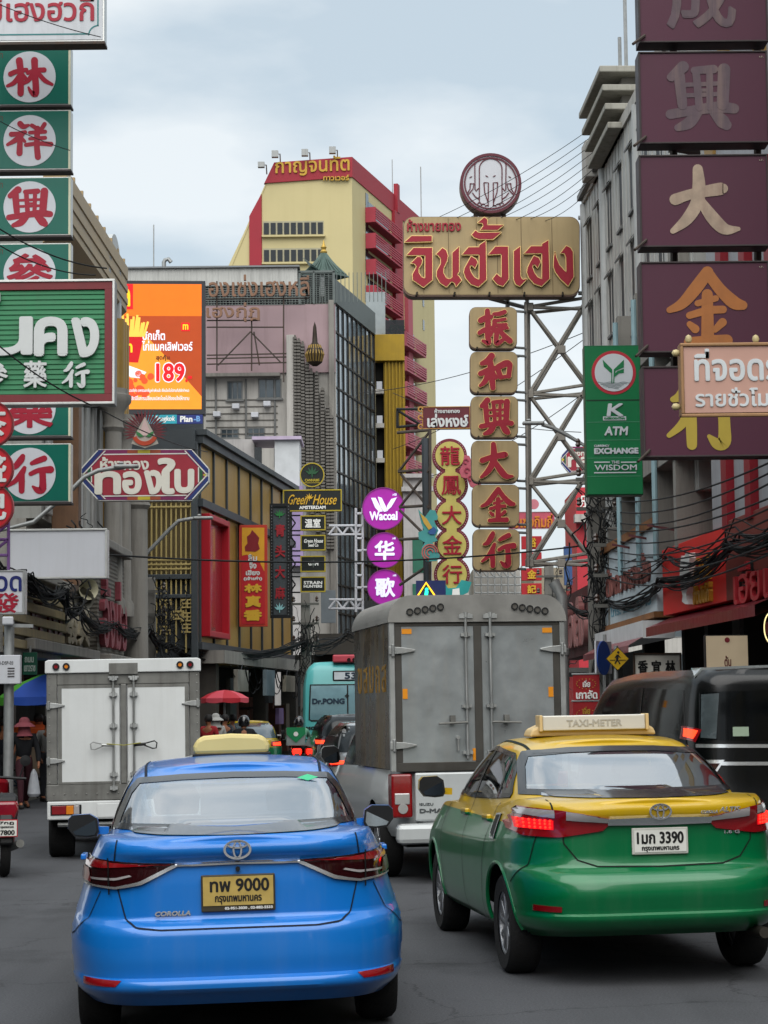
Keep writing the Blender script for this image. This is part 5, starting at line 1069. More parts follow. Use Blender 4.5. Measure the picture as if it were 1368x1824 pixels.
for (y0, y1), body, lb in (((918, 945), '温室', 'small black board with two white Chinese characters, topmost of four'), ((953, 981), 'S', 'second small black board with white script, below the Chinese one'), ((990, 1019), 'G', 'third small black board with a white leaf and initials'), ((1027, 1055), 'H', 'lowest small black board with white lettering')):
    S = board(lb, 535, y0, 580, y1, 'small black boards in a column'); m_ = (y0 + y1) / 2
    if body == '温室': S.text('温室', (543, y0 + 6, 571, y1 - 5), WHT, -.03, 0, .5)
    elif body == 'S': S.text('Green House', (541, m_ - 7, 575, m_), WHT, -.03, 0, .2, slant=.2); S.text('Seed Co', (549, m_ + 1, 567, m_ + 7), WHT, -.03, 0, .2)
    elif body == 'G': S.text('G', (549, m_ - 4, 555, m_ + 3), WHT, -.03, 0, .4); S.text('H', (561, m_ - 4, 567, m_ + 3), WHT, -.03, 0, .4); S.poly('leaf', mat('grey_leaf', '6a706c', .5), -.03, 0, leaf(558, m_, 5, 8))
    else: S.text('STRAIN', (541, m_ - 6, 574, m_), WHT, -.03, 0, .3); S.text('HUNTERS', (541, m_ + 1, 574, m_ + 6), WHT, -.03, 0, .3)
    S.bars('bracket', mat('black_frame_steel', ''), [((535, y0, .05), (516, y0, .05)), ((535, y1, .05), (516, y1, .05)), ((516, y0, .05), (526, m_, .05)), ((526, m_, .05), (516, y1, .05))], .025)
# ---- three magenta discs on a white lattice mast
MAG = mat('magenta_face', '941c90', .35, emit=.12, var=.04); WLT = mat('lit_white_letter', 'd6d6ee', .4, emit=.2, var=.03)
for cx, cy, r, body in ((683, 906, 38, 'w'), (685, 980, 32, '华'), (686, 1046, 32, '歌')):
    S = Sign('magenta_disc', {'w': 'largest magenta disc sign, white winged emblem over a word', '华': 'magenta disc sign with white character 华 below the largest disc', '歌': 'magenta disc sign with white character 歌, just above the truck'}[body], 'shop sign', cx - r, cy - r, cx + r, cy + r, 70, 0, 'magenta discs on the white mast')
    S.disk('disc', MAG, -.02, .2, cx, cy, r - 1); S.ring('rim', mat('plum_rim', '7a2a72', .45), -.05, .2, cx, cy, r - 1.5, r)
    if body == 'w':
        S.text('Wacoal', (658, 911, 708, 927), WLT, -.05, -.02, .7)
        for q in ([(661, 887), (669, 887), (682, 911), (675, 912), (668, 904)], [(673, 885), (680, 887), (691, 910), (684, 912), (678, 903)], [(687, 912), (690, 900), (697, 889), (707, 886), (703, 893), (697, 903)]): S.poly('wing_emblem', WLT, -.05, -.02, q)
    else: S.text(body, (cx - 18, cy - 17, cx + 18, cy + 18), WLT, -.05, -.02, 1.2)
    S.text('วาโก้', (cx + r * .42, cy - r * .72, cx + r * .62, cy - r * .6), WLT, -.03, -.02, .2)
S = Sign('lattice_mast', 'white steel lattice mast carrying the three magenta discs', 'sign mast', 640, 908, 650, 1090, 70.3); WST = mat('white_steel', 'b5b6bb', .5, .2, var=.08)
sg = [((634, 905, 0), (634, 1090, 0)), ((646, 905, 0), (646, 1090, 0))] + [((634, 915 + 22 * k, 0), (646, 915 + 22 * k, 0)) for k in range(8)]
S.bars('mast', WST, sg, .045)
for yy in (944, 1076):
    sg = [((586, yy - 8, .1), (646, yy - 8, 0)), ((586, yy + 8, .1), (646, yy + 8, 0))] + [((586 + 12 * k, yy - 8 if k % 2 else yy + 8, .08), (598 + 12 * k, yy + 8 if k % 2 else yy - 8, .08)) for k in range(5)]
    S.bars('arm', WST, sg, .04)
S.bars('bracket', WST, [((646, cy, 0), (cx + 12, cy, 0)) for cx, cy in ((650, 906), (654, 980), (654, 1046))], .04)
# ---- the big gold-shop sign: board, crest disc, six panels, steel frame
GOLDP = mat('old_gold_panel', '9c8964', .45, .05, var=.05, vs=1.5, streak=.2, dirt='5e5038', ss=5)
GEDGE = mat('gold_panel_edge', '6a5648', .5, .2, streak=.3); REDL2 = mat('raised_red_letter', '8e1026', .42, var=.06); OUTL = mat('gold_outline', 'd8b878', .35, .3)
def rr(x0, y0, x1, y1, r, n=6):
    o = []
    for cx, cy, a in ((x1 - r, y0 + r, -90), (x1 - r, y1 - r, 0), (x0 + r, y1 - r, 90), (x0 + r, y0 + r, 180)):
        for k in range(n + 1): t = R(a + 90 * k / n); o.append((cx + r * math.cos(t), cy + r * math.sin(t)))
    return o
S = Sign('gold_signboard', 'huge gold rounded signboard with raised crimson Thai letters hung across the street', 'shop sign', 718, 385, 1033, 527, 46)
S.poly('cabinet', GEDGE, 0, .42, rr(718, 386, 1033, 528, 18)); f = S.poly('face', GOLDP, -.015, 0, rr(719.5, 387, 1031.5, 525, 17))
mb = MB()
for x in (755, 800, 850, 887, 930, 985): u, v0 = S.uv(x, 389); u, v1 = S.uv(x, 523); mb.box(u - .006, u + .006, -.019, -.015, v1, v0)
mb.build('panel_joint', mat('joint_brown', '5e4d33', .6), f)
LT = [
 [(55, 410), (155, 320), (460, 320), (460, 400)],
 [(85, 608), (185, 500), (468, 500), (468, 985), (335, 1095), (175, 985), (170, 900), (225, 800), (230, 770), (195, 735), (150, 730), (245, 635), (290, 640), (315, 690), (305, 740), (260, 810), (262, 880), (300, 940), (362, 970), (362, 608)],
 [(530, 595), (625, 500), (680, 540), (705, 620), (690, 700), (640, 800), (635, 880), (680, 960), (740, 975), (775, 945), (775, 575), (875, 485), (875, 860), (840, 910), (870, 930), (910, 990), (830, 1085), (810, 1030), (760, 1005), (685, 1090), (590, 1030), (535, 930), (540, 850), (600, 740), (600, 660), (560, 610)],
 [(925, 600), (1020, 490), (1185, 490), (1185, 460), (1280, 395), (1290, 980), (1170, 1090), (1060, 1050), (980, 960), (950, 870), (960, 810), (1020, 700), (1060, 630), (1130, 670), (1155, 720), (1115, 805), (1085, 770), (1045, 760), (1035, 810), (1060, 880), (1110, 950), (1185, 990), (1185, 600)],
 [(1070, 300), (1125, 235), (1170, 270), (1510, 265), (1390, 365), (1180, 365), (1110, 340)],
 [(1165, 115), (1260, 35), (1305, 70), (1300, 155), (1545, 155), (1460, 225), (1205, 225), (1250, 160), (1230, 120)],
 [(1323, 600), (1428, 480), (1618, 480), (1628, 970), (1543, 1080), (1458, 1050), (1388, 970), (1448, 895), (1523, 960), (1523, 590)],
 [(1708, 550), (1803, 480), (1808, 930), (1838, 985), (1903, 970), (1798, 1080), (1738, 1050), (1708, 980)],
 [(1868, 585), (1968, 475), (2138, 475), (2138, 440), (2233, 385), (2248, 965), (2128, 1080), (2018, 1040), (1938, 950), (1908, 870), (1918, 800), (1968, 700), (2013, 620), (2083, 650), (2113, 710), (2068, 800), (2038, 760), (1998, 745), (1988, 790), (2018, 880), (2068, 945), (2138, 980), (2138, 580)],
 [(2333, 560), (2353, 650), (2398, 760), (2508, 880), (2503, 640), (2478, 580), (2423, 575), (2503, 470), (2568, 500), (2603, 560), (2616, 935), (2533, 1075), (2418, 970), (2338, 860), (2313, 780), (2318, 650)]]
for q in LT:
    pts = [(715 + x / 8.55, 385 + y / 8.55) for x, y in q]; mb = MB(); uv = [S.uv(*p) for p in pts]
    mb.prism(uv, -.115, -.03); lo = MB(); cl = uv + [uv[0]]
    for a, b in zip(cl, cl[1:]): lo.stroke([a, b], .034, -.105, -.02); lo.disk(a[0], a[1], .017, -.1045, -.02, 8)
    L_ = mb.build('letter', REDL2, f); lo.build('outline', OUTL, f)
for t, a, b in (('ห้างขายทอง', 725, 821),): S.text(t, (a, 391, b, 413), REDL2, -.06, -.015, .5, f)
S.bars('lamp_hook', BLK, [((x, 522, -.05), (x - 2, 532, -.3)) for x in (743, 810, 872, 934, 1002)], .025)
S = Sign('crest_disc', 'round white disc with maroon elephant head outline on top of the gold signboard', 'shop sign', 819, 273, 928, 382, 46)
MAR = mat('maroon_line', '56202c', .5, var=.06); S.disk('drum', GEDGE, 0, .4, 874, 328, 55); fd = S.disk('face', LGREY, -.02, 0, 874, 327.5, 54); S.ring('rim', MAR, -.05, -.02, 874, 327, 49.5, 54.5); S.ring('inner_rim', MAR, -.04, -.02, 874, 327, 45, 47.5)
E3 = lambda pts: [S.uv(810 + x / 10.52, 265 + y / 10.52) for x, y in pts]
mb = MB(); wpx = S.size(874, 327, 1.9)
def arc(cx, cy, rx, ry, a0, a1, n=14): return [(cx + rx * math.cos(R(a0 + (a1 - a0) * i / n)), cy + ry * math.sin(R(a0 + (a1 - a0) * i / n))) for i in range(n + 1)]
for q in ([(460, 1010)] + arc(672, 380, 212, 190, 180, 360, 18) + [(885, 1010)], [(380, 770)] + arc(520, 330, 145, 130, 180, 255, 8), arc(815, 330, 145, 130, -75, 0, 8) + [(955, 770)], [(545, 640), (630, 640), (625, 1080)], [(545, 640), (560, 820), (620, 1000)], [(805, 640), (720, 640), (725, 1080)], [(805, 640), (790, 820), (730, 1000)],
          [(280, 660), (360, 660), (340, 760), (240, 880)], [(290, 660), (285, 760), (230, 850)], [(1060, 660), (980, 660), (1000, 760), (1110, 880)], [(1045, 660), (1060, 760), (1115, 850)], [(330, 830), (380, 900), (450, 950)], [(1010, 830), (960, 900), (890, 950)], [(380, 760), (395, 800), (445, 745)], [(955, 760), (945, 800), (895, 745)], arc(460, 1040, 30, 25, 180, 360), arc(530, 1065, 35, 25, 180, 340), arc(600, 1090, 30, 22, 190, 350), arc(880, 1040, 30, 25, 180, 360), arc(815, 1065, 35, 25, 200, 360), arc(745, 1090, 30, 22, 190, 350)):
    mb.stroke(E3(q), wpx, -.035, -.02)
for cx, cy, d in ((300, 535, -1), (600, 520, 1), (740, 518, -1), (1030, 535, 1)): mb.prism(E3([(cx - 30, cy - 14 * d), (cx, cy - 12), (cx + 30, cy + 14 * d), (cx, cy + 14)]), -.034, -.02)
mb.build('elephant_outline', MAR, fd)
mb = MB(); 
for x in (848, 898): p, q = S.uv(x, 378), S.uv(x, 388); mb.bar((p[0], .2, p[1]), (q[0], .2, q[1]), .1)
mb.build('stand', RUSTY, S.root)
for i, ch in enumerate('振和興大金行'):
    y0 = 547 + 79.3 * i - (1 if i > 3 else 0); x0 = 836 + 1.2 * i; x1 = 921 + 1.0 * i
    S = Sign('gold_sign', {'振': 'uppermost square gold panel, crimson character 振, below the huge signboard', '和': 'square gold panel with crimson character 和, second from the top', '興': 'square gold panel with crimson character 興 beside the maroon name sign', '大': 'square gold panel with crimson character 大 beside the pink dragon', '金': 'square gold panel with crimson character 金, second from the bottom', '行': 'lowest square gold panel, crimson character 行, just above the truck'}[ch], 'shop sign', x0, y0, x1, y0 + 74, 46, 0, 'square gold panels in a column')
    S.poly('cabinet', GEDGE, 0, .3, rr(x0, y0, x1, y0 + 75, 12)); f = S.poly('face', GOLDP, -.012, 0, rr(x0 + .8, y0 + .8, x1 - .8, y0 + 73, 11))
    r = (x0 + 15, y0 + 4, x0 + 76, y0 + 70); brush_on(S, ch, r, REDL2, -.09, -.03, 0, f); brush_on(S, ch, r, OUTL, -.075, -.012, .9, f)
    S.bars('bracket', GALV, [((x1 - 2, y0 + 5, .15), (938, y0 + 5, .25)), ((x1 - 2, y0 + 70, .15), (938, y0 + 70, .25))], .03)
    S.bars('lamp_hook', BLK, [((x0 + 14, y0 + 72, -.02), (x0 + 12, y0 + 79, -.22))], .02)
S = Sign('steel_lattice', 'tall galvanised steel lattice frame carrying the gold signs beside the grey building', 'sign frame', 935, 530, 1050, 1010, 46.4); LS = mat('lattice_steel', '8f8a82', .55, .4, var=.15, vs=3, streak=.3)
sg = [((936, 540, -.1), (940, 1010, -.1)), ((944, 540, .5), (948, 1010, .5))]
jy = [547, 702, 857, 1003]
for k in range(3):
    a, b = jy[k], jy[k + 1]; m_ = (a + b) / 2
    sg += [((942, a, 0), (1052, b - 10, 0)), ((942, b, 0), (1052, a - 25, 0)), ((948, a, .5), (1046, b - 22, .5)), ((948, b, .5), (1046, a - 10, .5))]
for a in jy: sg += [((938, a, 0), (1052, a - 18, 0)), ((938, a, 0), (1052, a + 4, 0)), ((945, a + 3, .5), (1052, a - 8, .5))]
S.bars('lattice_bars', LS, sg, .04)
mb = MB()
for k in range(4):
    for x, y in ((943, jy[k]), (1000, jy[k] + 76 if k < 3 else jy[k])): c = S.uv(x, y); mb.box(c[0] - .09, c[0] + .09, -.07, .07, c[1] - .09, c[1] + .09)
mb.build_each('gusset', LS, S.root, bevel=.01)
S.bars('beam', GALV, [((1030, 388, 0), (1068, 386, 0)), ((1030, 522, 0), (1062, 523, 0)), ((905, 388, .2), (905, 548, .2)), ((940, 528, .2), (940, 548, .2)), ((872, 528, .2), (938, 545, .2))], .05)
# ---- maroon name sign, lobed yellow sign with phoenix and dragon
S = Sign('name_sign', 'maroon name sign with gold scroll end beside the gold panels', 'shop sign', 745, 724, 838, 764, 62); S.panel('cabinet', mat('deep_maroon', '551a22', .45, var=.06), 0, .2, (752, 724, 838, 764)); GS = mat('scroll_gold', 'a2763a', .45, .2)
S.rim('gold_line', GS, -.015, 0, (752, 724, 838, 764), 1.5); S.text('ห้างขายทอง', (774, 728, 819, 736), WL, -.03, 0, .3); S.text('เล่งหงษ์', (761, 737, 834, 761), WL, -.04, 0, .9)
mb = MB()
for cy, a in ((729, 1), (744, -1), (760, 1)): c = S.uv(749, cy); k = S.size(749, cy, 1); mb.ring(c[0], c[1], k * 2.5, k * 5, -.05, .1, 14, 0, 300)
mb.build('scroll_end', GS, S.root)
S.bars('bracket', mat('black_frame_steel', ''), [((706, 728, .1), (750, 728, .1)), ((708, 760, .1), (750, 756, .1)), ((708, 728, .1), (708, 762, .1)), ((708, 730, .1), (748, 755, .1))], .04)
S = Sign('lobed_sign', 'tall yellow sign of five joined discs, maroon rim, red Chinese characters', 'shop sign', 770, 782, 838, 1060, 60)
RIM = mat('maroon_bulb_rim', '6a2230', .5, var=.08); YF = mat('pale_yellow_face', 'b0a458', .45, var=.05, streak=.1); fr = None
cs = [(801, 812, 31), (803, 865, 31), (804, 918, 31), (805, 971, 31), (805, 1023, 32)]
mb = MB(); mf = MB(); bl = MB()
for i, (cx, cy, r) in enumerate(cs):
    u, v = S.uv(cx, cy); k = S.size(cx, cy, 1); mb.disk(u, v, r * k, -.0006 * i, .3, 40); mf.disk(u, v, (r - 5.5) * k, -.03 - .0006 * i, -.01, 40)
    for j in range(40):
        a = 2 * math.pi * j / 40
        if abs(math.sin(a)) < .85: bl.lathe([(.001, -.012), (.014, 0), (.001, .012)], (u + (r - 2.8) * k * math.cos(a), -.012, v + (r - 2.8) * k * math.sin(a)), 'Y', 6)
for i in range(4): u, v = S.uv((cs[i][0] + cs[i + 1][0]) / 2, (cs[i][1] + cs[i + 1][1]) / 2); k = S.size(800, 900, 1); mf.box(u - 9 * k, u + 9 * k, -.029, -.01, v - 8 * k, v + 8 * k)
mb.build('rim', RIM, S.root); fr = mf.build('face', YF, S.root); bl.build('rim_bulbs', mat('small_bulb', 'b0979a', .3), S.root)
for (cx, cy, r), ch in zip(cs, '龍鳳大金行'): S.text(ch, (cx - 17, cy - 17, cx + 18, cy + 17), REDL2, -.07, -.03, .45, fr)
S.poly('wave', mat('teal_wave', '2a8c8a', .45), -.05, .2, [(777, 1036), (790, 1036), (798, 1048), (812, 1047), (822, 1033), (840, 1037), (834, 1055), (820, 1062), (776, 1060)]); S.poly('white_box', WHT, -.12, 0, [(806, 1050), (818, 1048), (819, 1062), (805, 1062)])
S = Sign('phoenix_figure', 'teal painted phoenix cut-out on the edge of the lobed yellow sign', 'figure', 744, 906, 785, 1000, 59.7)
TQ = mat('teal_cutout', '3d8583', .5, var=.1); S.poly('body', TQ, 0, .12, [(745, 907), (757, 921), (766, 908), (775, 909), (780, 920), (779, 926), (773, 927), (781, 945), (775, 956), (780, 963), (770, 966), (776, 978), (784, 990), (778, 999), (760, 1000), (750, 990), (752, 974), (757, 966), (746, 960), (745, 948), (755, 944), (750, 930)])
S.poly('wing', mat('ochre_wing', 'b08e3c', .5), -.03, 0, [(748, 914), (760, 924), (770, 940), (764, 944), (755, 932)]); S.poly('breast', mat('blue_breast', '2b4f80', .5), -.028, 0, [(762, 948), (772, 938), (778, 944), (774, 952), (766, 952)])
mb = MB()
for r0 in (4, 9, 13): c = S.uv(766, 984); k = S.size(766, 984, 1); mb.ring(c[0], c[1], k * r0, k * (r0 + 2), -.03, 0, 20, 0, 260)
mb.build('tail_swirl', mat('coral_swirl', 'a5574f', .5), S.root)
S = Sign('dragon_figure', 'pink painted dragon head cut-out between the lobed sign and the gold panels', 'figure', 818, 808, 862, 868, 59.6); DR = mat('pink_dragon', 'a3505c', .55, var=.15, vs=9); S.poly('body', DR, 0, .15, [(827, 810), (836, 812), (842, 826), (843, 846), (850, 858), (858, 864), (846, 870), (838, 866), (832, 852), (822, 850), (818, 838), (824, 828)])
mb = MB()
for cx, cy in ((830, 822), (832, 838), (838, 852)): c = S.uv(cx, cy); k = S.size(cx, cy, 1); mb.ring(c[0], c[1], k * 3, k * 5, -.03, 0, 14, 0, 280)
mb.build('mane', mat('deep_pink_mane', '8a2c40', .5), S.root)
S = Sign('sign_scaffold', 'dark steel scaffold behind the lobed sign beside the yellow tower', 'sign frame', 705, 765, 768, 1060, 61)
S.bars('scaffold_bars', RUSTY, [((766, 766, 0), (766, 1060, 0)), ((708, 766, .6), (766, 766, 0)), ((710, 836, .6), (766, 836, 0)), ((712, 900, .6), (766, 900, 0)), ((712, 958, .6), (766, 958, 0)), ((712, 1040, .6), (766, 1005, 0)), ((710, 836, .6), (766, 768, 0)), ((712, 900, .6), (764, 838, 0)), ((712, 905, .6), (764, 960, 0)), ((714, 840, .6), (764, 905, 0))], .045); S.bars('mast', mat('slate_mast', '3c4145', .5, .4), [((758, 780, .1), (762, 1060, .1))], .12)
# ---- bank sign
S = Sign('bank_sign', 'tall green bank sign with red ringed leaf emblem and white lettering', 'bank sign', 1043, 615, 1143, 882, 30)
BG = mat('bank_green', '07663a', .38, var=.05, streak=.1, dirt='0c3a26'); S.panel('cabinet', mat('bank_green_edge', '0b4a2c', .45), 0, .3); f = S.panel('face', BG, -.012, 0, (1044, 617, 1142, 880), 0)
S.panel('divider', mat('divider_dark', '0a2e1c', .5), -.016, -.012, (1044, 712, 1142, 714), 0, f)
PALE = mat('pale_silver', 'b7bcc0', .4, var=.04)
for y in (751.5, 783.5, 815.5, 848): S.panel('divider', mat('divider_line', '4f8a6c', .5), -.016, -.012, (1045, y, 1141, y + .8), 0, f)
S.disk('ring_disc', mat('ring_red', 'a52835', .45), -.018, -.012, 1093, 664, 39.5, f); S.disk('emblem_disc', PALE, -.024, -.018, 1093, 664, 34, f)
SG2 = mat('emblem_green', '0c6a3c', .5); em_ = lambda pts: [(1000 + x / 3.717, 500 + y / 3.717) for x, y in pts]
for q in ([(272, 525), (335, 590), (335, 680), (329, 680), (329, 615), (280, 570)], [(412, 525), (345, 590), (342, 680), (348, 680), (350, 640), (380, 615), (412, 612), (412, 585), (370, 600), (355, 615), (356, 600), (412, 575)]): S.poly('leaf_emblem', SG2, -.03, -.024, em_(q), f)
mb = MB()
for k in range(5): y = 676 + 9 * k; hw_ = 105 - 17 * k; mb.stroke([S.uv(*p) for p in em_([(345 + x, y + 4 * math.sin(x / 14)) for x in range(-hw_, hw_ + 1, 7)])], .005, -.028, -.024)
mb.build('wave_lines', mat('slate_line', '3f5a5a', .5), f)
S.text('K', (1080, 719, 1110, 742), PALE, -.03, -.012, 1.2, f, slant=.15); S.panel('name_tag', PALE, -.02, -.012, (1074, 742, 1115, 749), 0, f); S.text('KASIKORNTHAI', (1076, 743.5, 1113, 747.5), mat('emblem_green', ''), -.026, -.02, .3, f)
S.text('ATM', (1076, 760, 1117, 776), PALE, -.03, -.012, .7, f, slant=.12); S.text('CURRENCY', (1058, 792.5, 1085, 796.5), PALE, -.03, -.012, .25, f); S.text('EXCHANGE', (1058, 798, 1137, 809), PALE, -.03, -.012, .8, f)
S.text('THE', (1089, 821, 1103, 826), PALE, -.03, -.012, .15, f); S.text('WISDOM', (1059, 828, 1134, 838), PALE, -.03, -.012, .2, f)
for r in ((1058, 822.5, 1086, 824.5), (1106, 822.5, 1133, 824.5), (1058, 841, 1133, 843)): S.panel('silver_line', PALE, -.02, -.012, r, 0, f)
# ---- maroon column of panels with faded characters
PUR = mat('plum_panel', '451a2e', .5, var=.05, vs=1.0, streak=.08, dirt='2c1a24'); FG = mat('faded_grey_character', '55474d', .6, var=.2, vs=5, streak=.5, dirt='8a7468'); CR2 = mat('flaking_cream_character', '9c8a78', .6, var=.25, vs=5, streak=.5, dirt='6d5048'); OC = mat('ochre_character', '9a6030', .55, var=.12, vs=4, streak=.2, dirt='6a4028'); YC = mat('yellow_gold_character', 'a08c34', .5, var=.08)
for (a, b, x0), ch, m_, r, lb in (((-100, 76, 1136), '成', FG, (1186, -70, 1310, 52), 'topmost plum panel of the column, faded grey character half out of view'), ((92, 256, 1138), '興', FG, (1186, 112, 1315, 232), 'plum panel with a nearly vanished grey character 興'), ((276, 440, 1139), '大', CR2, (1193, 296, 1320, 420), 'plum panel with a flaking cream character 大'), ((466, 628, 1141), '金', OC, (1188, 474, 1328, 622), 'plum panel with an ochre character 金 above the salmon parking sign'), ((652, 814, 1145), '行', YC, (1188, 662, 1318, 802), 'lowest plum panel, yellow character 行 half hidden by the salmon parking sign')):
    S = Sign('plum_sign', lb, 'shop sign', x0, a, 1366 + (x0 - 1136), b, 24, 0, 'plum panels in a column'); S.panel('cabinet', mat('plum_cabinet', '2b2026', .5, .2, var=.15), 0, .3); f = S.panel('face', PUR, -.012, 0, (x0 + 2, a + 3, 1364 + (x0 - 1136), b - 2), 0); S.rim('frame', DKFR, -.03, 0, (x0, a, 1366 + (x0 - 1136), b), 3)
    brush_on(S, ch, r, m_, -.022, -.012, 0, f); S.bars('lamp_arm', RUSTY, [((x0 + 12, b - 12, -.02), (x0 - 12, b + 12, -.2))], .018); S.text('ป.', (1352, a + 8, 1360, a + 11), mat('tiny_pale_letter', 'a09a88', .5), -.02, -.012)
S = Sign('sign_post_frame', 'dark steel posts tying the plum panels to the building', 'sign frame', 1160, 60, 1360, 820, 24.4); S.bars('posts', RUSTY, [((1180, 70, 0), (1240, 0, 1)), ((1350, -20, .05), (1352, 800, .05)), ((1200, -20, .05), (1203, 800, .05)), ((1200, 262, .05), (1260, 240, .8)), ((1200, 640, .05), (1270, 590, .8))], .045)
# ---- salmon parking sign
S = Sign('parking_sign', 'salmon parking sign with white Thai lettering, gilt frame and knobs', 'parking sign', 1212, 610, 1560, 738, 20); S.panel('cabinet', mat('brown_gilt_frame', '8a6a4a', .4, .3, var=.15), 0, .16); S.rim('frame', mat('brown_gilt_frame', ''), -.03, 0, (1212, 610, 1560, 742), 6, bevel=.008); f = S.panel('face', mat('salmon_face', 'b08a7c', .45, var=.04), -.01, 0, (1218, 616, 1554, 734), 0)
PW = mat('pale_sign_letter', 'bdc2c4', .45)
S.text('ที่จอดรถ', (1236, 621, 1420, 679), PW, -.022, -.01, 1.4, f); S.text('รายชั่วโมง/รายวัน', (1238, 690, 1500, 724), PW, -.022, -.01, .8, f)
for (x, y, ax) in ((1206, 627, 'X'), (1206, 723, 'X'), (1228, 603, 'Z'), (1348, 603, 'Z')):
    u, v = S.uv(x, y); mb = MB(); mb.lathe([(.001, -.045), (.03, -.03), (.036, 0), (.026, .03), (.012, .036), (.012, .06)] if ax == 'X' else [(.012, -.05), (.012, -.03), (.026, -.025), (.036, .005), (.026, .035), (.001, .05)], (u, .06, v), ax, 14); mb.build('knob', mat('cream_knob', 'b7a87c', .35), S.root, smooth=True)
# ------------------------------------------------------------------ ground
def ground():
    m = mat('asphalt', '46474a', .82, var=.14, vs=.8, bump=.35, bs=160)
    nt = m.node_tree; N = nt.nodes; K = nt.links; b = N['Principled BSDF']; src = b.inputs['Base Color'].links[0].from_socket
    tc = N.new('ShaderNodeTexCoord'); n = N.new('ShaderNodeTexNoise'); n.inputs['Scale'].default_value = 70; n.inputs['Detail'].default_value = 3; K.new(tc.outputs['Object'], n.inputs['Vector'])
    r = N.new('ShaderNodeMapRange'); r.inputs[1].default_value = .3; r.inputs[2].default_value = .7; r.inputs[3].default_value = .72; r.inputs[4].default_value = 1.28; K.new(n.outputs[0], r.inputs[0])
    x = N.new('ShaderNodeVectorMath'); x.operation = 'SCALE'; K.new(src, x.inputs[0]); K.new(r.outputs[0], x.inputs['Scale'])
    mp = N.new('ShaderNodeMapping'); mp.inputs['Scale'].default_value = (1.6, .05, 1); mp.inputs['Rotation'].default_value = (0, 0, R(-6)); K.new(tc.outputs['Object'], mp.inputs[0])
    n2 = N.new('ShaderNodeTexNoise'); n2.inputs['Scale'].default_value = 1; n2.inputs['Detail'].default_value = 4; K.new(mp.outputs[0], n2.inputs['Vector'])
    r2 = N.new('ShaderNodeMapRange'); r2.inputs[1].default_value = .35; r2.inputs[2].default_value = .7; r2.inputs[3].default_value = .78; r2.inputs[4].default_value = 1.12; K.new(n2.outputs[0], r2.inputs[0])
    y = N.new('ShaderNodeVectorMath'); y.operation = 'SCALE'; K.new(x.outputs[0], y.inputs[0]); K.new(r2.outputs[0], y.inputs['Scale']); 
    n3 = N.new('ShaderNodeTexNoise'); n3.inputs['Scale'].default_value = .55; n3.inputs['Detail'].default_value = 6; n3.inputs['Roughness'].default_value = .7; K.new(tc.outputs['Object'], n3.inputs['Vector'])
    r3 = N.new('ShaderNodeMapRange'); r3.inputs[1].default_value = .56; r3.inputs[2].default_value = .68; r3.inputs[3].default_value = 1; r3.inputs[4].default_value = .62; K.new(n3.outputs[0], r3.inputs[0])
    vo = N.new('ShaderNodeTexVoronoi'); vo.feature = 'DISTANCE_TO_EDGE'; vo.inputs['Scale'].default_value = .42; wn = N.new('ShaderNodeVectorMath'); wn.operation = 'ADD'; K.new(tc.outputs['Object'], wn.inputs[0]); K.new(n3.outputs['Color'], wn.inputs[1]); K.new(wn.outputs[0], vo.inputs['Vector'])
    r4 = N.new('ShaderNodeMapRange'); r4.inputs[1].default_value = .002; r4.inputs[2].default_value = .007; r4.inputs[3].default_value = .6; r4.inputs[4].default_value = 1; K.new(vo.outputs['Distance'], r4.inputs[0])
    mm = N.new('ShaderNodeMath'); mm.operation = 'MULTIPLY'; K.new(r3.outputs[0], mm.inputs[0]); K.new(r4.outputs[0], mm.inputs[1])
    z = N.new('ShaderNodeVectorMath'); z.operation = 'SCALE'; K.new(y.outputs[0], z.inputs[0]); K.new(mm.outputs[0], z.inputs['Scale']); K.new(z.outputs[0], b.inputs['Base Color'])

    structure(MB().add([(-300, -60, 0), (300, -60, 0), (300, 900, 0), (-300, 900, 0)], [(0, 1, 2, 3)]).build('road', m))
    pv = mat('pavement_slabs', '6a6863', .85, var=.15, vs=3, bump=.3)
    structure(MB().add([(-7.3, 20, .14), (-7.3, 52, .14), (-30, 52, .14), (-30, 20, .14), (-7.3, 20, 0), (-7.3, 52, 0)], [(0, 1, 2, 3), (4, 5, 1, 0)]).build('pavement', pv))
    structure(MB().add([(5.4, 10, .14), (4.6, 60, .14), (30, 60, .14), (30, 10, .14), (5.4, 10, 0), (4.6, 60, 0)], [(1, 0, 3, 2), (5, 4, 0, 1)]).build('pavement', pv))
    k = mat('kerb_stone', '84827a', .8, var=.2, vs=2)
    structure(MB().box(-7.32, -7.15, 20, 52, 0, .145).build('kerb', k, bevel=.015))
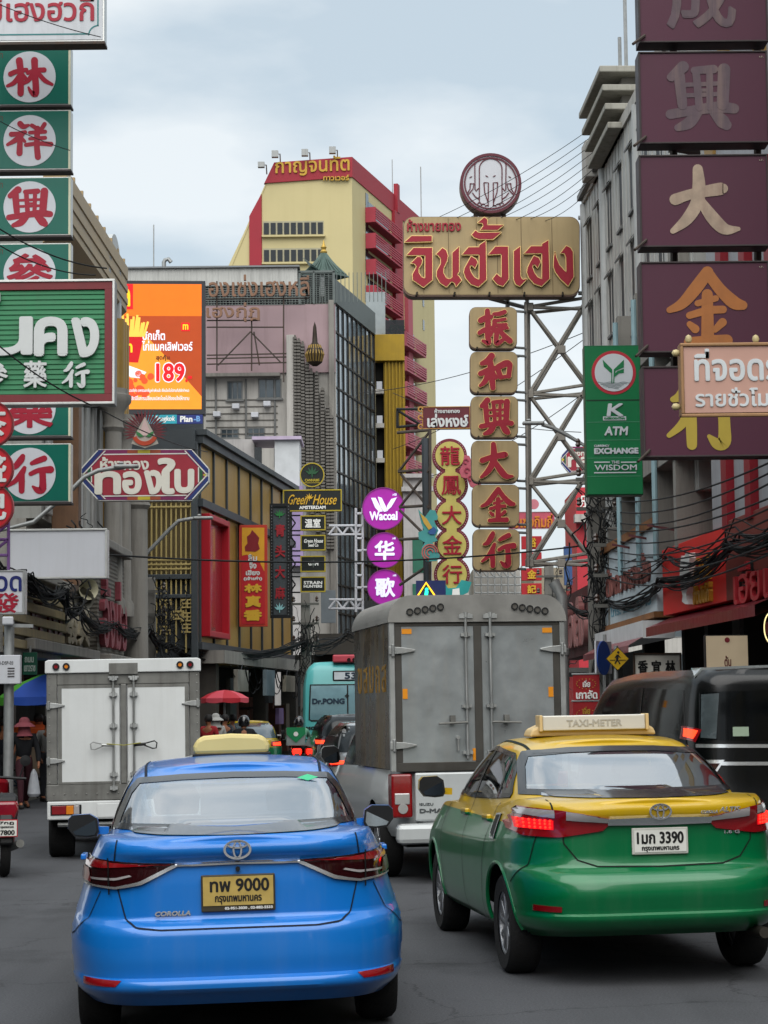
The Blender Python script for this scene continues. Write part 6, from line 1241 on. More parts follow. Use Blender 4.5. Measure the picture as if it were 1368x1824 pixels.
class House(Plane):
    """street building: local x along its front, z up, street side at -y"""
    def __init__(s, name, label, a, b, cat='building', group=None):
        a = Vector((a[0], a[1], 0)); b = Vector((b[0], b[1], 0)); d = b - a; super().__init__(a, math.atan2(d.y, d.x)); s.len = d.length
        s.root = thing(name, label, cat, a, s.rz, group)
    def box(s, name, m, u0, u1, y0, y1, z0, z1, bevel=0, parent=None): return MB().box(u0, u1, y0, y1, z0, z1).build(name, m, parent or s.root, bevel=bevel)
    def win(s, u0, u1, z0, z1, frame_m, glass_m, n=2, dep=.12, t=.05, name='window', sill=True):
        """window: reveal box set into the wall plane, frame with bars, pane"""
        mb = MB(); mb.box(u0, u0 + t, -.03, .04, z0, z1); mb.box(u1 - t, u1, -.03, .04, z0, z1); mb.box(u0 + t, u1 - t, -.03, .04, z1 - t, z1); mb.box(u0 + t, u1 - t, -.03, .04, z0, z0 + t)
        for k in range(1, n): x = u0 + (u1 - u0) * k / n; mb.box(x - t * .4, x + t * .4, -.025, .03, z0 + t, z1 - t)
        o = mb.build(name, frame_m, s.root); MB().box(u0 + t, u1 - t, -.006, .03, z0 + t, z1 - t).build('pane', glass_m, o)
        if sill: MB().box(u0 - .06, u1 + .06, -.14, .02, z0 - .07, z0).build('sill', frame_m, o)
        return o
CONC = mat('weathered_concrete', '7f7c76', .85, var=.14, vs=.6, streak=.55, dirt='35322d', bump=.25, bs=20, ss=2.5)
CONCL = mat('pale_render', 'a8a59f', .8, var=.1, vs=.7, streak=.45, dirt='45413b', ss=2.5)
GREYSH = mat('grey_corrugated_sheet', 'a6a6a2', .5, .35, var=.12, vs=.8, streak=.4, dirt='4a4946', wave=(2.4, 'X'), ss=3)
DWIN = mat('dark_window_pane', '12171a', .08, .2, var=.3, vs=2, coat=1.0); GWIN = mat('grey_window_pane', '3c464c', .08, .2, var=.3, vs=1.5, coat=1.0)
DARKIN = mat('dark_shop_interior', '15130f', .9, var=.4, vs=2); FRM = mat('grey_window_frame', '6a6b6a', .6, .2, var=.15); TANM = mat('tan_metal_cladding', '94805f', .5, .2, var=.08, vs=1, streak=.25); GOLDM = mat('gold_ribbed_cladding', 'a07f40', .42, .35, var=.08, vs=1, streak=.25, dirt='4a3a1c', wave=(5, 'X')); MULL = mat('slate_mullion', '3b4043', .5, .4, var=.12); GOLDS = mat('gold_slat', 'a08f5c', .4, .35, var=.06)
def left_block():
    H = House('tan_building', 'tan metal clad building with deep cornice and arched window behind the green sign column', (-6.8, 40.9), (-6.72, 50.2)); L_ = H.len; zt = 12.35
    H.box('wall', mat('grey_wall_panel', '84847f', .6, .2, var=.1, streak=.4, wave=(1.6, 'X')), 0, L_, 0, 12, 5.6, zt)
    H.box('lower_wall', CONC, 0, L_, .3, 12, 3.2, 5.6)
    mb = MB(); mb.prism([(0, 0), (.45, .4), (.45, .55), (.48, .57), (.48, .72), (.45, .74), (.45, .86), (.48, .88), (.48, 1.03), (.45, 1.05), (.45, 1.17), (.48, 1.19), (.48, 1.5), (0, 1.5)], 0, L_, Matrix.Translation((0, 0, zt - 1.2)) @ Matrix(((0, 1, 0, 0), (-1, 0, 0, 0), (0, 0, 1, 0), (0, 0, 0, 1)))); mb.build('cornice', TANM, H.root)
    mb = MB()
    for k in range(1, 5): mb.box(0, L_ - .02, -.30 - .0, -.0, zt - 1.3 - .55 * k, zt - 1.06 - .55 * k)
    mb.build('louvre_band', TANM, H.root, bevel=.02)
    mb = MB()
    for k in range(8): mb.box(1 + k * 1.1, 1.08 + k * 1.1, -.48, -.42, zt + .3, zt + .4)
    mb.build_each('roof_stud', TANM, H.root)
    mb = MB()
    for x in (L_ - 1.1, L_ - .7, L_ - .3): mb.tube([(x, -.36, 5.6), (x, -.36, zt - 1.2)], .19, 12); mb.box(x - .2, x + .2, -.36, 0, 5.6, zt - 1.2)
    mb.build('pilaster', mat('gold_brown_pilaster', '8d7038', .45, .3, var=.1, streak=.3), H.root, smooth=True)
    mb = MB()
    for k in range(8): x = .3 + k * 1.0; mb.box(x, x + .5, -.1, 0, 5.7, zt - 3.2)
    mb.build('wall_rib', mat('pale_rib', '9a9a97', .5, .3, var=.1, streak=.4), H.root, bevel=.03)
    u, v = H.uv(172, 460); mb = MB(); mb.ring(u, v - .5, .75, 1.05, -.45, 0, 24, 0, 180); mb.box(u - 1.05, u - .75, -.45, 0, v - 2.2, v - .5); mb.box(u + .75, u + 1.05, -.45, 0, v - 2.2, v - .5); o = mb.build('arched_window', mat('pale_arch_trim', 'a5a8a8', .5, var=.08), H.root)
    mb = MB(); mb.prism([(u + .74 * math.cos(R(a)), v - .5 + .74 * math.sin(R(a))) for a in range(0, 181, 15)] + [(u - .74, v - 2.2), (u + .74, v - 2.2)], -.1, .02); mb.build('pane', DWIN, o)
    # reddish brown downpipe strip seen right of the green column
    H.box('brown_pipe_duct', mat('rust_brown_duct', '6b503c', .6, .1, var=.2, streak=.3), 1.2, 1.6, -.55, 0, 4.3, 10.6, .02)
    # ground-floor shop fronts
    Sx = House('shop_fascia', 'grey boarded fascia with old red Thai and cream Chinese letters behind cables', (-6.35, 36.2), (-6.3, 44), 'shop front'); n = Sx.len
    Sx.box('fascia_board', mat('grey_fascia_board', '5e5a52', .7, var=.2, streak=.5, wave=(3.5, 'Z')), 0, n, 0, .5, 3.05, 4.15); Sx.box('ledge', CONC, -.1, n, -.25, .55, 2.85, 3.05, .02); Sx.box('top_ledge', CONC, -.1, n, -.12, .55, 4.15, 4.3, .02)
    mb = MB(); letters(mb, 'ห้าง', .5, 3.8, 3.1, 3.95, -.1, 0, .02); mb.build('lettering', mat('faded_red_letter', '5e2428', .5, var=.2), Sx.root); mb = MB(); letters(mb, '發興', 4.3, 7.4, 3.1, 3.95, -.1, 0, .03); mb.build('lettering', mat('faded_cream_letter', '9a917c', .6, var=.25, streak=.4), Sx.root)
    S2 = House('shop_fascia', 'weathered boarded fascia with tall pink and red Thai letters beside the stout column', (-6.15, 44.3), (-6.1, 48.4), 'shop front'); n = S2.len
    S2.box('fascia_board', mat('grey_fascia_board', ''), 0, n, 0, .6, 3.0, 5.3); S2.box('ledge', CONC, 0, n, -.3, .6, 2.8, 3.0, .02); S2.box('top_ledge', CONC, 0, n, -.2, .6, 5.3, 5.5, .03)
    mb = MB(); letters(mb, 'อั้งม่อ', .2, n - .3, 3.15, 4.7, -.12, 0, .03); mb.build('lettering', mat('pink_red_letter', '7e3a42', .55, var=.25, streak=.5), S2.root)
    for (px, ztop, zb, r, Y, lb) in ((243, 7.6, 0, .3, 49.6, 'stout grey classical column with stepped capital beside the gold slatted corner'), (201, 9.2, 4.0, .22, 47.5, 'slim grey column with capital right of the blank lightbox'), (219, 8.8, 4.0, .2, 49, 'dark grey column with capital between the two other columns')):
        c = P(px, 1100, Y); t = thing('column', lb, 'column', (c.x, Y, zb), 0, 'grey classical columns'); h_ = ztop - zb
        MB().lathe([(r * 1.3, 0), (r * 1.3, .3), (r, .4), (r * .88, h_ - 1.0)], (0, 0, 0), 'Z', 20).build('shaft', CONC, t, smooth=True)
        MB().lathe([(r * .88, h_ - 1), (r * 1.15, h_ - .9), (r * 1.0, h_ - .8), (r * 1.2, h_ - .5), (r * 1.9, h_ - .3), (r * 1.9, h_ - .15), (r * 1.55, h_ - .12), (r * 1.55, h_), (.001, h_)], (0, 0, 0), 'Z', 20).build('capital', CONC, t, smooth=True)
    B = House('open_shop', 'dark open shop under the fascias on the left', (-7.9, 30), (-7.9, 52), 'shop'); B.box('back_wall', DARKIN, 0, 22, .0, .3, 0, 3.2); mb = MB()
    for k in range(6): mb.box(1 + k * 4, 1.3 + k * 4, -.2, 0, 0, 3.0)
    mb.build_each('pillar', CONC, B.root); mb = MB()
    for k in range(26): x = 6 + rnd.random() * 14; z = .8 + rnd.random() * 1.6; mb.box(x, x + rnd.uniform(.2, .6), -.25, -.02, z, z + rnd.uniform(.15, .4))
    mb.build_each('goods', mat('shop_goods', '4a2c22', .6, var=.6, vs=3), B.root)
    if 0: AW = House('shop_awning', 'dark weathered awning over the left pavement', (-6.9, 30), (-6.9, 43.6), 'awning'); MB().add([(0, .9, 2.95), (13.6, .9, 2.95), (13.6, -.2, 2.55), (0, -.2, 2.55), (0, .9, 2.9), (13.6, .9, 2.9), (13.6, -.2, 2.5), (0, -.2, 2.5)], [(0, 1, 2, 3), (7, 6, 5, 4), (3, 2, 6, 7), (0, 3, 7, 4), (1, 0, 4, 5), (2, 1, 5, 6)]).build('canvas', mat('dirty_awning', '3a342e', .8, var=.3, streak=.5), AW.root)
    mb = MB()
    for k in range(5): mb.box(.2, 6, -.25 - .02 * k, -.2 - .02 * k + .04, 2.85 + .22 * k, 3.0 + .22 * k)
    SL = House('slat_awning', 'yellowed slatted shutter boards above the left shops', (-6.5, 34), (-6.45, 40), 'awning'); mb.build('slats', mat('yellowed_slat', '86795a', .7, var=.2, streak=.5), SL.root, bevel=.01); MB().box(.2, 6, -.19, .2, 2.75, 4.0).build('backing', CONC, SL.root)
def gold_building():
    c = Vector((-4.95, 55)); H = House('gold_building', 'low gold clad building with dark mullions, slatted corner and red framed window', (c.x, c.y), (-3.1, 69.2)); L_ = H.len; zt = 8.95
    H.box('wall', GOLDM, 0, L_, .02, 6, 3.6, zt - .05)
    mb = MB()
    for z in (zt - .05, zt - 1.75): mb.box(-.05, L_, -.14, .06, z, z + .22)
    for k in range(9): x = .1 + k * (L_ - .3) / 8; mb.box(x, x + .09, -.04, .05, 3.4, zt)
    mb.box(0, L_, -.1, .06, 3.4, 3.6); mb.build('mullion', MULL, H.root, bevel=.01)
    H.box('roof_edge', MULL, -.1, L_ + .1, -.25, 6, zt + .17, zt + .32)
    Fp = Plane(H.o + H.n * .25, H.rz); u0 = H.uv(358, 1000)[0]; u1 = Fp.uv(410, 1000)[0]; v0 = 3.75; v1 = 7.05
    RF = mat('red_frame_paint', '9a1220', .45, var=.05); mb = MB(); t = .16
    mb.box(u0, u0 + t, -.25, .1, v0, v1); mb.box(u1 - t, u1, -.25, .1, v0, v1); mb.box(u0 + t, u1 - t, -.25, .1, v1 - t, v1); mb.box(u0 + t, u1 - t, -.25, .1, v0, v0 + t); o = mb.build('window_frame', RF, H.root, bevel=.02)
    MB().box(u0 + t, u1 - t, -.05, .05, v0 + t, v1 - t).build('red_panel', mat('red_glass_panel', '7a0e1c', .2, var=.1, coat=.8), o)
    # slatted end wall facing the camera
    E = House('slatted_corner', 'gold slatted screen with lattice bands and square knots at the gold building corner', (-7.2, 54.7), (-4.95, 54.7), 'screen wall'); w_ = E.len
    E.box('back_glass', mat('pale_corner_glass', '59656a', .15, .2, var=.2), 0, .9, .3, .4, 3.4, 8.7); E.box('back_wall', mat('grey_gold_wall', '77694a', .5, .3, var=.1, wave=(6, 'X')), .9, w_ - .16, .3, .5, 5.2, 8.7); E.box('dark_back', MULL, 0, w_ - .16, .3, .5, 3.2, 5.2)  # wall behind the slats is grey-gold in its own colour
    mb = MB()
    for k in range(16): x = .1 + k * (w_ - .3) / 15; mb.box(x, x + .045, 0, .05, 4.1 if k % 2 else 3.3, 8.75)
    for z in (7.15, 7.3, 7.45, 5.5, 5.62, 5.74): mb.box(0, w_ - .16, -.03, .0, z, z + .045)
    mb.build('slats', GOLDS, E.root, bevel=.005)
    mb = MB()
    for x, z in ((.55, 4.55), (1.0, 4.25), (1.4, 4.6), (1.4, 3.9), (1.75, 4.3), (1.98, 4.6), (1.98, 3.95), (1.98, 4.25)):
        mb = MB()
        for a in (-.13, 0, .13): mb.box(x + a - .02, x + a + .02, -.05, -.01, z - .12, z + .12)
        for b in (-.1, .0, .1): mb.box(x - .15, x + .15, -.052, -.012, z + b - .018, z + b + .018)
        mb.build('square_knot', GOLDS, E.root)
    mb = MB(); mb.box(w_ - .16, w_, -.1, .3, 3.0, 8.9); mb.box(0, w_ - .16, -.06, .3, 5.25, 5.38); mb.box(0, w_ - .16, -.06, .3, 4.75, 4.85); mb.box(.8, .9, .05, .3, 3.2, 8.8); mb.build('frame', MULL, E.root, bevel=.01)
    mb = MB(); pts = [(.0 + .1 * k, 8.75 + .5 * math.sin(math.pi * min(1, k / 44))) for k in range(0, 23)]; 
    mb.prism(pts + [(2.2, 8.7), (0, 8.7)], -.2, 1.5); mb.build('roof_curve', MULL, E.root)
    ST = House('stone_building', 'grey stone fronted building in the gap left of the gold slats', (-8.5, 58), (-6.4, 58)); ST.box('wall', CONC, 0, 2.1, 0, 5, 0, 9.4); [ST.win(.4 + .8 * k, 1.0 + .8 * k, 5 + 1.8 * j, 6.3 + 1.8 * j, FRM, GWIN, 2) for k in range(2) for j in range(2)]
    # dark street level below the gold front and beyond
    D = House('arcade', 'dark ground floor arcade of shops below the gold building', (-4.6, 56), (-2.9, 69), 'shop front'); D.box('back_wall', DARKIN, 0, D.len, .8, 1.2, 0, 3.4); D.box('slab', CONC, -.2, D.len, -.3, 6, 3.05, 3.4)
    mb = MB()
    for x in (.1, 7.3, 12.6): mb.box(x, x + .4, 0, .5, 0, 3.05)
    mb.build_each('pillar', mat('dark_pillar_stone', '3a3733', .8, var=.3), D.root)
    for x, z, w_, h_, d, c in ((1.0, 2.3, 1.5, .6, -.3, '7a7870'), (2.4, 1.5, .9, 1.2, .2, '33373a'), (4.2, 2.2, 1.3, .75, -.5, '5a676e'), (6.1, 2.0, .7, .9, -.2, '2c2f33'), (8.2, 2.35, 1.6, .5, -.35, '8a8578'), (9.4, 1.35, .8, .5, .1, '8670a0'), (10.7, 1.9, 1.1, 1.0, -.4, '3f4448'), (3.4, .9, .7, 1.3, .3, '5a3a34'), (11.8, .9, .6, 1.1, .3, '4a4438')): D.box('hanging_board', mat('board_' + c, c, .55, var=.3, vs=2, streak=.3), x, x + w_, d - .12, d, z, z + h_, .01)
    mb = MB()
    for k in range(16): x = .4 + k * .75; mb.tube(sag((x, -.35 - .05 * (k % 3), 3.0), (x + 1.8 + (k % 4) * .4, -.3, 3.05 - .2 * (k % 3)), .35 + .1 * (k % 4)), .018, 4)
    mb.build('hanging_wires', BLK, D.root); mb = MB()
    for k in range(40): x = rnd.random() * 12.5; z = .3 + rnd.random() * 1.6; mb.box(x, x + rnd.uniform(.15, .5), rnd.uniform(.2, .5), .78, z, z + rnd.uniform(.15, .5))
    mb.build_each('goods', mat('shop_goods', ''), D.root)
def concrete_building():
    H = House('concrete_building', 'tall weathered concrete building with pink wall and corrugated top storey', (-14, 85), (-1.94, 85)); L_ = H.len; X0 = -14
    U = lambda px: (px - 684) / 43.4 - X0; Z = lambda py: 1.7 + (1269 - py) / 43.4
    H.box('wall', CONCL, 0, U(502), 0, 14, 0, Z(540)); H.box('pink_wall', mat('faded_pink_render', '9b8588', .8, var=.07, vs=.5, streak=.3, dirt='5a4c4a', ss=1.5), U(360), L_, -.12, -.005, Z(660), Z(536)); H.box('core', CONCL, U(502), L_, 0, 14, 0, Z(534))
    H.box('top_storey', GREYSH, 0, U(532), -.15, 10, Z(500), Z(468)); H.box('top_cap', mat('grey_flashing', '6f7274', .5, .4), 0, U(536), -.3, 10, Z(468), Z(465)); H.box('dark_gap', DWIN, 0, U(545), .2, 10, Z(536), Z(500))
    mb = MB()
    for k in range(42): x = U(365) + k * .125; mb.box(x, x + .02, -.12, -.1, Z(536), Z(503))
    for k in range(9): z = Z(536) + k * .1; mb.box(U(365), U(545), -.14, -.12, z, z + .02)
    mb.build('brick_screen', mat('grey_green_screen', '6d7470', .7, var=.2), H.root)
    mb = MB()
    for k in range(22): x = U(536) + k * .17; mb.box(x, x + .03, -.1, -.07, Z(532), Z(478))
    for k in range(16): z = Z(532) + k * .08; mb.box(U(536), L_, -.12, -.1, z, z + .02)
    mb.box(U(534), U(538), -.15, 0, Z(535), Z(476)); mb.box(U(560), U(563), -.15, 0, Z(535), Z(476)); mb.box(L_ - .1, L_, -.15, 0, Z(535), Z(476)); mb.box(U(534), L_, -.15, 0, Z(478), Z(474)); mb.build('roof_cage', mat('cage_steel', '5f6664', .6, .3, var=.2), H.root)
    H.box('cage_back', mat('dark_cage_back', '272c2d', .7, var=.5, vs=3), U(536), L_, .4, .6, Z(534), Z(478)); H.box('air_unit', mat('pale_unit', 'a4a8a8', .5), U(572), U(580), .1, .4, Z(520), Z(483))
    for x0, x1, y0, y1 in ((404, 432, 674, 708), (460, 502, 670, 706), (392, 425, 760, 778), (440, 472, 758, 776), (300, 330, 676, 706)): H.win(U(x0), U(x1), Z(y1), Z(y0), FRM, GWIN, 3)
    mb = MB()
    for k in range(7): z = Z(782) + k * (Z(708) - Z(782)) / 6; mb.box(U(366), U(495), -.03, 0, z - .02, z + .02)
    for k in range(12):
        for r_ in range(6): x = U(366) + k * .27 + (.13 if r_ % 2 else 0); z = Z(782) + r_ * (Z(708) - Z(782)) / 6; 
    mb.build('block_course', mat('dark_joint', '5b5853', .9), H.root)
    H.box('ledge', CONC, 0, U(500), -.5, 0, Z(668), Z(662)); H.box('pier', CONCL, U(512), U(526), -.5, 0, Z(830), Z(594), .02)
    mb = MB()
    for (x, top, bot) in ((527, 594, 800), (534, 600, 860), (541, 605, 880), (549, 640, 900), (556, 655, 930), (566, 660, 950), (576, 690, 960), (585, 722, 980), (592, 740, 980)):
        u = U(x)
        for k in range(int((bot - top) / 6)): z = Z(bot) + k * 6 / 43.4; mb.box(u - .075, u + .075, -.55, -.12, z, z + .09)
        mb.box(u - .04, u + .04, -.45, -.1, Z(bot), Z(top))
    mb.build('stepped_fins', mat('fin_concrete', '67645f', .85, var=.2, streak=.4), H.root)
    for x, y in ((380, 740), (414, 726), (448, 742), (470, 722)): H.box('air_unit', LGREY, U(x), U(x + 13), -.45, .0, Z(y), Z(y - 9), .02)
    for x in (384, 438, 490): mb = MB(); mb.tube([(U(x), -.06, Z(830)), (U(x), -.06, Z(670))], .04, 6); mb.build('drain_pipe', FRM, H.root)
    H.box('side_pipe', CONC, L_ - .28, L_ - .05, -.35, 0, 4, Z(530), .02)
    MB().tube([(U(288), .5, Z(470)), (U(288), .5, Z(450)), (U(290), .5, Z(446)), (U(296), .5, Z(444)), (U(301), .5, Z(450))], .09, 10).build('vent_pipe', GALV, H.root, smooth=True)
    mb = MB(); mb.lathe([(.35, 0), (.36, .2), (.35, .4), (.36, .6), (.3, .72), (.001, .75)], (U(240), 1, Z(490)), 'Z', 18); mb.build('water_tank', LGREY, H.root, smooth=True)
    H.box('lower_roof', CONCL, U(228), U(292), 0, 6, Z(510), Z(492)); mb = MB(); mb.tube([(U(267), 1, Z(490)), (U(267), 1, Z(375))], .025, 6); mb.build('aerial', GALV, H.root)
    mb = MB()
    for k in range(70): x = U(228) + k * .1; mb.box(x, x + .012, 3, 3.012, Z(468), Z(445))
    mb.box(U(228), U(410), 3, 3.02, Z(446), Z(445)); mb.box(U(228), U(410), 3, 3.02, Z(456), Z(455)); mb.build('rooftop_fence', GALV, H.root)
    # green pavilion roof and finial
    pv = mat('green_roof_tile', '485a54', .6, var=.2, streak=.3); mb = MB(); u = U(578); z = Z(473); mb.lathe([(1.1, .0), (.75, .3), (.35, .75), (.12, 1.05)], (u, 1.4, z), 'Z', 4, None); o = mb.build('pavilion_roof', pv, H.root)
    mb = MB()
    for k in range(28):
        a = 2 * math.pi * k / 28; mb.tube([(u + .1 * math.cos(a), 1.4 + .1 * math.sin(a), z + 1.04), (u + .42 * math.cos(a), 1.4 + .42 * math.sin(a), z + .6), (u + .98 * math.cos(a), 1.4 + .98 * math.sin(a), z + .06)], .03, 4)
    mb.build('roof_rib', pv, o); MB().lathe([(.11, 1.0), (.16, 1.1), (.09, 1.2), (.13, 1.3), (.06, 1.42), (.02, 1.6), (.001, 1.62)], (u, 1.4, z), 'Z', 14).build('finial', mat('gold_finial', 'a88a3f', .4, .4), o, smooth=True)
    # rooftop letters on a rusty frame
    S = Sign('rooftop_letters', 'rusty brown Thai letters on a steel frame in front of the pink wall', 'sign', 366, 496, 552, 600, 83.5); RL = mat('rusty_letter', '7d5f4c', .6, .2, var=.2, streak=.4)
    S.text('องเซ่งเฮงหลี', (372, 490, 551, 529), RL, -.15, 0, .5); S.text('เฮงกุ่ฎ', (368, 540, 463, 574), RL, -.15, 0, .5)
    S.bars('frame', RUSTY, [((386, 500, .1), (386, 660, .1)), ((505, 500, .1), (505, 680, .1)), ((448, 560, .1), (448, 660, .1)), ((368, 582, .1), (505, 582, .1)), ((368, 532, .1), (550, 530, .1)), ((368, 570, .1), (460, 570, .1)), ((388, 650, .1), (446, 590, .1)), ((446, 590, .1), (500, 645, .1)), ((452, 590, .1), (462, 650, .1))] + [((368, y, .1), (510, y - 3, .1)) for y in (632, 638, 648)], .03)
    S = Sign('crown_ornament', 'blackened crown shaped roof ornament mounted on the concrete fins', 'ornament', 544, 572, 578, 668, 83.9); u, v = S.uv(561, 632); k = S.size(561, 632, 1); mb = MB(); mb.lathe([(k * 5, -k * 20), (k * 13, -k * 14), (k * 16, 0), (k * 15, k * 9), (k * 9, k * 17), (k * 5, k * 22), (k * 4, k * 36), (k * 3, k * 50), (.001, k * 60)], (u, 0, v), 'Z', 16); mb.build('crown', mat('blackened_bronze', '2f2820', .5, .5, var=.4, vs=5), S.root, smooth=True)
    mb = MB()
    for q in range(9): a = R(180 + 20 * q); mb.tube([(u + k * 13 * math.cos(a), k * 13 * math.sin(a), v - k * 13), (u + k * 17 * math.cos(a), k * 17 * math.sin(a), v), (u + k * 10 * math.cos(a), k * 10 * math.sin(a), v + k * 17)], .03, 6)
    mb.build('crown_rib', mat('dull_gold', '7a6434', .5, .5), S.root)
    # glazed flank receding up the street
    Gz = House('glazed_building', 'dark glass curtain wall flank of the concrete building', (-1.94, 85), (-.3, 92.6)); g = Gz.len; z1 = 18.7; Gz.box('wall', CONC, 0, g, .3, 10, 0, z1); refl = mat('curtain_glass', '66737a', .12, .2, var=.5, vs=.7, coat=1.0)
    Gz.box('pane', refl, 0, g, .1, .3, 4.6, z1); mb = MB()
    for k in range(10): x = k * g / 9; mb.box(x - .035, x + .035, .04, .1, 4.6, z1)
    for k in range(13): z = 4.6 + k * (z1 - 4.6) / 12; mb.box(0, g, .05, .09, z - .035, z + .035)
    mb.build('mullion', mat('bronze_mullion', '2a2724', .5, .4), Gz.root); Gz.box('parapet_cage', mat('cage_steel', ''), 0, g, .0, .1, z1, z1 + 1.0); MB().add([(0, .2, z1 + 1.0), (g, .2, z1 + .3), (g, 1.4, z1 + 1.0), (0, 1.4, z1 + 2.0)], [(0, 1, 2, 3)]).build('translucent_sheet', mat('sea_green_sheet', '8aa39c', .4, var=.15), Gz.root)
    Wl = House('white_terrace', 'white rendered terrace block with lilac canopy at the foot of the concrete building', (-7.6, 80), (-3.2, 80)); q = lambda px: (px - 684) / 46.1 + 7.6; zz = lambda py: 1.7 + (1269 - py) / 46.1
    Wl.box('wall', mat('white_render', 'a9a6a4', .7, var=.08, streak=.35), 0, q(538), 0, 4, 0, zz(835)); Wl.box('upper_wall', mat('white_render', ''), q(360), q(452), .2, 3, zz(835), zz(778)); Wl.box('lilac_canopy', mat('lilac_canopy', 'a99bb0', .5), q(450), q(538), -.6, 2, zz(784), zz(778)); Wl.box('white_pier', mat('pale_white_pier', 'b5b8ba', .6), q(490), q(534), -.4, 1.5, zz(868), zz(784)); Wl.box('dark_doorway', DWIN, q(453), q(466), -.02, .1, zz(835), zz(794)); Wl.box('lilac_wall', mat('lilac_panel', '8c7ba0', .5, var=.15), q(515), q(540), -.7, -.1, zz(1010), zz(868))
def yellow_and_tower():
    Y = House('yellow_building', 'narrow mustard yellow building with vertical ribs and a planted balcony', (-.3, 93), (2.3, 93)); u = lambda px: (px - 684) / 39.68 + .3; z = lambda py: 1.7 + (1268 - py) / 39.68
    MU = mat('mustard_cladding', '94781c', .5, .15, var=.1, streak=.35, dirt='4e3c12', ss=2)
    Y.box('wall', MU, u(686), u(724), .0, 10, 2, z(640)); mb = MB()
    for k in range(6): x = u(688) + k * .16; mb.box(x, x + .07, -.14, 0, 2, z(640))
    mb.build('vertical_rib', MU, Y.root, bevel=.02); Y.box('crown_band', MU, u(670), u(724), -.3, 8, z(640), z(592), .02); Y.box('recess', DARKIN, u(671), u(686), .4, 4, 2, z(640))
    for py in (690, 752, 815): Y.box('air_unit', LGREY, u(673), u(683), -.05, .4, z(py), z(py - 14)); Y.box('unit_shelf', CONCL, u(671), u(686), -.1, .4, z(py + 8), z(py))
    Y.box('glass_rail', glass('balcony_glass', '9fb0ac', 1.5, .7), u(690), u(724), -.28, -.24, z(592), z(566)); Y.box('side_cage', mat('pale_cage', '8f9698', .5, .3, wave=(9, 'Z')), u(655), u(690), .3, 4, z(592), z(510)); mb = MB()
    for k in range(60): a = (u(694) + rnd.random() * .7, rnd.uniform(-.2, .1), z(590) + rnd.random() * .35); mb.add([a, (a[0] + .1, a[1], a[2] + .05), (a[0] + .04, a[1] + .03, a[2] + .12)], [(0, 1, 2)])
    mb.build('balcony_plant', mat('balcony_leaves', '2f4a24', .7, var=.4, vs=6), Y.root)
    # tower
    a = Vector((-1.97, 140, 0)); hd = R(15.6); T = thing('tower', 'tall pale yellow tower with red roof band, red stripe, red balconies and gold Thai letters', 'tower', a, 0); s = 26.36
    px = lambda x: (x - 632) / s; pz = lambda y: 1.7 + (1268 - y) / s; CR = mat('cream_yellow_render', 'b6aa7e', .7, var=.04, vs=.3, streak=.12, dirt='8a7a4c', ss=.6); RD = mat('tower_red', '8e2430', .6, var=.05, vs=.4)
    W_ = 22.0; Dv = Vector((math.sin(hd), math.cos(hd), 0))
    prof = [(px(632), 0), (px(632), pz(300)), (px(474), pz(310)), (px(474), pz(318)), (px(370), pz(540)), (px(370), 0)]
    SH = Matrix(((1, math.tan(hd), 0, 0), (0, 1, 0, 0), (0, 0, 1, 0), (0, 0, 0, 1)))
    MB().prism(prof, 0, W_, SH).build('wall', CR, T)
    MB().prism([(px(634), pz(300)), (px(634), pz(263)), (px(492), pz(272)), (px(473), pz(312)), (px(474), pz(310))], -.15, W_, SH).build('roof_band', RD, T)
    MB().prism([(px(468), pz(330)), (px(468), pz(600)), (px(446), pz(600)), (px(446), pz(371))], -.12, 3, SH).build('red_stripe', RD, T)
    MB().prism([(px(410), pz(460)), (px(474), pz(313)), (px(476), pz(313)), (px(410), pz(470))], -.05, W_ - 2, SH).build('sloped_edge', CR, T)
    for y0, y1, x1 in ((380, 407, 580), (430, 457, 580)):
        o = MB().box(px(470), px(x1), -.02, .1, pz(y1), pz(y0)).build('window', mat('tower_window_frame', '9a957c', .6), T); n = 9; w_ = (px(x1) - px(470)) / n; mb = MB()
        for k in range(n): mb.box(px(470) + k * w_ + .06, px(470) + (k + 1) * w_ - .06, -.06, .0, pz(y1) + .1, pz(y0) - .12)
        mb.build('pane', mat('matt_dark_window', '22282c', .5, var=.3, vs=2), o); MB().box(px(468), px(x1) + .1, -.3, .0, pz(y1) - .12, pz(y1)).build('sill', CR, o)
    GT = mat('tower_gold_letter', 'b08c34', .5, .2); mb = MB(); letters(mb, 'กาญจนทัต', px(493), px(628), pz(299), pz(264), -.25, -.1, .02); mb.v = [(x, y, zz + (x - px(493)) * .03) for x, y, zz in mb.v]; mb.build('lettering', GT, T); letters(MB(), 'ทาวเวอร์', px(580), px(627), pz(307), pz(297), -.25, -.1, .012).build('lettering', GT, T)
    # right flank: local frame turned to the receding direction
    F = Plane(a, math.atan2(Dv.y, Dv.x)); Mt = Matrix.Rotation(F.rz, 4, 'Z')
    def fb(name, m, u0, u1, y0, y1, z0, z1, parent=T): return MB().box(u0, u1, y0, y1, z0, z1, Mt).build(name, m, parent)
    L_ = W_ / math.cos(hd); uu = lambda x, y: F.uv(x, y)[0]
    u1, v1 = F.uv(652, 362); 
    for y in (362, 412, 462): u, v = F.uv(653, y); o = fb('small_window', DWIN, u - .3, u + .4, -.03, .1, v - .8, v + .7)
    PK = mat('pink_red_pier', 'a14a56', .6, var=.06); ua, ub = uu(698, 420), uu(712, 420)
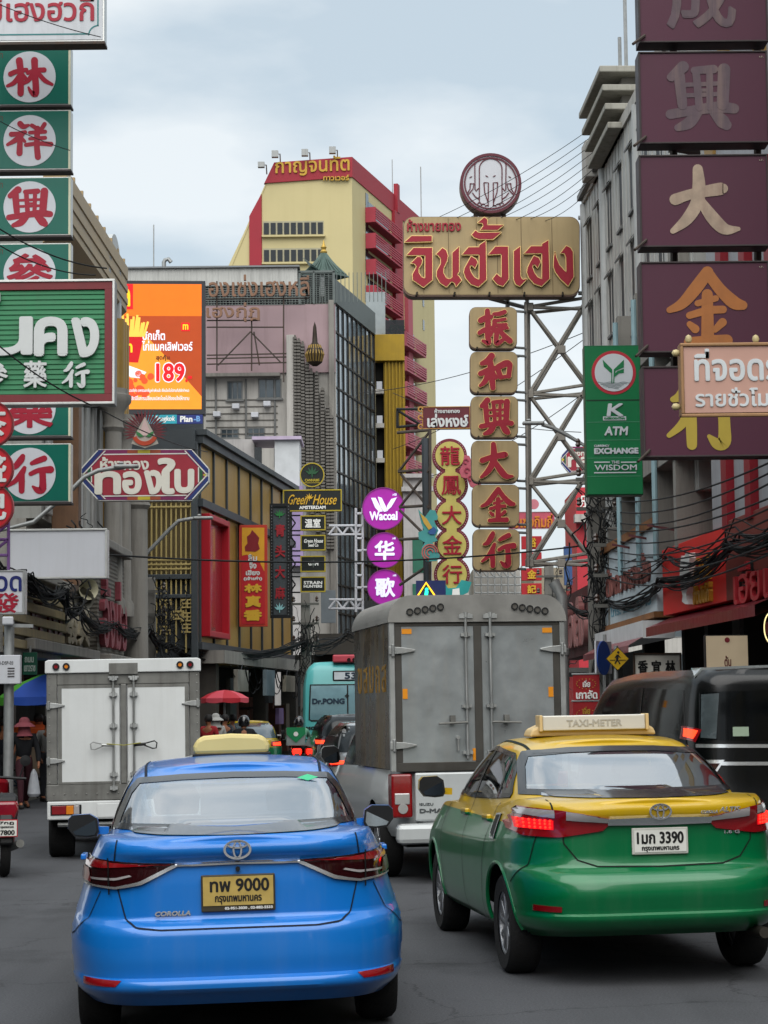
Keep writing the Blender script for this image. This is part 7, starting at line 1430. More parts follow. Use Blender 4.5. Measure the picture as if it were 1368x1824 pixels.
    fb('red_pier', RD, ua, ub, -.25, .0, 3, F.uv(710, 385)[1]); fb('pink_pier', PK, uu(721, 600), uu(729, 600), -.3, 0, 3, F.uv(730, 520)[1]); fb('pier_cap', RD, uu(702, 420) , uu(706, 420), -.3, .0, F.uv(704, 380)[1], F.uv(704, 330)[1])
    RB = mat('red_balcony', '9c3846', .6, var=.06); mbB = MB()
    for k in range(14):
        z0 = F.uv(690, 440)[1] - 3.0 * k * .66 - 0
        zt = F.uv(690, 425)[1] - k * 1.86
        if zt < 6: break
        for (xa, xb) in (((668, 716) if k < 5 else (0, 0)), (722, 757)):
            if xb == 0: continue
            if xb == 757 and k < 4: continue
            A_, B_ = uu(xa - 17, 450), uu(xb - 17, 450); mb = MB(); mb.box(A_, B_, -.75, -.02, zt - .12, zt, Mt)
            for q in range(5): mb.box(A_, B_, -.8, -.74, zt + .1 + .17 * q, zt + .2 + .17 * q, Mt)
            mb.box(A_, A_ + .12, -.75, -.02, zt, zt + .95, Mt); mb.box(B_ - .12, B_, -.75, -.02, zt, zt + .95, Mt); mb.build('balcony', RB if xb == 716 else mat('pink_balcony', 'a45a66', .6, var=.06), T)
            fb('window', DWIN, A_ + .5, B_ - .8, -.03, .1, zt + .1, zt + 1.55)
        u, v = uu(753, 600), zt
        fb('small_window', DWIN, u, u + .5, -.03, .1, zt + .6, zt + 1.4)
    mb = MB(); 
    for x, y, h_ in ((477, 285, .8), (502, 268, 1), (556, 266, 1), (606, 262, 1)): c = (px(x), .2, pz(y + 6)); mb.tube([c, (c[0], -.4, c[2] + h_ * .6), (c[0] - .3, -.7, c[2] + h_ * .5)], .05, 6); mb.box(c[0] - .55, c[0] - .1, -1.0, -.6, c[2] + h_ * .25, c[2] + h_ * .7)
    mb.build('floodlight', GALV, T); mb = MB(); c = F.uv(757, 390); mb.tube([Mt @ Vector((c[0], .3, c[1])), Mt @ Vector((c[0], .3, c[1] + 4.2))], .04, 6); c = F.uv(706, 335); mb.tube([Mt @ Vector((c[0], .3, c[1] - .5)), Mt @ Vector((c[0], .3, c[1] + 2.2))], .03, 6); mb.build('aerial', GALV, T)
def right_block():
    H = House('grey_building', 'grey corrugated building with tall slot windows and stepped concrete cornice on the right', (4.62, 46.2), (5.05, 33)); L_ = H.len; zt = 13.1
    H.box('wall', GREYSH, 0, L_, 0, 12, 5.2, zt); mb = MB()
    for k in (0, 2, 5): x = .1 + k * 1.55; mb.tube([(x, -.0, 5.2), (x, -.0, zt)], .11, 10)
    mb.build_each('round_pilaster', mat('pale_grey_pilaster', 'a9aaa8', .5, .2, var=.1, streak=.4), H.root, smooth=True)
    mb = MB()
    for k in range(30): x = .45 * k; mb.box(x, x + .05, -.018, 0, 5.2, zt)
    mb.build('wall_rib', mat('wall_rib_grey', 'adada8', .5, .3, streak=.4), H.root)
    for j in range(4):
        for k in range(8): x = .55 + k * 1.55; zz = 5.7 + j * 1.85; o = MB().box(x + .1, x + .62, -.008, .05, zz, zz + 1.2).build('window', mat('matt_dark_window', '2c3336', .5, var=.3, vs=2), H.root); MB().add([(x - .05, -.02, zz + 1.35), (x + .67, -.02, zz + 1.35), (x + .67, -.1, zz + 1.26), (x - .05, -.1, zz + 1.26), (x - .05, -.02, zz + 1.3), (x + .67, -.02, zz + 1.3), (x + .67, -.09, zz + 1.22), (x - .05, -.09, zz + 1.22)], [(0, 1, 2, 3), (7, 6, 5, 4), (3, 2, 6, 7)]).build('hood', FRM, o); MB().box(x + .04, x + .68, -.06, .0, zz - .06, zz).build('sill', FRM, o)
    H.box('parapet', CONCL, 0, L_, -.06, 11, zt, zt + .25)
    U0 = H.uv(1064, 300)[0]
    C2 = mat('cornice_concrete', '8d8b82', .8, var=.1, streak=.5)
    for k in range(4): z0 = 13.1 + k * .37; H.box('cornice', C2, 3.2 - .03 * k, 6.3 + .03 * k, -.34 - .05 * k, 8, z0, z0 + .13, .02)
    H.box('attic_wall', CONC, 3.5, 6.0, .0, 8, zt, 14.2); H.box('attic_block', CONCL, 2.0, 2.6, -.3, 1, zt, 13.9, .02)
    mb = MB(); mb.tube([(5.2, .1, 14.2), (5.2, .1, 15.3)], .04, 6); mb.tube([(6.0, .1, 14.2), (6.0, .1, 17.5)], .04, 6); mb.build('roof_post', GALV, H.root)
    H.box('gutter', FRM, 0, 3.2, -.16, -.06, zt + .1, zt + .22)
    # second building: stained balconies, then white strip with red posts
    B = House('balcony_building', 'stained grey concrete building with boarded balconies above the shops on the right', (4.68, 40), (5.0, 31.5)); n = B.len; B.box('wall', mat('dark_stained_wall', '3b3833', .85, var=.25, vs=1, streak=.5), 0, n, .5, 8, 4.2, 9.5)
    for k, z0 in enumerate((5.75, 6.75, 7.75)): B.box('balcony_band', CONC, 0, n, -.25, .5, z0, z0 + .58, .01); B.box('balcony_gap', DWIN, .2, n - .2, .3, .52, z0 + .58, z0 + 1.0)
    mb = MB()
    for x in (.6, 2.8, 4.6, 6.4): mb.box(x, x + .25, -.2, .5, 4.3, 9.2)
    mb.build('pier', CONC, B.root); mb = MB()
    for x in (1.2, 3.4, 5.2): mb.tube([(x, -.3, 4.2), (x, -.3, 9)], .05, 8)
    mb.build('drain_pipe', mat('pale_blue_pipe', '7f999f', .4, var=.1), B.root)
    mb = MB()
    for k in range(3): mb.bar((1.6 + 2.0 * k, -.5, 4.75), (2.2 + 2.0 * k, .2, 4.55), .04)
    mb.build('awning_strut', mat('dark_red_strut', '4a2224', .6), B.root)
    W2 = House('white_building', 'white panelled building with red posts above the red restaurant', (5.0, 31.4), (5.6, 20)); n = W2.len; W2.box('wall', mat('pale_panel_wall', '8f9093', .6, var=.1, streak=.3), 0, n, 0, 8, 4.3, 14); mb = MB()
    for k in range(7): mb.box(1.2 + 1.5 * k, 1.55 + 1.5 * k, -.12, 0, 4.3, 9)
    mb.build('red_post', mat('red_post', '7c1420', .5, var=.08), W2.root); mb = MB(); [mb.box(.3 + 1.1 * k, .9 + 1.1 * k, -.05, .05, 10 + (k % 3), 11.5 + (k % 3)) for k in range(8)]; mb.build('yellow_panel', mat('ochre_panel', '8a6c38', .5, .1, wave=(4, 'X')), W2.root)
    # restaurant fascia
    F = House('restaurant', 'red restaurant fascia with white chicken and yellow Thai lettering', (4.66, 34.7), (5.15, 27.2), 'shop front'); n = F.len; RS = mat('restaurant_red', 'd02624', .45, var=.05, streak=.08); ub = F.uv(1293, 1030)[0]
    F.box('fascia', RS, 0, ub, 0, .4, 3.25, 4.35, .01); F.box('brown_fascia', mat('restaurant_brown', '6e2f28', .5, var=.06), ub, n, 0, .4, 3.25, 4.4, .01)
    fp = lambda x, y: F.uv(1040 + x / 4.171, 840 + y / 4.171)
    q = [(770, 625), (790, 640), (800, 610), (828, 602), (832, 640), (828, 700), (832, 780), (822, 860), (806, 910), (812, 950), (822, 985), (800, 985), (775, 965), (780, 920), (765, 860), (757, 780), (760, 700)]
    MB().prism([fp(*p) for p in q], -.1, 0).build('chicken_cutout', WHT, F.root)
    def tx(body, r, m, dep=-.07, bold=.012):
        (a, b), (c, d) = fp(r[0], r[1]), fp(r[2], r[3]); return letters(MB(), body, min(a, c), max(a, c), min(b, d), max(b, d), dep, 0, bold).build('lettering', m, F.root)
    YG = mat('yellow_gold_letter', 'b8862a', .4, .2)
    tx('คั่นกี่', (845, 650, 950, 800), YG); tx('ข้าวมันไก่', (838, 850, 962, 965), YG); tx('เฮียเท้ง', (1150, 670, 1620, 900), BLKT, -.04, .03); tx('เฮียเท้ง', (1155, 675, 1615, 895), mat('red_neon_tube', 'b03038', .4), -.1, .004)
    mb = MB(); mb.add([(0, .2, 3.25), (n, .2, 3.25), (n, -.3, 3.05), (0, -.3, 3.05), (0, -.3, 2.9), (n, -.3, 2.9), (n, .2, 3.1), (0, .2, 3.1)], [(0, 1, 2, 3), (3, 2, 5, 4), (4, 5, 6, 7)]); mb.build('awning', mat('dark_red_awning', '6d1722', .4, var=.1, bump=.5, bs=6, coat=.3), F.root)
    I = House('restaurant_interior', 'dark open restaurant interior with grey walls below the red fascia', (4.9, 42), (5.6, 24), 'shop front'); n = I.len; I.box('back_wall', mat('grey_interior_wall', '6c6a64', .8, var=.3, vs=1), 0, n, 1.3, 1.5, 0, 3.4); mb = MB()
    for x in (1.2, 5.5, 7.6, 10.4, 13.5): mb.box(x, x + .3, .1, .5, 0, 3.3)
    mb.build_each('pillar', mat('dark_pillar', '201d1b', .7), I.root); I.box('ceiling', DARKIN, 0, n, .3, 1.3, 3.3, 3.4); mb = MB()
    for k in range(18): x = 2 + rnd.random() * 12; z = .9 + rnd.random() * 1.8; mb.box(x, x + rnd.uniform(.3, .8), .9, 1.25, z, z + rnd.uniform(.2, .6))
    mb.build_each('cupboard', mat('shop_clutter', '565047', .7, var=.5, vs=2), I.root); mb = MB(); [mb.box(6.8 + 1.6 * k, 7.8 + 1.6 * k, 1.15, 1.28, 2.45, 3.0) for k in range(3)]; mb.build_each('menu_board', mat('pale_menu_board', 'a8a79c', .5, var=.1), I.root)
    # old blue and white fascia
    O_ = House('old_fascia', 'faded blue and white fascia with rusty orange frame and brown lettering', (4.42, 41.6), (4.62, 35.2), 'shop front'); n = O_.len; O_.box('board', mat('faded_blue_white', 'b9c5ca', .5, var=.1, vs=.8, streak=.3, dirt='77706a'), 0, n, 0, .3, 3.35, 4.8, .01); mb = MB(); mb.box(-.05, n + .05, -.06, .32, 3.25, 3.35); mb.box(-.05, n + .05, -.06, .32, 4.8, 4.95); mb.build('rusty_frame', mat('rusty_orange', '7c5230', .7, var=.25, streak=.4), O_.root)
    mb = MB(); letters(mb, 'ตั้งกวงเฮงล้ง', .4, n - .5, 3.9, 4.45, -.04, 0, .006); mb.build('lettering', mat('rust_red_letter', '7a4a44', .6, var=.2), O_.root); mb = MB(); letters(mb, 'โทร. 222 4545', .8, n - .6, 3.5, 3.7, -.01, 0, .008); mb.build('lettering', mat('pale_blue_letter', '6f97a5', .6), O_.root)
    O_.box('white_soffit', mat('white_soffit', 'c0c2c2', .6, streak=.2), .2, n, -.25, .3, 2.9, 3.2); mb = MB(); mb.add([(.3, -.2, 2.95), (n, -.2, 2.95), (n, -.5, 2.78), (.3, -.5, 2.78), (.3, -.5, 2.66), (n, -.5, 2.66)], [(0, 1, 2, 3), (3, 2, 5, 4)]); mb.build('awning', mat('dark_red_awning', ''), O_.root)
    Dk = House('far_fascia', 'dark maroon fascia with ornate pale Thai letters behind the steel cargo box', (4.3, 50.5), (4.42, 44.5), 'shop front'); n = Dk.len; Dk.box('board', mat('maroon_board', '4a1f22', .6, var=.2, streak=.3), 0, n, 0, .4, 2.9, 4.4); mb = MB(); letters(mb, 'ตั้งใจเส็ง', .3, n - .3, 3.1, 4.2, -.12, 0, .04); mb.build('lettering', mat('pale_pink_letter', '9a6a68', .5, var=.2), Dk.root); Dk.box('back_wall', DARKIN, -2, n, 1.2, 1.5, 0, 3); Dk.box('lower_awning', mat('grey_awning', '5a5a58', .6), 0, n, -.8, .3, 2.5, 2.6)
    S = Sign('beige_sign', 'beige hanging lightbox with red seal and brown Thai letters below the red awning', 'shop sign', 1257, 1131, 1334, 1235, 27.4); S.panel('cabinet', BLK, 0, .15); f = S.panel('face', mat('beige_face', 'a5957c', .45, emit=.12, var=.06), -.01, 0, (1258.5, 1132.5, 1332.5, 1233), 0); S.disk('seal', mat('seal_red', '6d1420', .5), -.02, -.01, 1295, 1140, 4.6, f); S.text('ตั้น', (1290, 1168, 1302, 1187), mat('brown_letter', '5a2520', .5), -.02, -.01, .3, f); S.text('โบ', (1289, 1191, 1302, 1210), mat('brown_letter', ''), -.02, -.01, .3, f)
    S = Sign('calligraphy_board', 'pale board with three black brush Chinese characters inside the restaurant', 'board', 1130, 1165, 1212, 1203, 35.5); S.rim('frame', mat('dark_wood', '3a2a1e', .6), -.03, .05, (1128, 1163, 1214, 1206), 3); S.panel('face', mat('pale_board', 'c4c1b8', .6, var=.1), 0, .04, (1130, 1165, 1212, 1204), 0)
    for ch, x in (('香', 1145), ('宜', 1169), ('林', 1194)): S.text(ch, (x - 9, 1176, x + 9, 1199), BLKT, -.01, 0, .8)
    S = Sign('neon_ring', 'gold neon oval ring at the far right shop', 'sign', 1358, 1090, 1400, 1150, 27); u, v = S.uv(1374, 1119); k = S.size(1374, 1119, 1); mb = MB(); pts = [(u + 14 * k * math.cos(R(a)), -.05, v + 28 * k * math.sin(R(a))) for a in range(0, 361, 12)]; mb.tube(pts, .008, 6); mb.build('tube', mat('warm_neon', 'd9c58a', .3, emit=.8), S.root); S.disk('back', mat('deep_maroon', ''), 0, .05, 1374, 1119, 13)
def far_end():
    T = House('far_block', 'hazy row of shop houses closing the far end of the street', (-16, 122), (26, 126)); n = T.len; T.box('wall', CONCL, 0, n, 0, 10, 0, 9); 
    for k in range(20):
        for j in range(2): T.win(1 + k * 2, 2.2 + k * 2, 3.6 + j * 2.4, 5 + j * 2.4, FRM, GWIN, 2, sill=False)
    T.box('dark_arcade', DARKIN, 0, n, -.3, 0, 0, 3)
    A = House('cream_house', 'pale cream shop house seen beyond the steel lattice', (6.2, 86), (9, 86)); A.box('wall', mat('pale_cream', 'a39e88', .7, var=.08, streak=.3), 0, 3, 0, 8, 0, 7.6); [A.win(.4 + 1.1 * k, 1.1 + 1.1 * k, 4.5, 5.8, FRM, GWIN, 2) for k in range(2)]; A.box('pink_awning', mat('faded_pink_awning', 'a3757a', .6), .2, 2.2, -1, 0, 3.6, 4.3)
    Rb = House('red_banner_building', 'red clad building with white Chinese characters behind the lattice', (7.45, 80), (8.85, 80)); Rb.box('wall', mat('banner_red', 'b0303a', .5, var=.05), 0, 1.4, 0, 5, 0, 10.3); Rb.box('ledge', CONCL, -.1, 1.3, -.6, 0, 8.9, 9.2); mb = MB(); letters(mb, '乐', .15, .55, 9.5, 10, -.05, 0, .01); letters(mb, '時', .65, 1.1, 9.5, 10, -.05, 0, .02); mb.build('lettering', WHT, Rb.root); letters(MB(), '福', .5, 1.2, 7.0, 7.7, -.05, 0, .02).build('lettering', WHT, Rb.root); mb = MB(); mb.box(-.5, -.2, -.1, .2, 6.5, 8.0); mb.build('blue_board', mat('blue_board', '35507c', .5), Rb.root)
    S = Sign('rooftop_sign', 'pink signboard with orange Thai letters and a round emblem seen through the lattice', 'shop sign', 905, 912, 988, 942, 88); S.panel('board', mat('pink_board', 'a84a5a', .5, var=.1, streak=.2), 0, .2); S.text('ฮั่วเซ่งกิมกี่', (906, 916, 984, 940), mat('orange_letter', 'b8701e', .5), -.08, 0, .5); S.rim('frame', LGREY, -.03, 0, (905, 911, 989, 943), 1.2); S.disk('emblem', mat('pale_pink_emblem', 'b06a74', .5), 0, .1, 951, 898, 9)
    for i, (y0, y1, ch) in enumerate(((955, 978, '裕'), (984, 1008, '隆'), (1012, 1034, '金'), (1039, 1060, '記'))):
        S = Sign('red_sign', 'small distant red panel with gold character %s, %s in its column' % (ch, ('uppermost', 'second from top', 'third from top', 'lowest')[i]), 'shop sign', 929, y0, 965, y1, 78, 0, 'distant red panels in a column'); S.panel('panel', mat('panel_red', '9c1c24', .5, var=.05), 0, .2, bevel=.01); S.text(ch, (939, y0 + 3, 955, y1 - 3), GL, -.06, 0, .5)
    S = Sign('scaffold_house', 'building wrapped in scaffolding behind the lowest gold panel', 'building', 845, 1010, 930, 1075, 100); S.panel('wall', CONCL, .6, 6, (845, 1012, 930, 1268)); sg = [((845 + 12 * k, 1008, 0), (845 + 12 * k, 1268, 0)) for k in range(8)] + [((845, 1014 + 14 * k, 0), (930, 1014 + 14 * k, 0)) for k in range(6)] + [((845 + 12 * k, 1014, 0), (857 + 12 * k, 1028, 0)) for k in range(6)]; S.bars('scaffold_bars', GALV, sg, .04)
    S = Sign('white_house', 'white shop house with green shutters behind the phoenix figure', 'building', 720, 850, 770, 1260, 90); S.panel('wall', mat('white_render', ''), 0, 8); S.panel('shutter', mat('green_shutter', '2f6a56', .6, wave=(8, 'Z')), -.05, .1, (735, 960, 768, 1020)); S.panel('shutter', mat('green_shutter', ''), -.05, .1, (735, 1040, 768, 1080)); S.panel('cornice', mat('white_render', ''), -.3, 0, (715, 868, 772, 876)); S.panel('cornice', mat('white_render', ''), -.3, 0, (715, 845, 772, 852))
    S = Sign('street_bridge', 'dark concrete canopy structure beyond the bus under the magenta discs', 'building', 560, 1130, 720, 1180, 75); S.panel('beam', mat('dark_stained_wall', ''), 0, 3, (560, 1128, 720, 1165)); S.panel('grille', mat('dark_grille', '2a2c2c', .7, wave=(6, 'X')), -.1, 0, (640, 1070, 760, 1130)); S.panel('wall', DARKIN, .5, 3, (520, 1165, 720, 1300)); S.panel('grey_screen', mat('slate_screen', '5d6468', .6, var=.15), -.2, 0, (572, 1052, 598, 1110))
def behind():
    """the street goes on beside and behind the camera: shop houses that the car paint and glass reflect"""
    for k, (x, y, sg) in enumerate(((-9.5, -34, 1), (-9.8, -4, 1), (9.6, 22, -1), (9.8, -8, -1))):
        b = (x + .2, y + 28) if sg > 0 else (x - .2, y - 28)
        H = House('shop_house', ('plain grey row of shop houses left of the street, well behind the viewpoint', 'plain row of shop houses left of the street level with the viewpoint', 'plain row of shop houses right of the street level with the viewpoint', 'plain row of shop houses right of the street well behind the viewpoint')[k], (x, y), b); H.box('wall', CONCL, 0, 28, 0, 6, 3, 11.5); H.box('shop_opening', DARKIN, 0, 28, .4, 6, 0, 3); mb = MB()
        for i in range(11):
            for j in range(3): mb.box(.6 + 2.5 * i, 2.2 + 2.5 * i, -.04, .02, 4 + 2.5 * j, 5.5 + 2.5 * j)
        mb.build('window_bands', DWIN, H.root); mb = MB()
        for i in range(6): mb.box(1 + 4.6 * i, 4 + 4.6 * i, -.2, -.02, 3.0, 3.9)
        mb.build('shop_boards', mat(('board_red', 'board_green', 'board_cream', 'board_red')[k], ('7a1c20', '1f5a3a', '9a8a60', '7a1c20')[k], .5, var=.2), H.root)
    H = House('shop_house', 'plain row of shop houses closing the street far behind the viewpoint', (14, -60), (-14, -60)); H.box('wall', CONC, 0, 28, 0, 6, 0, 10)
# ------------------------------------------------------------------ poles, cables, lamps, stalls, people, two-wheelers
CBL = mat('black_cable', '151617', .7, var=.2)
def cable(label, a, b, drop=.4, r=.014, cat='cable', group='overhead wires'):
    o = MB().tube(sag(a, b, drop), r, 5).build('overhead_wire', CBL); return tag(o, label, cat, group)
def bundle(label, pts, n=22, spread=.16, r=.015):
    """thick bundle of telephone cables through given points"""
    mb = MB(); P_ = [Vector(p) for p in pts]
    for k in range(n):
        out = []; off = Vector((rnd.uniform(-1, 1), rnd.uniform(-1, 1), rnd.uniform(-1, 1))) * spread; ph = rnd.random() * 6
        for i in range(len(P_) - 1):
            m = 10; s = sag(P_[i], P_[i + 1], .12 + rnd.random() * .16, m)
            for j in range(m + (i == len(P_) - 2)): out.append(s[j] + off * (.6 + .5 * math.sin(ph + i * 2 + j * .7)))
        mb.tube(out, r * rnd.uniform(.6, 1.3), 5)
    o = mb.build('cable_bundle', CBL); return tag(o, label, 'cable bundle')
def tangle(label, c, w_, h_, n=60):
    mb = MB(); c = Vector(c)
    for k in range(n):
        p = [c + Vector((rnd.gauss(0, .12) * w_, rnd.gauss(0, .12) * w_, rnd.uniform(-.5, .5) * h_))]; up = rnd.choice((-1, 1)) * rnd.uniform(.02, .09)
        for j in range(6): p.append(p[-1] + Vector((rnd.gauss(0, .06) * w_, rnd.gauss(0, .06) * w_, (up + rnd.gauss(0, .04)) * h_)))
        q = smooth_path([tuple(x) for x in p], 4); mb.tube(q, rnd.uniform(.008, .018), 4)
    o = mb.build('cable_tangle', CBL); return tag(o, label, 'cables')
def street():
    PL = mat('concrete_pole', '716f6a', .85, var=.15, streak=.4)
    def pole(label, px, Y, ztop, r=.16):
        c = P(px, 1200, Y); t = thing('utility_pole', label, 'pole', (c.x, Y, 0), 0, 'utility poles'); MB().add([(x * r * k, y * r * k * .8, z) for z, k in ((0, 1.15), (ztop, .8)) for x, y in ((-1, -1), (1, -1), (1, 1), (-1, 1))], [(0, 1, 5, 4), (1, 2, 6, 5), (2, 3, 7, 6), (3, 0, 4, 7), (4, 5, 6, 7)]).build('shaft', PL, t, bevel=.02)
        mb = MB()
        for z in (ztop - .4, ztop - 1.0, ztop - 1.6): mb.box(-.42, .42, -.22, -.16, z, z + .07)
        mb.build_each('cross_arm', mat('weathered_arm', '5c5b57', .7, .3), t); mb = MB()
        for z in (ztop - .3, ztop - .9, ztop - 1.5):
            for x in (-.36, .36): mb.lathe([(.03, 0), (.06, .04), (.04, .08), (.055, .12), (.02, .17), (.001, .17)], (x, -.18, z), 'Z', 8)
        mb.build_each('insulator', mat('brown_insulator', '3a2a22', .3, coat=.5), t); return c
    pole('concrete utility pole behind the green bank sign, wrapped in black cables', 1068, 41.8, 7.3, .2); pole('shorter utility pole right of the cable tangle', 1097, 41, 5.3, .13); pole('distant thick concrete pole seen through the steel lattice', 981, 66, 6.3, .18); pole('distant thin concrete pole beside the thick one', 994, 66.5, 5.9, .14); pole('leaning dark cable pole below the small black boards', 545, 64, 5.4, .17); pole('concrete pole behind the gold slats on the left', 268, 53.2, 5.2, .15)
    tangle('tangle of black cables wound round the pole under the bank sign', (4.35, 41.3, 4.6), 1.3, 2.6, 70); tangle('tangle of thin cables on the distant poles behind the lattice', (5.6, 65.6, 4.4), 1.6, 2.2, 40); tangle('black cables hanging on the pole below the small black boards', (-2.4, 63.6, 3.6), 1.2, 1.8, 45); tangle('knot of cables at the foot of the gold slatted screen', (-5.6, 52.6, 4.0), 1.1, 1.4, 45); tangle('loose black cables over the left shop fascias', (-5.6, 38, 4.4), 1.4, 1.2, 22)
    bundle('thick black cable bundle sagging across the restaurant fascia', [P(1010, 1075, 45), P(1085, 1072, 41), P(1180, 1035, 34), P(1300, 975, 28.5), P(1440, 905, 24)], 15, .09, .013); bundle('second cable bundle just above the thick one on the right', [P(1075, 1000, 42), P(1190, 990, 34), P(1310, 950, 28), P(1440, 890, 24)], 9, .2, .012)
    bundle('thick black cable bundle drooping from the left lightboxes to the gold building', [P(-30, 985, 33), P(45, 1025, 35), P(110, 1055, 37.5), P(140, 1085, 39.5), P(200, 1112, 46), P(262, 1118, 51), P(300, 1150, 54), P(420, 1165, 58), P(545, 1140, 64)], 26, .13)
    bundle('cable bundle crossing behind the bus to the right side', [P(545, 1150, 64), P(620, 1128, 66), P(720, 1130, 60)], 12, .2)
    for k in range(9): cable('one of the thin wires running from the pole to the white building on the right', P(1075, 890 + 17 * k, 41.6), P(1440, 790 + 22 * k - (k % 3) * 7, 22), .25 + .05 * (k % 3), .013, group='wires from the bank sign pole')
    for k in range(8): cable('thin guy wire fanning from the grey building to the gold signboard', P(1058, 225 + 15 * k, 43), P(770 + 28 * k, 392 + (k % 2) * 3, 46.2), .12, .007, group='guy wires of the gold signboard')
    for k, (x, y, x2, y2) in enumerate(((1046, 590, 640, 700), (1046, 600, 700, 800), (1040, 700, 760, 850), (1035, 770, 700, 700))): cable('faint wire crossing behind the steel lattice', P(x, y, 55), P(x2, y2, 75), .3, .012, group='wires behind the steel lattice')
    cable('dark wire crossing the street in front of the lowest gold panel', P(190, 988, 40), P(1040, 972, 47), .25, .02); cable('wire from the left edge down past the big green sign', P(-20, 600, 30), P(175, 727, 31.4), .1, .012); cable('wire across the third green panel', P(-20, 395, 34), P(190, 478, 36), .15, .014); cable('wire across the fourth green panel', P(-20, 425, 34), P(170, 490, 36), .15, .012); cable('thin wire over the white signboard', P(-20, 0, 33), P(180, 66, 33.6), .05, .008); cable('thin wire over the topmost green panel', P(-20, 205, 35), P(125, 268, 35.6), .05, .008); cable('thin wire from the big green sign to the octagonal sign', P(175, 727, 31.5), P(370, 805, 46.6), .1, .01)
    # street lamps on the left
    def lamp(label, pts, Y, head):
        c = P(pts[0][0], pts[0][1], Y); t = thing('street_lamp', label, 'street lamp', (c.x, Y, 0), 0, 'street lamps'); W_ = [P(x, y, Y) - Vector((c.x, Y, 0)) for x, y in pts]; MB().tube([(W_[0].x, 0, 0)] + W_, .045, 10).build('pole', GALV, t, smooth=True); h_ = P(head[0], head[1], Y) - Vector((c.x, Y, 0)); mb = MB(); mb.box(-.24, .24, -.09, .09, -.035, .04, Matrix.Translation(h_)); mb.box(-.05, .05, -.05, .05, .04, .1, Matrix.Translation(h_ + Vector((-.1, 0, 0)))); mb.build('lamp_head', GALV, t, bevel=.03)
    lamp('grey street lamp arm crossing the octagonal sign', [(-60, 960), (60, 930), (130, 870), (150, 850), (175, 838), (200, 834), (222, 832)], 40, (225, 831)); lamp('grey street lamp arm in front of the gold slats and red frame', [(250, 1000), (262, 985), (300, 945), (318, 928), (340, 924), (355, 923)], 50, (362, 923)); lamp('slim grey street lamp arm beside the steel lattice', [(1052, 960), (1052, 800), (1010, 775), (985, 762), (965, 756)], 45, (950, 754))
    # left pavement: camera pole, street sign, stall umbrella, people
    c = P(16, 1200, 30.5); t = thing('camera_pole', 'steel pole with a white camera and a grey control box on the left pavement', 'pole', (c.x, 30.5, 0)); MB().tube([(0, 0, 0), (0, 0, 1.7 + (1273 - 1105) / 121)], .075, 12).build('pole', GALV, t, smooth=True); z = P(0, 1192, 30.5).z; b = MB().box(-.4, .2, -.22, -.08, z - .22, z + .2).build('control_box', LGREY, t, bevel=.01); letters(MB(), 'CAM-DSP-03', -.2, .1, z + .06, z + .11, -.225, -.218).build('lettering', BLKT, b); mb = MB(); [mb.box(x, x + .1, -.228, -.22, z - .12 + .04 * k, z - .105 + .04 * k) for k in range(4) for x in (-.28, .02)]; mb.build('vent_slot', DKFR, b)
    z = P(0, 1112, 30.5).z; MB().box(-.1, .06, -.3, .05, z - .02, z + .1, Matrix.Rotation(R(10), 4, 'Z')).build('camera', LGREY, t, bevel=.02); MB().bar((0, 0, z - .02), (.35, 0, z - .03), .05).build('camera_arm', GALV, t)
    S = Sign('street_name_sign', 'small dark green street sign behind the control box', 'street sign', 40, 1162, 66, 1202, 36); S.panel('plate', mat('street_sign_green', '0d4634', .5), 0, .03); S.text('ถนน', (44, 1170, 60, 1180), mat('dim_white', '9aa59e', .5), -.01, 0, .3); S.text('เยาวราช', (43, 1185, 63, 1196), mat('dim_white', ''), -.01, 0, .2); S.bars('hanger', GALV, [((53, 1150, .05), (53, 1164, .05))], .02)
    def umbrella(label, px, py_top, Y, r, cols, zrim, drop, group=None):
        c = P(px, py_top, Y); t = thing('market_umbrella', label, 'umbrella', (c.x, Y, 0), 0, group); n = 8; zt = c.z
        for k, m in enumerate(cols):
            mb = MB(); vs = []; fs = []
            for j, (rr_, dz) in enumerate(((.02, 0), (.35, -.06), (.7, -.24), (1, -.5))):
                for i in range(5): a = 2 * math.pi * (k + i / 4) / n; q = rr_ * r * (1 - .03 * math.sin(math.pi * i / 4)); vs.append((q * math.cos(a), q * math.sin(a), zt + (zrim - zt) * (-dz / .5)))
            for i in range(5): a = 2 * math.pi * (k + i / 4) / n; vs.append((r * .99 * math.cos(a), r * .99 * math.sin(a), zrim - drop * (1 + .25 * math.sin(math.pi * i / 4))))
            fs = [(j * 5 + i, j * 5 + i + 1, j * 5 + i + 6, j * 5 + i + 5) for j in range(4) for i in range(4)]; mb.add(vs, fs).build('canopy_panel', m, t, smooth=True, fix=False)
        MB().tube([(0, 0, 0), (0, 0, zt)], .025, 8).build('pole', GALV, t); mb = MB()
        for k in range(n): a = 2 * math.pi * k / n; mb.tube([(0, 0, zt - .05), (r * .97 * math.cos(a), r * .97 * math.sin(a), zrim)], .01, 4)
        mb.build('rib', GALV, t); return t
    BLU = mat('umbrella_blue', '2a4fa8', .6, var=.06); GRN = mat('umbrella_green', '4d9a32', .6, var=.06); RDU = mat('umbrella_red', 'a3202c', .6, var=.08); PKU = mat('umbrella_pink', 'b84450', .6, var=.08)
    umbrella('large blue and green market umbrella partly behind the white truck', 108, 1197, 40, 1.22, [BLU, GRN, BLU, GRN, GRN, BLU, BLU, GRN], P(0, 1243, 40).z, .13); umbrella('red and pink market umbrella beside the white truck', 400, 1229, 53, .62, [RDU, PKU] * 4, P(0, 1248, 53).z, .1)
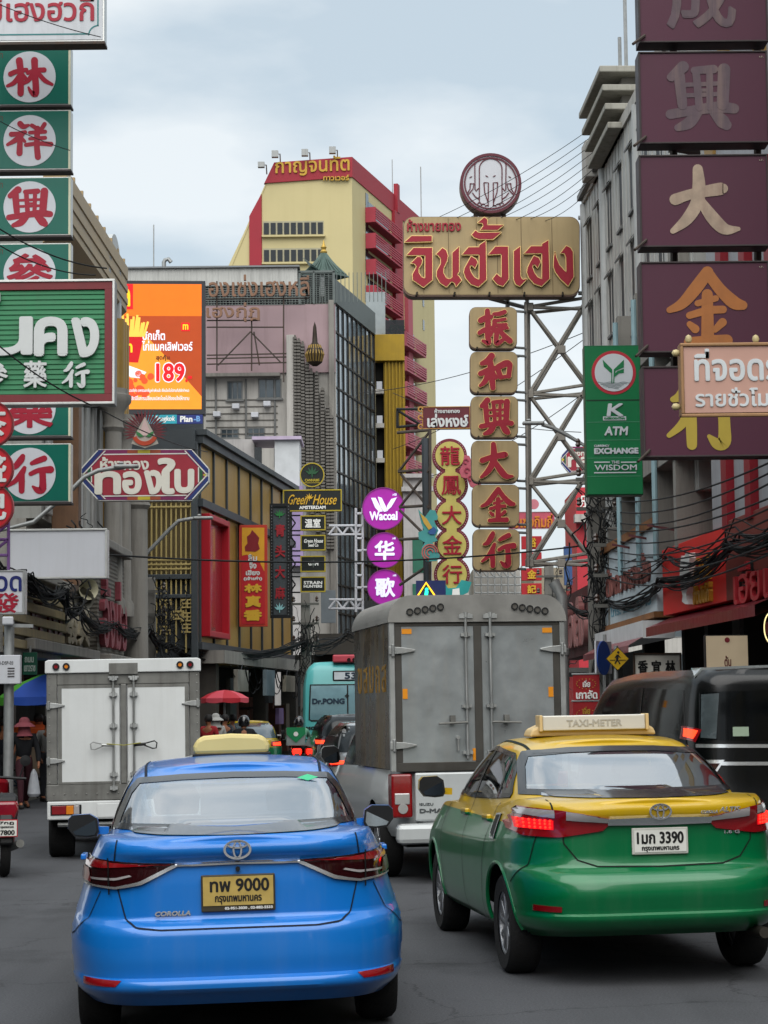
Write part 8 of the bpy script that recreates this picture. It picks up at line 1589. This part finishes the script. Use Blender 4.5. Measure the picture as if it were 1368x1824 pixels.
    blk = mat('black_cloth', '15161a', .85, var=.15, vs=8); nav = mat('navy_cloth', '1c2028', .85, var=.15); mar = mat('maroon_trousers', '3a1a22', .85, var=.12); red = mat('red_cloth', '8a1c22', .8, var=.12); jea = mat('grey_trousers', '2c2e32', .85, var=.15); gry = mat('grey_cloth', '6a6a6a', .85, var=.15); grn = mat('pale_green_jacket', '5e8f78', .8, var=.12); wh = mat('pale_cloth', '9a9a96', .8, var=.12)
    g = G(42, 1440); person('person in a pink sun hat, black jacket and maroon trousers walking with a white bag', (g.x, g.y, 0), R(-160), blk, mar, 'walk', 'sunhat', mat('dusty_pink_hat', '8a4850', .8, var=.1), 1.62)
    c = P(62, 1420, g.y); b = MB().lathe([(.02, .5), (.06, .42), (.1, .2), (.12, .05), (.09, 0), (.001, 0)], (0, 0, 0), 'Z', 14).build('carrier_bag', mat('white_plastic_bag', 'a9adb2', .35, var=.1, bump=.5, bs=12)); b.location = (c.x, g.y - .12, .22); tag(b, 'white plastic bag hanging from the hand of the person in the pink hat', 'bag')
    g2 = G(58, 1425); person('person in a dark shirt and black cap standing behind the one in the pink hat', (g2.x - .05, g2.y + 1.0, 0), R(175), nav, jea, 'stand', 'cap', h=1.72, sleeve=.5); c = P(24, 1300, 45); person('person in a red top by the lit shop on the far left', (c.x, 45, .14), R(150), red, jea, 'stand', 'hair', h=1.6, sleeve=.5)
    for px, Y, m, lb, hr in ((84, 41.5, wh, 'person in a pale shirt between the orange cart and the white truck', 'hair'), (8, 40, nav, 'person in a navy top at the far left behind the camera pole', 'cap'), (36, 47, gry, 'person in a grey shirt deep in the shade behind the food cart', 'hair')): c = P(px, 1300, Y); person(lb, (c.x, Y, .0), R(140 + px), m, jea, 'stand', hr, None, 1.66, .5)
    c = P(72, 1310, 43); t = thing('food_cart', 'street food cart with an orange cloth behind the two walkers', 'cart', (c.x, 43, .0)); MB().box(-.3, .9, -.3, .4, .5, 1.05).build('cart_box', mat('pale_cart', '8a7a68', .6, var=.2), t, bevel=.02); MB().add([(-.5, -.35, 1.45), (1, -.35, 1.38), (1, .5, 1.5), (-.5, .5, 1.6), (-.5, -.36, 1.36), (1, -.36, 1.28)], [(0, 1, 2, 3), (4, 5, 1, 0)]).build('orange_cloth', mat('orange_cloth', 'c4501c', .7, var=.08), t); mb = MB(); [mb.tube([(x, y, 0), (x, y, 1.5)], .02, 6) for x in (-.3, .9) for y in (-.3, .4)]; mb.build('cart_post', GALV, t)
    for x in (-.1, .7): MB().lathe([(.2, -.03), (.24, -.03), (.24, .03), (.2, .03)], (x, -.33, .24), 'Y', 20).build('cart_wheel', RUB, t)
    c = P(19, 1271, 44.5); t = thing('hanging_bulb', 'glowing bulb hanging in the dark shop on the left', 'lamp', c); MB().lathe([(.001, -.06), (.04, -.045), (.055, 0), (.03, .05), (.02, .08)], (0, 0, 0), 'Z', 12).build('bulb', mat('glowing_bulb', 'ffdba0', .3, emit=12, var=0), t, smooth=True); MB().tube([(0, 0, .07), (0, 0, .8)], .006, 5).build('flex', CBL, t)
    # bicycle and parked scooter at the left edge
    g = G(2, 1430); t = thing('bicycle', 'bicycle with a thin black wheel at the left kerb', 'bicycle', (g.x - .1, g.y, 0), R(70)); mb = MB()
    for y in (-.5, .52):
        o = MB().lathe([(.3, -.015), (.325, -.018), (.335, 0), (.325, .018), (.3, .015)], (0, y, .335), 'X', 32).build('wheel', RUB, t); m2 = MB(); [m2.tube([(0, y, .335), (0, y + .3 * math.cos(2 * math.pi * k / 14), .335 + .3 * math.sin(2 * math.pi * k / 14))], .003, 4) for k in range(14)]; m2.build('spokes', GALV, o)
    [mb.tube(p, .016, 8) for p in ([(0, -.5, .335), (0, 0, .35)], [(0, -.5, .335), (0, -.1, .75)], [(0, 0, .35), (0, -.14, .85)], [(0, 0, .35), (0, .42, .78)], [(0, -.1, .72), (0, .4, .8)], [(0, .52, .335), (0, .38, .98)], [(-.28, .3, 1.0), (0, .38, .99), (.28, .3, 1.0)])]; mb.build('frame', mat('bike_frame', '2b3a4a', .4, .3), t); MB().box(-.08, .08, -.28, -.02, .85, .9).build('saddle', BLK, t, bevel=.03)
    g = G(12, 1565); scooter('parked red motorbike with a white number plate at the left edge', (g.x - .08, g.y + .25, 0), R(15), mat('red_bike_paint', '8a1420', .3, .1, coat=.8), ('7กฎ', '7800'), False)
    # riders up the road
    c = P(433, 1300, 48); bk = scooter('black motorbike under the rider in black, behind the far taxi', (c.x, 48, 0), R(6), BLK, None, True, group='motorbikes in the traffic'); person('motorbike rider in black jacket and black helmet', (c.x + .0, 48.3, 0), R(6), blk, jea, 'ride', 'helmet', mat('black_helmet', '101114', .2, coat=1.0), 1.75, lean=.05)
    c = P(528, 1300, 53.5); scooter('delivery motorbike with a lit red tail lamp beside the bus', (c.x, 53.5, 0), R(5), mat('dark_bike_paint', '1a1c20', .3, coat=.6), None, True, group='motorbikes in the traffic'); person('delivery rider in pale green jacket and dark helmet', (c.x + .05, 53.9, 0), R(5), grn, jea, 'ride', 'helmet', mat('black_helmet', ''), 1.7, lean=.05); t = thing('delivery_box', 'green and grey delivery box behind the rider in pale green', 'box', (c.x - .02, 53.42, .86), R(5)); MB().box(-.24, .24, -.2, .2, 0, .45).build('box', mat('grey_bag', '7d8584', .7), t, bevel=.02); MB().prism([(-.24, .47), (.24, .47), (.24, .3), (0, .08), (-.24, .3)], -.215, -.2).build('green_flap', mat('delivery_green', '147a4a', .6), t); MB().disk(0, .3, .06, -.225, -.215, 16).build('round_badge', WHT, t)
    c = P(552, 1290, 60); person('person in dark clothes with helmet between the delivery rider and the bus', (c.x, 60, 0), R(10), blk, jea, 'ride', 'helmet', mat('black_helmet', ''), 1.7)
    for k, (px, Y, m, lb, hr) in enumerate(((372, 49.5, red, 'person in a red shirt under the red umbrella', 'hair'), (384, 51, wh, 'person in a white hat and pale shirt under the red umbrella', 'sunhat'), (400, 52, nav, 'person in a navy top right of the red umbrella pole', 'hair'), (413, 53.5, gry, 'person in grey shirt at the edge of the red umbrella', 'hair'), (388, 54, grn, 'person in a green top far behind the red umbrella', 'cap'))): c = P(px, 1300, Y); person(lb, (c.x, Y, 0), R(150 + 40 * k), m, jea, 'stand', hr, wh if hr == 'sunhat' else None, 1.66, .5, 'people by the red umbrella')
    # right pavement signs
    def warn():
        S = Sign('crossing_sign', 'yellow diamond pedestrian crossing sign on a grey post', 'traffic sign', 1080, 1153, 1120, 1194, 33); D = [(1100, 1152), (1121, 1173.5), (1100, 1195), (1079, 1173.5)]; S.poly('border', BLKT, 0, .02, D); f = S.poly('face', mat('traffic_yellow', 'b38f10', .45, var=.05), -.012, 0, [(1100, 1153.5), (1119.5, 1173.5), (1100, 1193.5), (1080.5, 1173.5)]); mb = MB(); z = lambda pts: [S.uv(*p) for p in pts]; k = S.size(1100, 1170, 1)
        for pts, w_ in (([(1100, 1166), (1099, 1175)], 4), ([(1099, 1175), (1095, 1182)], 2.2), ([(1099, 1175), (1102, 1179), (1104, 1183)], 2.2), ([(1099, 1167), (1095, 1172)], 1.6), ([(1101, 1167), (1105, 1172)], 1.6), ([(1086, 1176), (1096, 1176)], 1), ([(1102, 1176), (1115, 1176)], 1)): mb.stroke(z(pts), w_ * k, -.02, -.012)
        c = S.uv(1101, 1162); mb.disk(c[0], c[1], 2.2 * k, -.02, -.012, 12); mb.build('walking_figure', BLKT, f); S.bars('post', GALV, [((1098, 1150, .06), (1098, 1440, .06))], .035, n=8)
    warn()
    S = Sign('round_sign_edge', 'blue and white round traffic sign seen edge on beside the crossing sign', 'traffic sign', 1066, 1140, 1084, 1195, 34, 62); S.panel('plate', LGREY, 0, .03, (1062, 1142, 1090, 1200)); u, v = S.uv(1074, 1172); MB().disk(u, v, .28, -.02, 0, 24).build('blue_disc', mat('sign_blue', '2a4a94', .5), S.root); S.bars('post', GALV, [((1082, 1130, .05), (1082, 1440, .05))], .03)
    for y0, y1, lb in ((1202, 1247, 'upper red chestnut banner with white Thai word on the right pavement'), (1250, 1300, 'lower red banner below the chestnut banner')):
        S = Sign('hanging_banner', lb, 'banner', 1021, y0, 1068, y1, 34, 0, 'red banners'); f = S.panel('sheet', mat('banner_cloth_red', '8f1a20', .6, var=.1), 0, .02, None, 0); GB = mat('banner_gold', 'a8862e', .5)
        mb = MB(); cx, cy = 1044, (y0 + 16 if y0 < 1240 else y0 + 22); k = S.size(1044, y0, 1); u, v = S.uv(cx, cy)
        for j in range(16): a = 2 * math.pi * j / 16; mb.disk(u + 17 * k * math.cos(a), v + 9 * k * math.sin(a), .9 * k, -.012, 0, 8)
        mb.build('dot_ring', GB, f)
        S.text('เจี่ย', (1038, y0 + 9, 1051, y0 + 22), WHT if y0 < 1240 else GB, -.015, 0, .3, f)
        if y0 < 1240: S.text('เกาลัด', (1026, y0 + 27, 1064, y0 + 43), WHT, -.015, 0, .6, f)
        S.bars('rail', GALV, [((1018, y0 - 1, 0), (1072, y0 - 2, 0))], .015)
    c = P(1004, 1250, 31); t = thing('roadside_pole', 'grey steel pole just right of the steel cargo box', 'pole', (c.x, 31, 0)); MB().tube([(0, 0, 0), (0, 0, 3.4), (-.12, 0, 3.62)], .085, 12).build('pole', GALV, t, smooth=True); MB().lathe([(.09, 2.5), (.1, 2.52), (.1, 2.6), (.09, 2.62)], (0, 0, 0), 'Z', 14).build('collar', GALV, t)
    S = Sign('crossing_lamp', 'lit crossing signal, yellow triangle round a green walking figure above the truck', 'signal', 738, 1035, 782, 1066, 58); S.panel('blue_panel', mat('navy_panel', '1e2a5a', .5), 0, .1, (741, 1034, 794, 1064), 0); TR = mat('lit_yellow', 'f0a81c', .4, emit=1.2, var=0); mb = MB(); A = [S.uv(740, 1068), S.uv(759, 1038), S.uv(779, 1068)]; mb.stroke(A, S.size(759, 1050, 3), -.05, 0); mb.build('triangle', TR, S.root); GM = mat('lit_green_figure', '24e0a0', .4, emit=1.1, var=0); k = S.size(759, 1050, 1); mb = MB(); c = S.uv(760, 1050); mb.disk(c[0], c[1], 3 * k, -.05, 0, 12); mb.stroke([S.uv(760, 1053), S.uv(759, 1061)], 6 * k, -.05, 0); mb.stroke([S.uv(759, 1060), S.uv(754, 1068)], 3 * k, -.052, 0); mb.stroke([S.uv(759, 1060), S.uv(764, 1068)], 3 * k, -.054, 0); mb.build('walking_figure', GM, S.root); S.bars('post', GALV, [((765, 1060, .1), (765, 1268, .1))], .05)
    # loudspeakers and floodlights on the left cables
    c = P(152, 1050, 40); t = thing('loudspeaker', 'cream horn loudspeakers on a bracket under the blank lightbox', 'loudspeaker', c); mb = MB(); mb.lathe([(.04, .25), (.06, .12), (.12, 0), (.2, -.12), (.21, -.14), (.19, -.12), (.05, .1)], (0, 0, 0), 'Y', 16, Matrix.Rotation(R(35), 4, 'Z')); mb.build('horn', mat('cream_horn', '9c9880', .5), t, smooth=True); mb = MB(); mb.lathe([(.04, .25), (.06, .12), (.12, 0), (.2, -.12), (.21, -.14), (.19, -.12), (.05, .1)], (-.02, 0, -.2), 'Y', 16); mb.build('horn', mat('grey_horn', '4d4c46', .5), t, smooth=True); MB().box(-.3, .1, .1, .25, -.15, .1).build('bracket', RUSTY, t)
# ------------------------------------------------------------------ assemble
ground(); left_block(); gold_building(); concrete_building(); yellow_and_tower(); right_block(); far_end(); behind()
blue_taxi(); green_taxi(); white_truck(); silver_truck(); black_van(); city_bus()
street()
YEL = mat('far_taxi_paint', '0a5c34', .3, .2, coat=1.0, split=('a8901c', .8))
c = P(446, 1300, 55); far_car('taxi', 'distant yellow and green taxi behind the black motorbike rider', (c.x, 55, 0), R(5), 1.75, 1.5, 4.5, YEL, 'saloon')
c = P(629, 1300, 50); far_car('car', 'dark estate car with a lit tail lamp between the bus and the steel truck', (c.x, 50, 0), R(7), 1.8, 1.66, 4.6, mat('dark_car_paint', '17191d', .25, .3, coat=1.0), 'estate')
c = P(686, 1300, 33); far_car('car', 'silver hatchback with a lit tail lamp close beside the steel truck', (c.x, 33, 0), R(8), 1.75, 1.55, 4.2, mat('silver_car_paint', '8d9092', .25, .5, coat=1.0), 'estate')
bpy.context.view_layer.update()
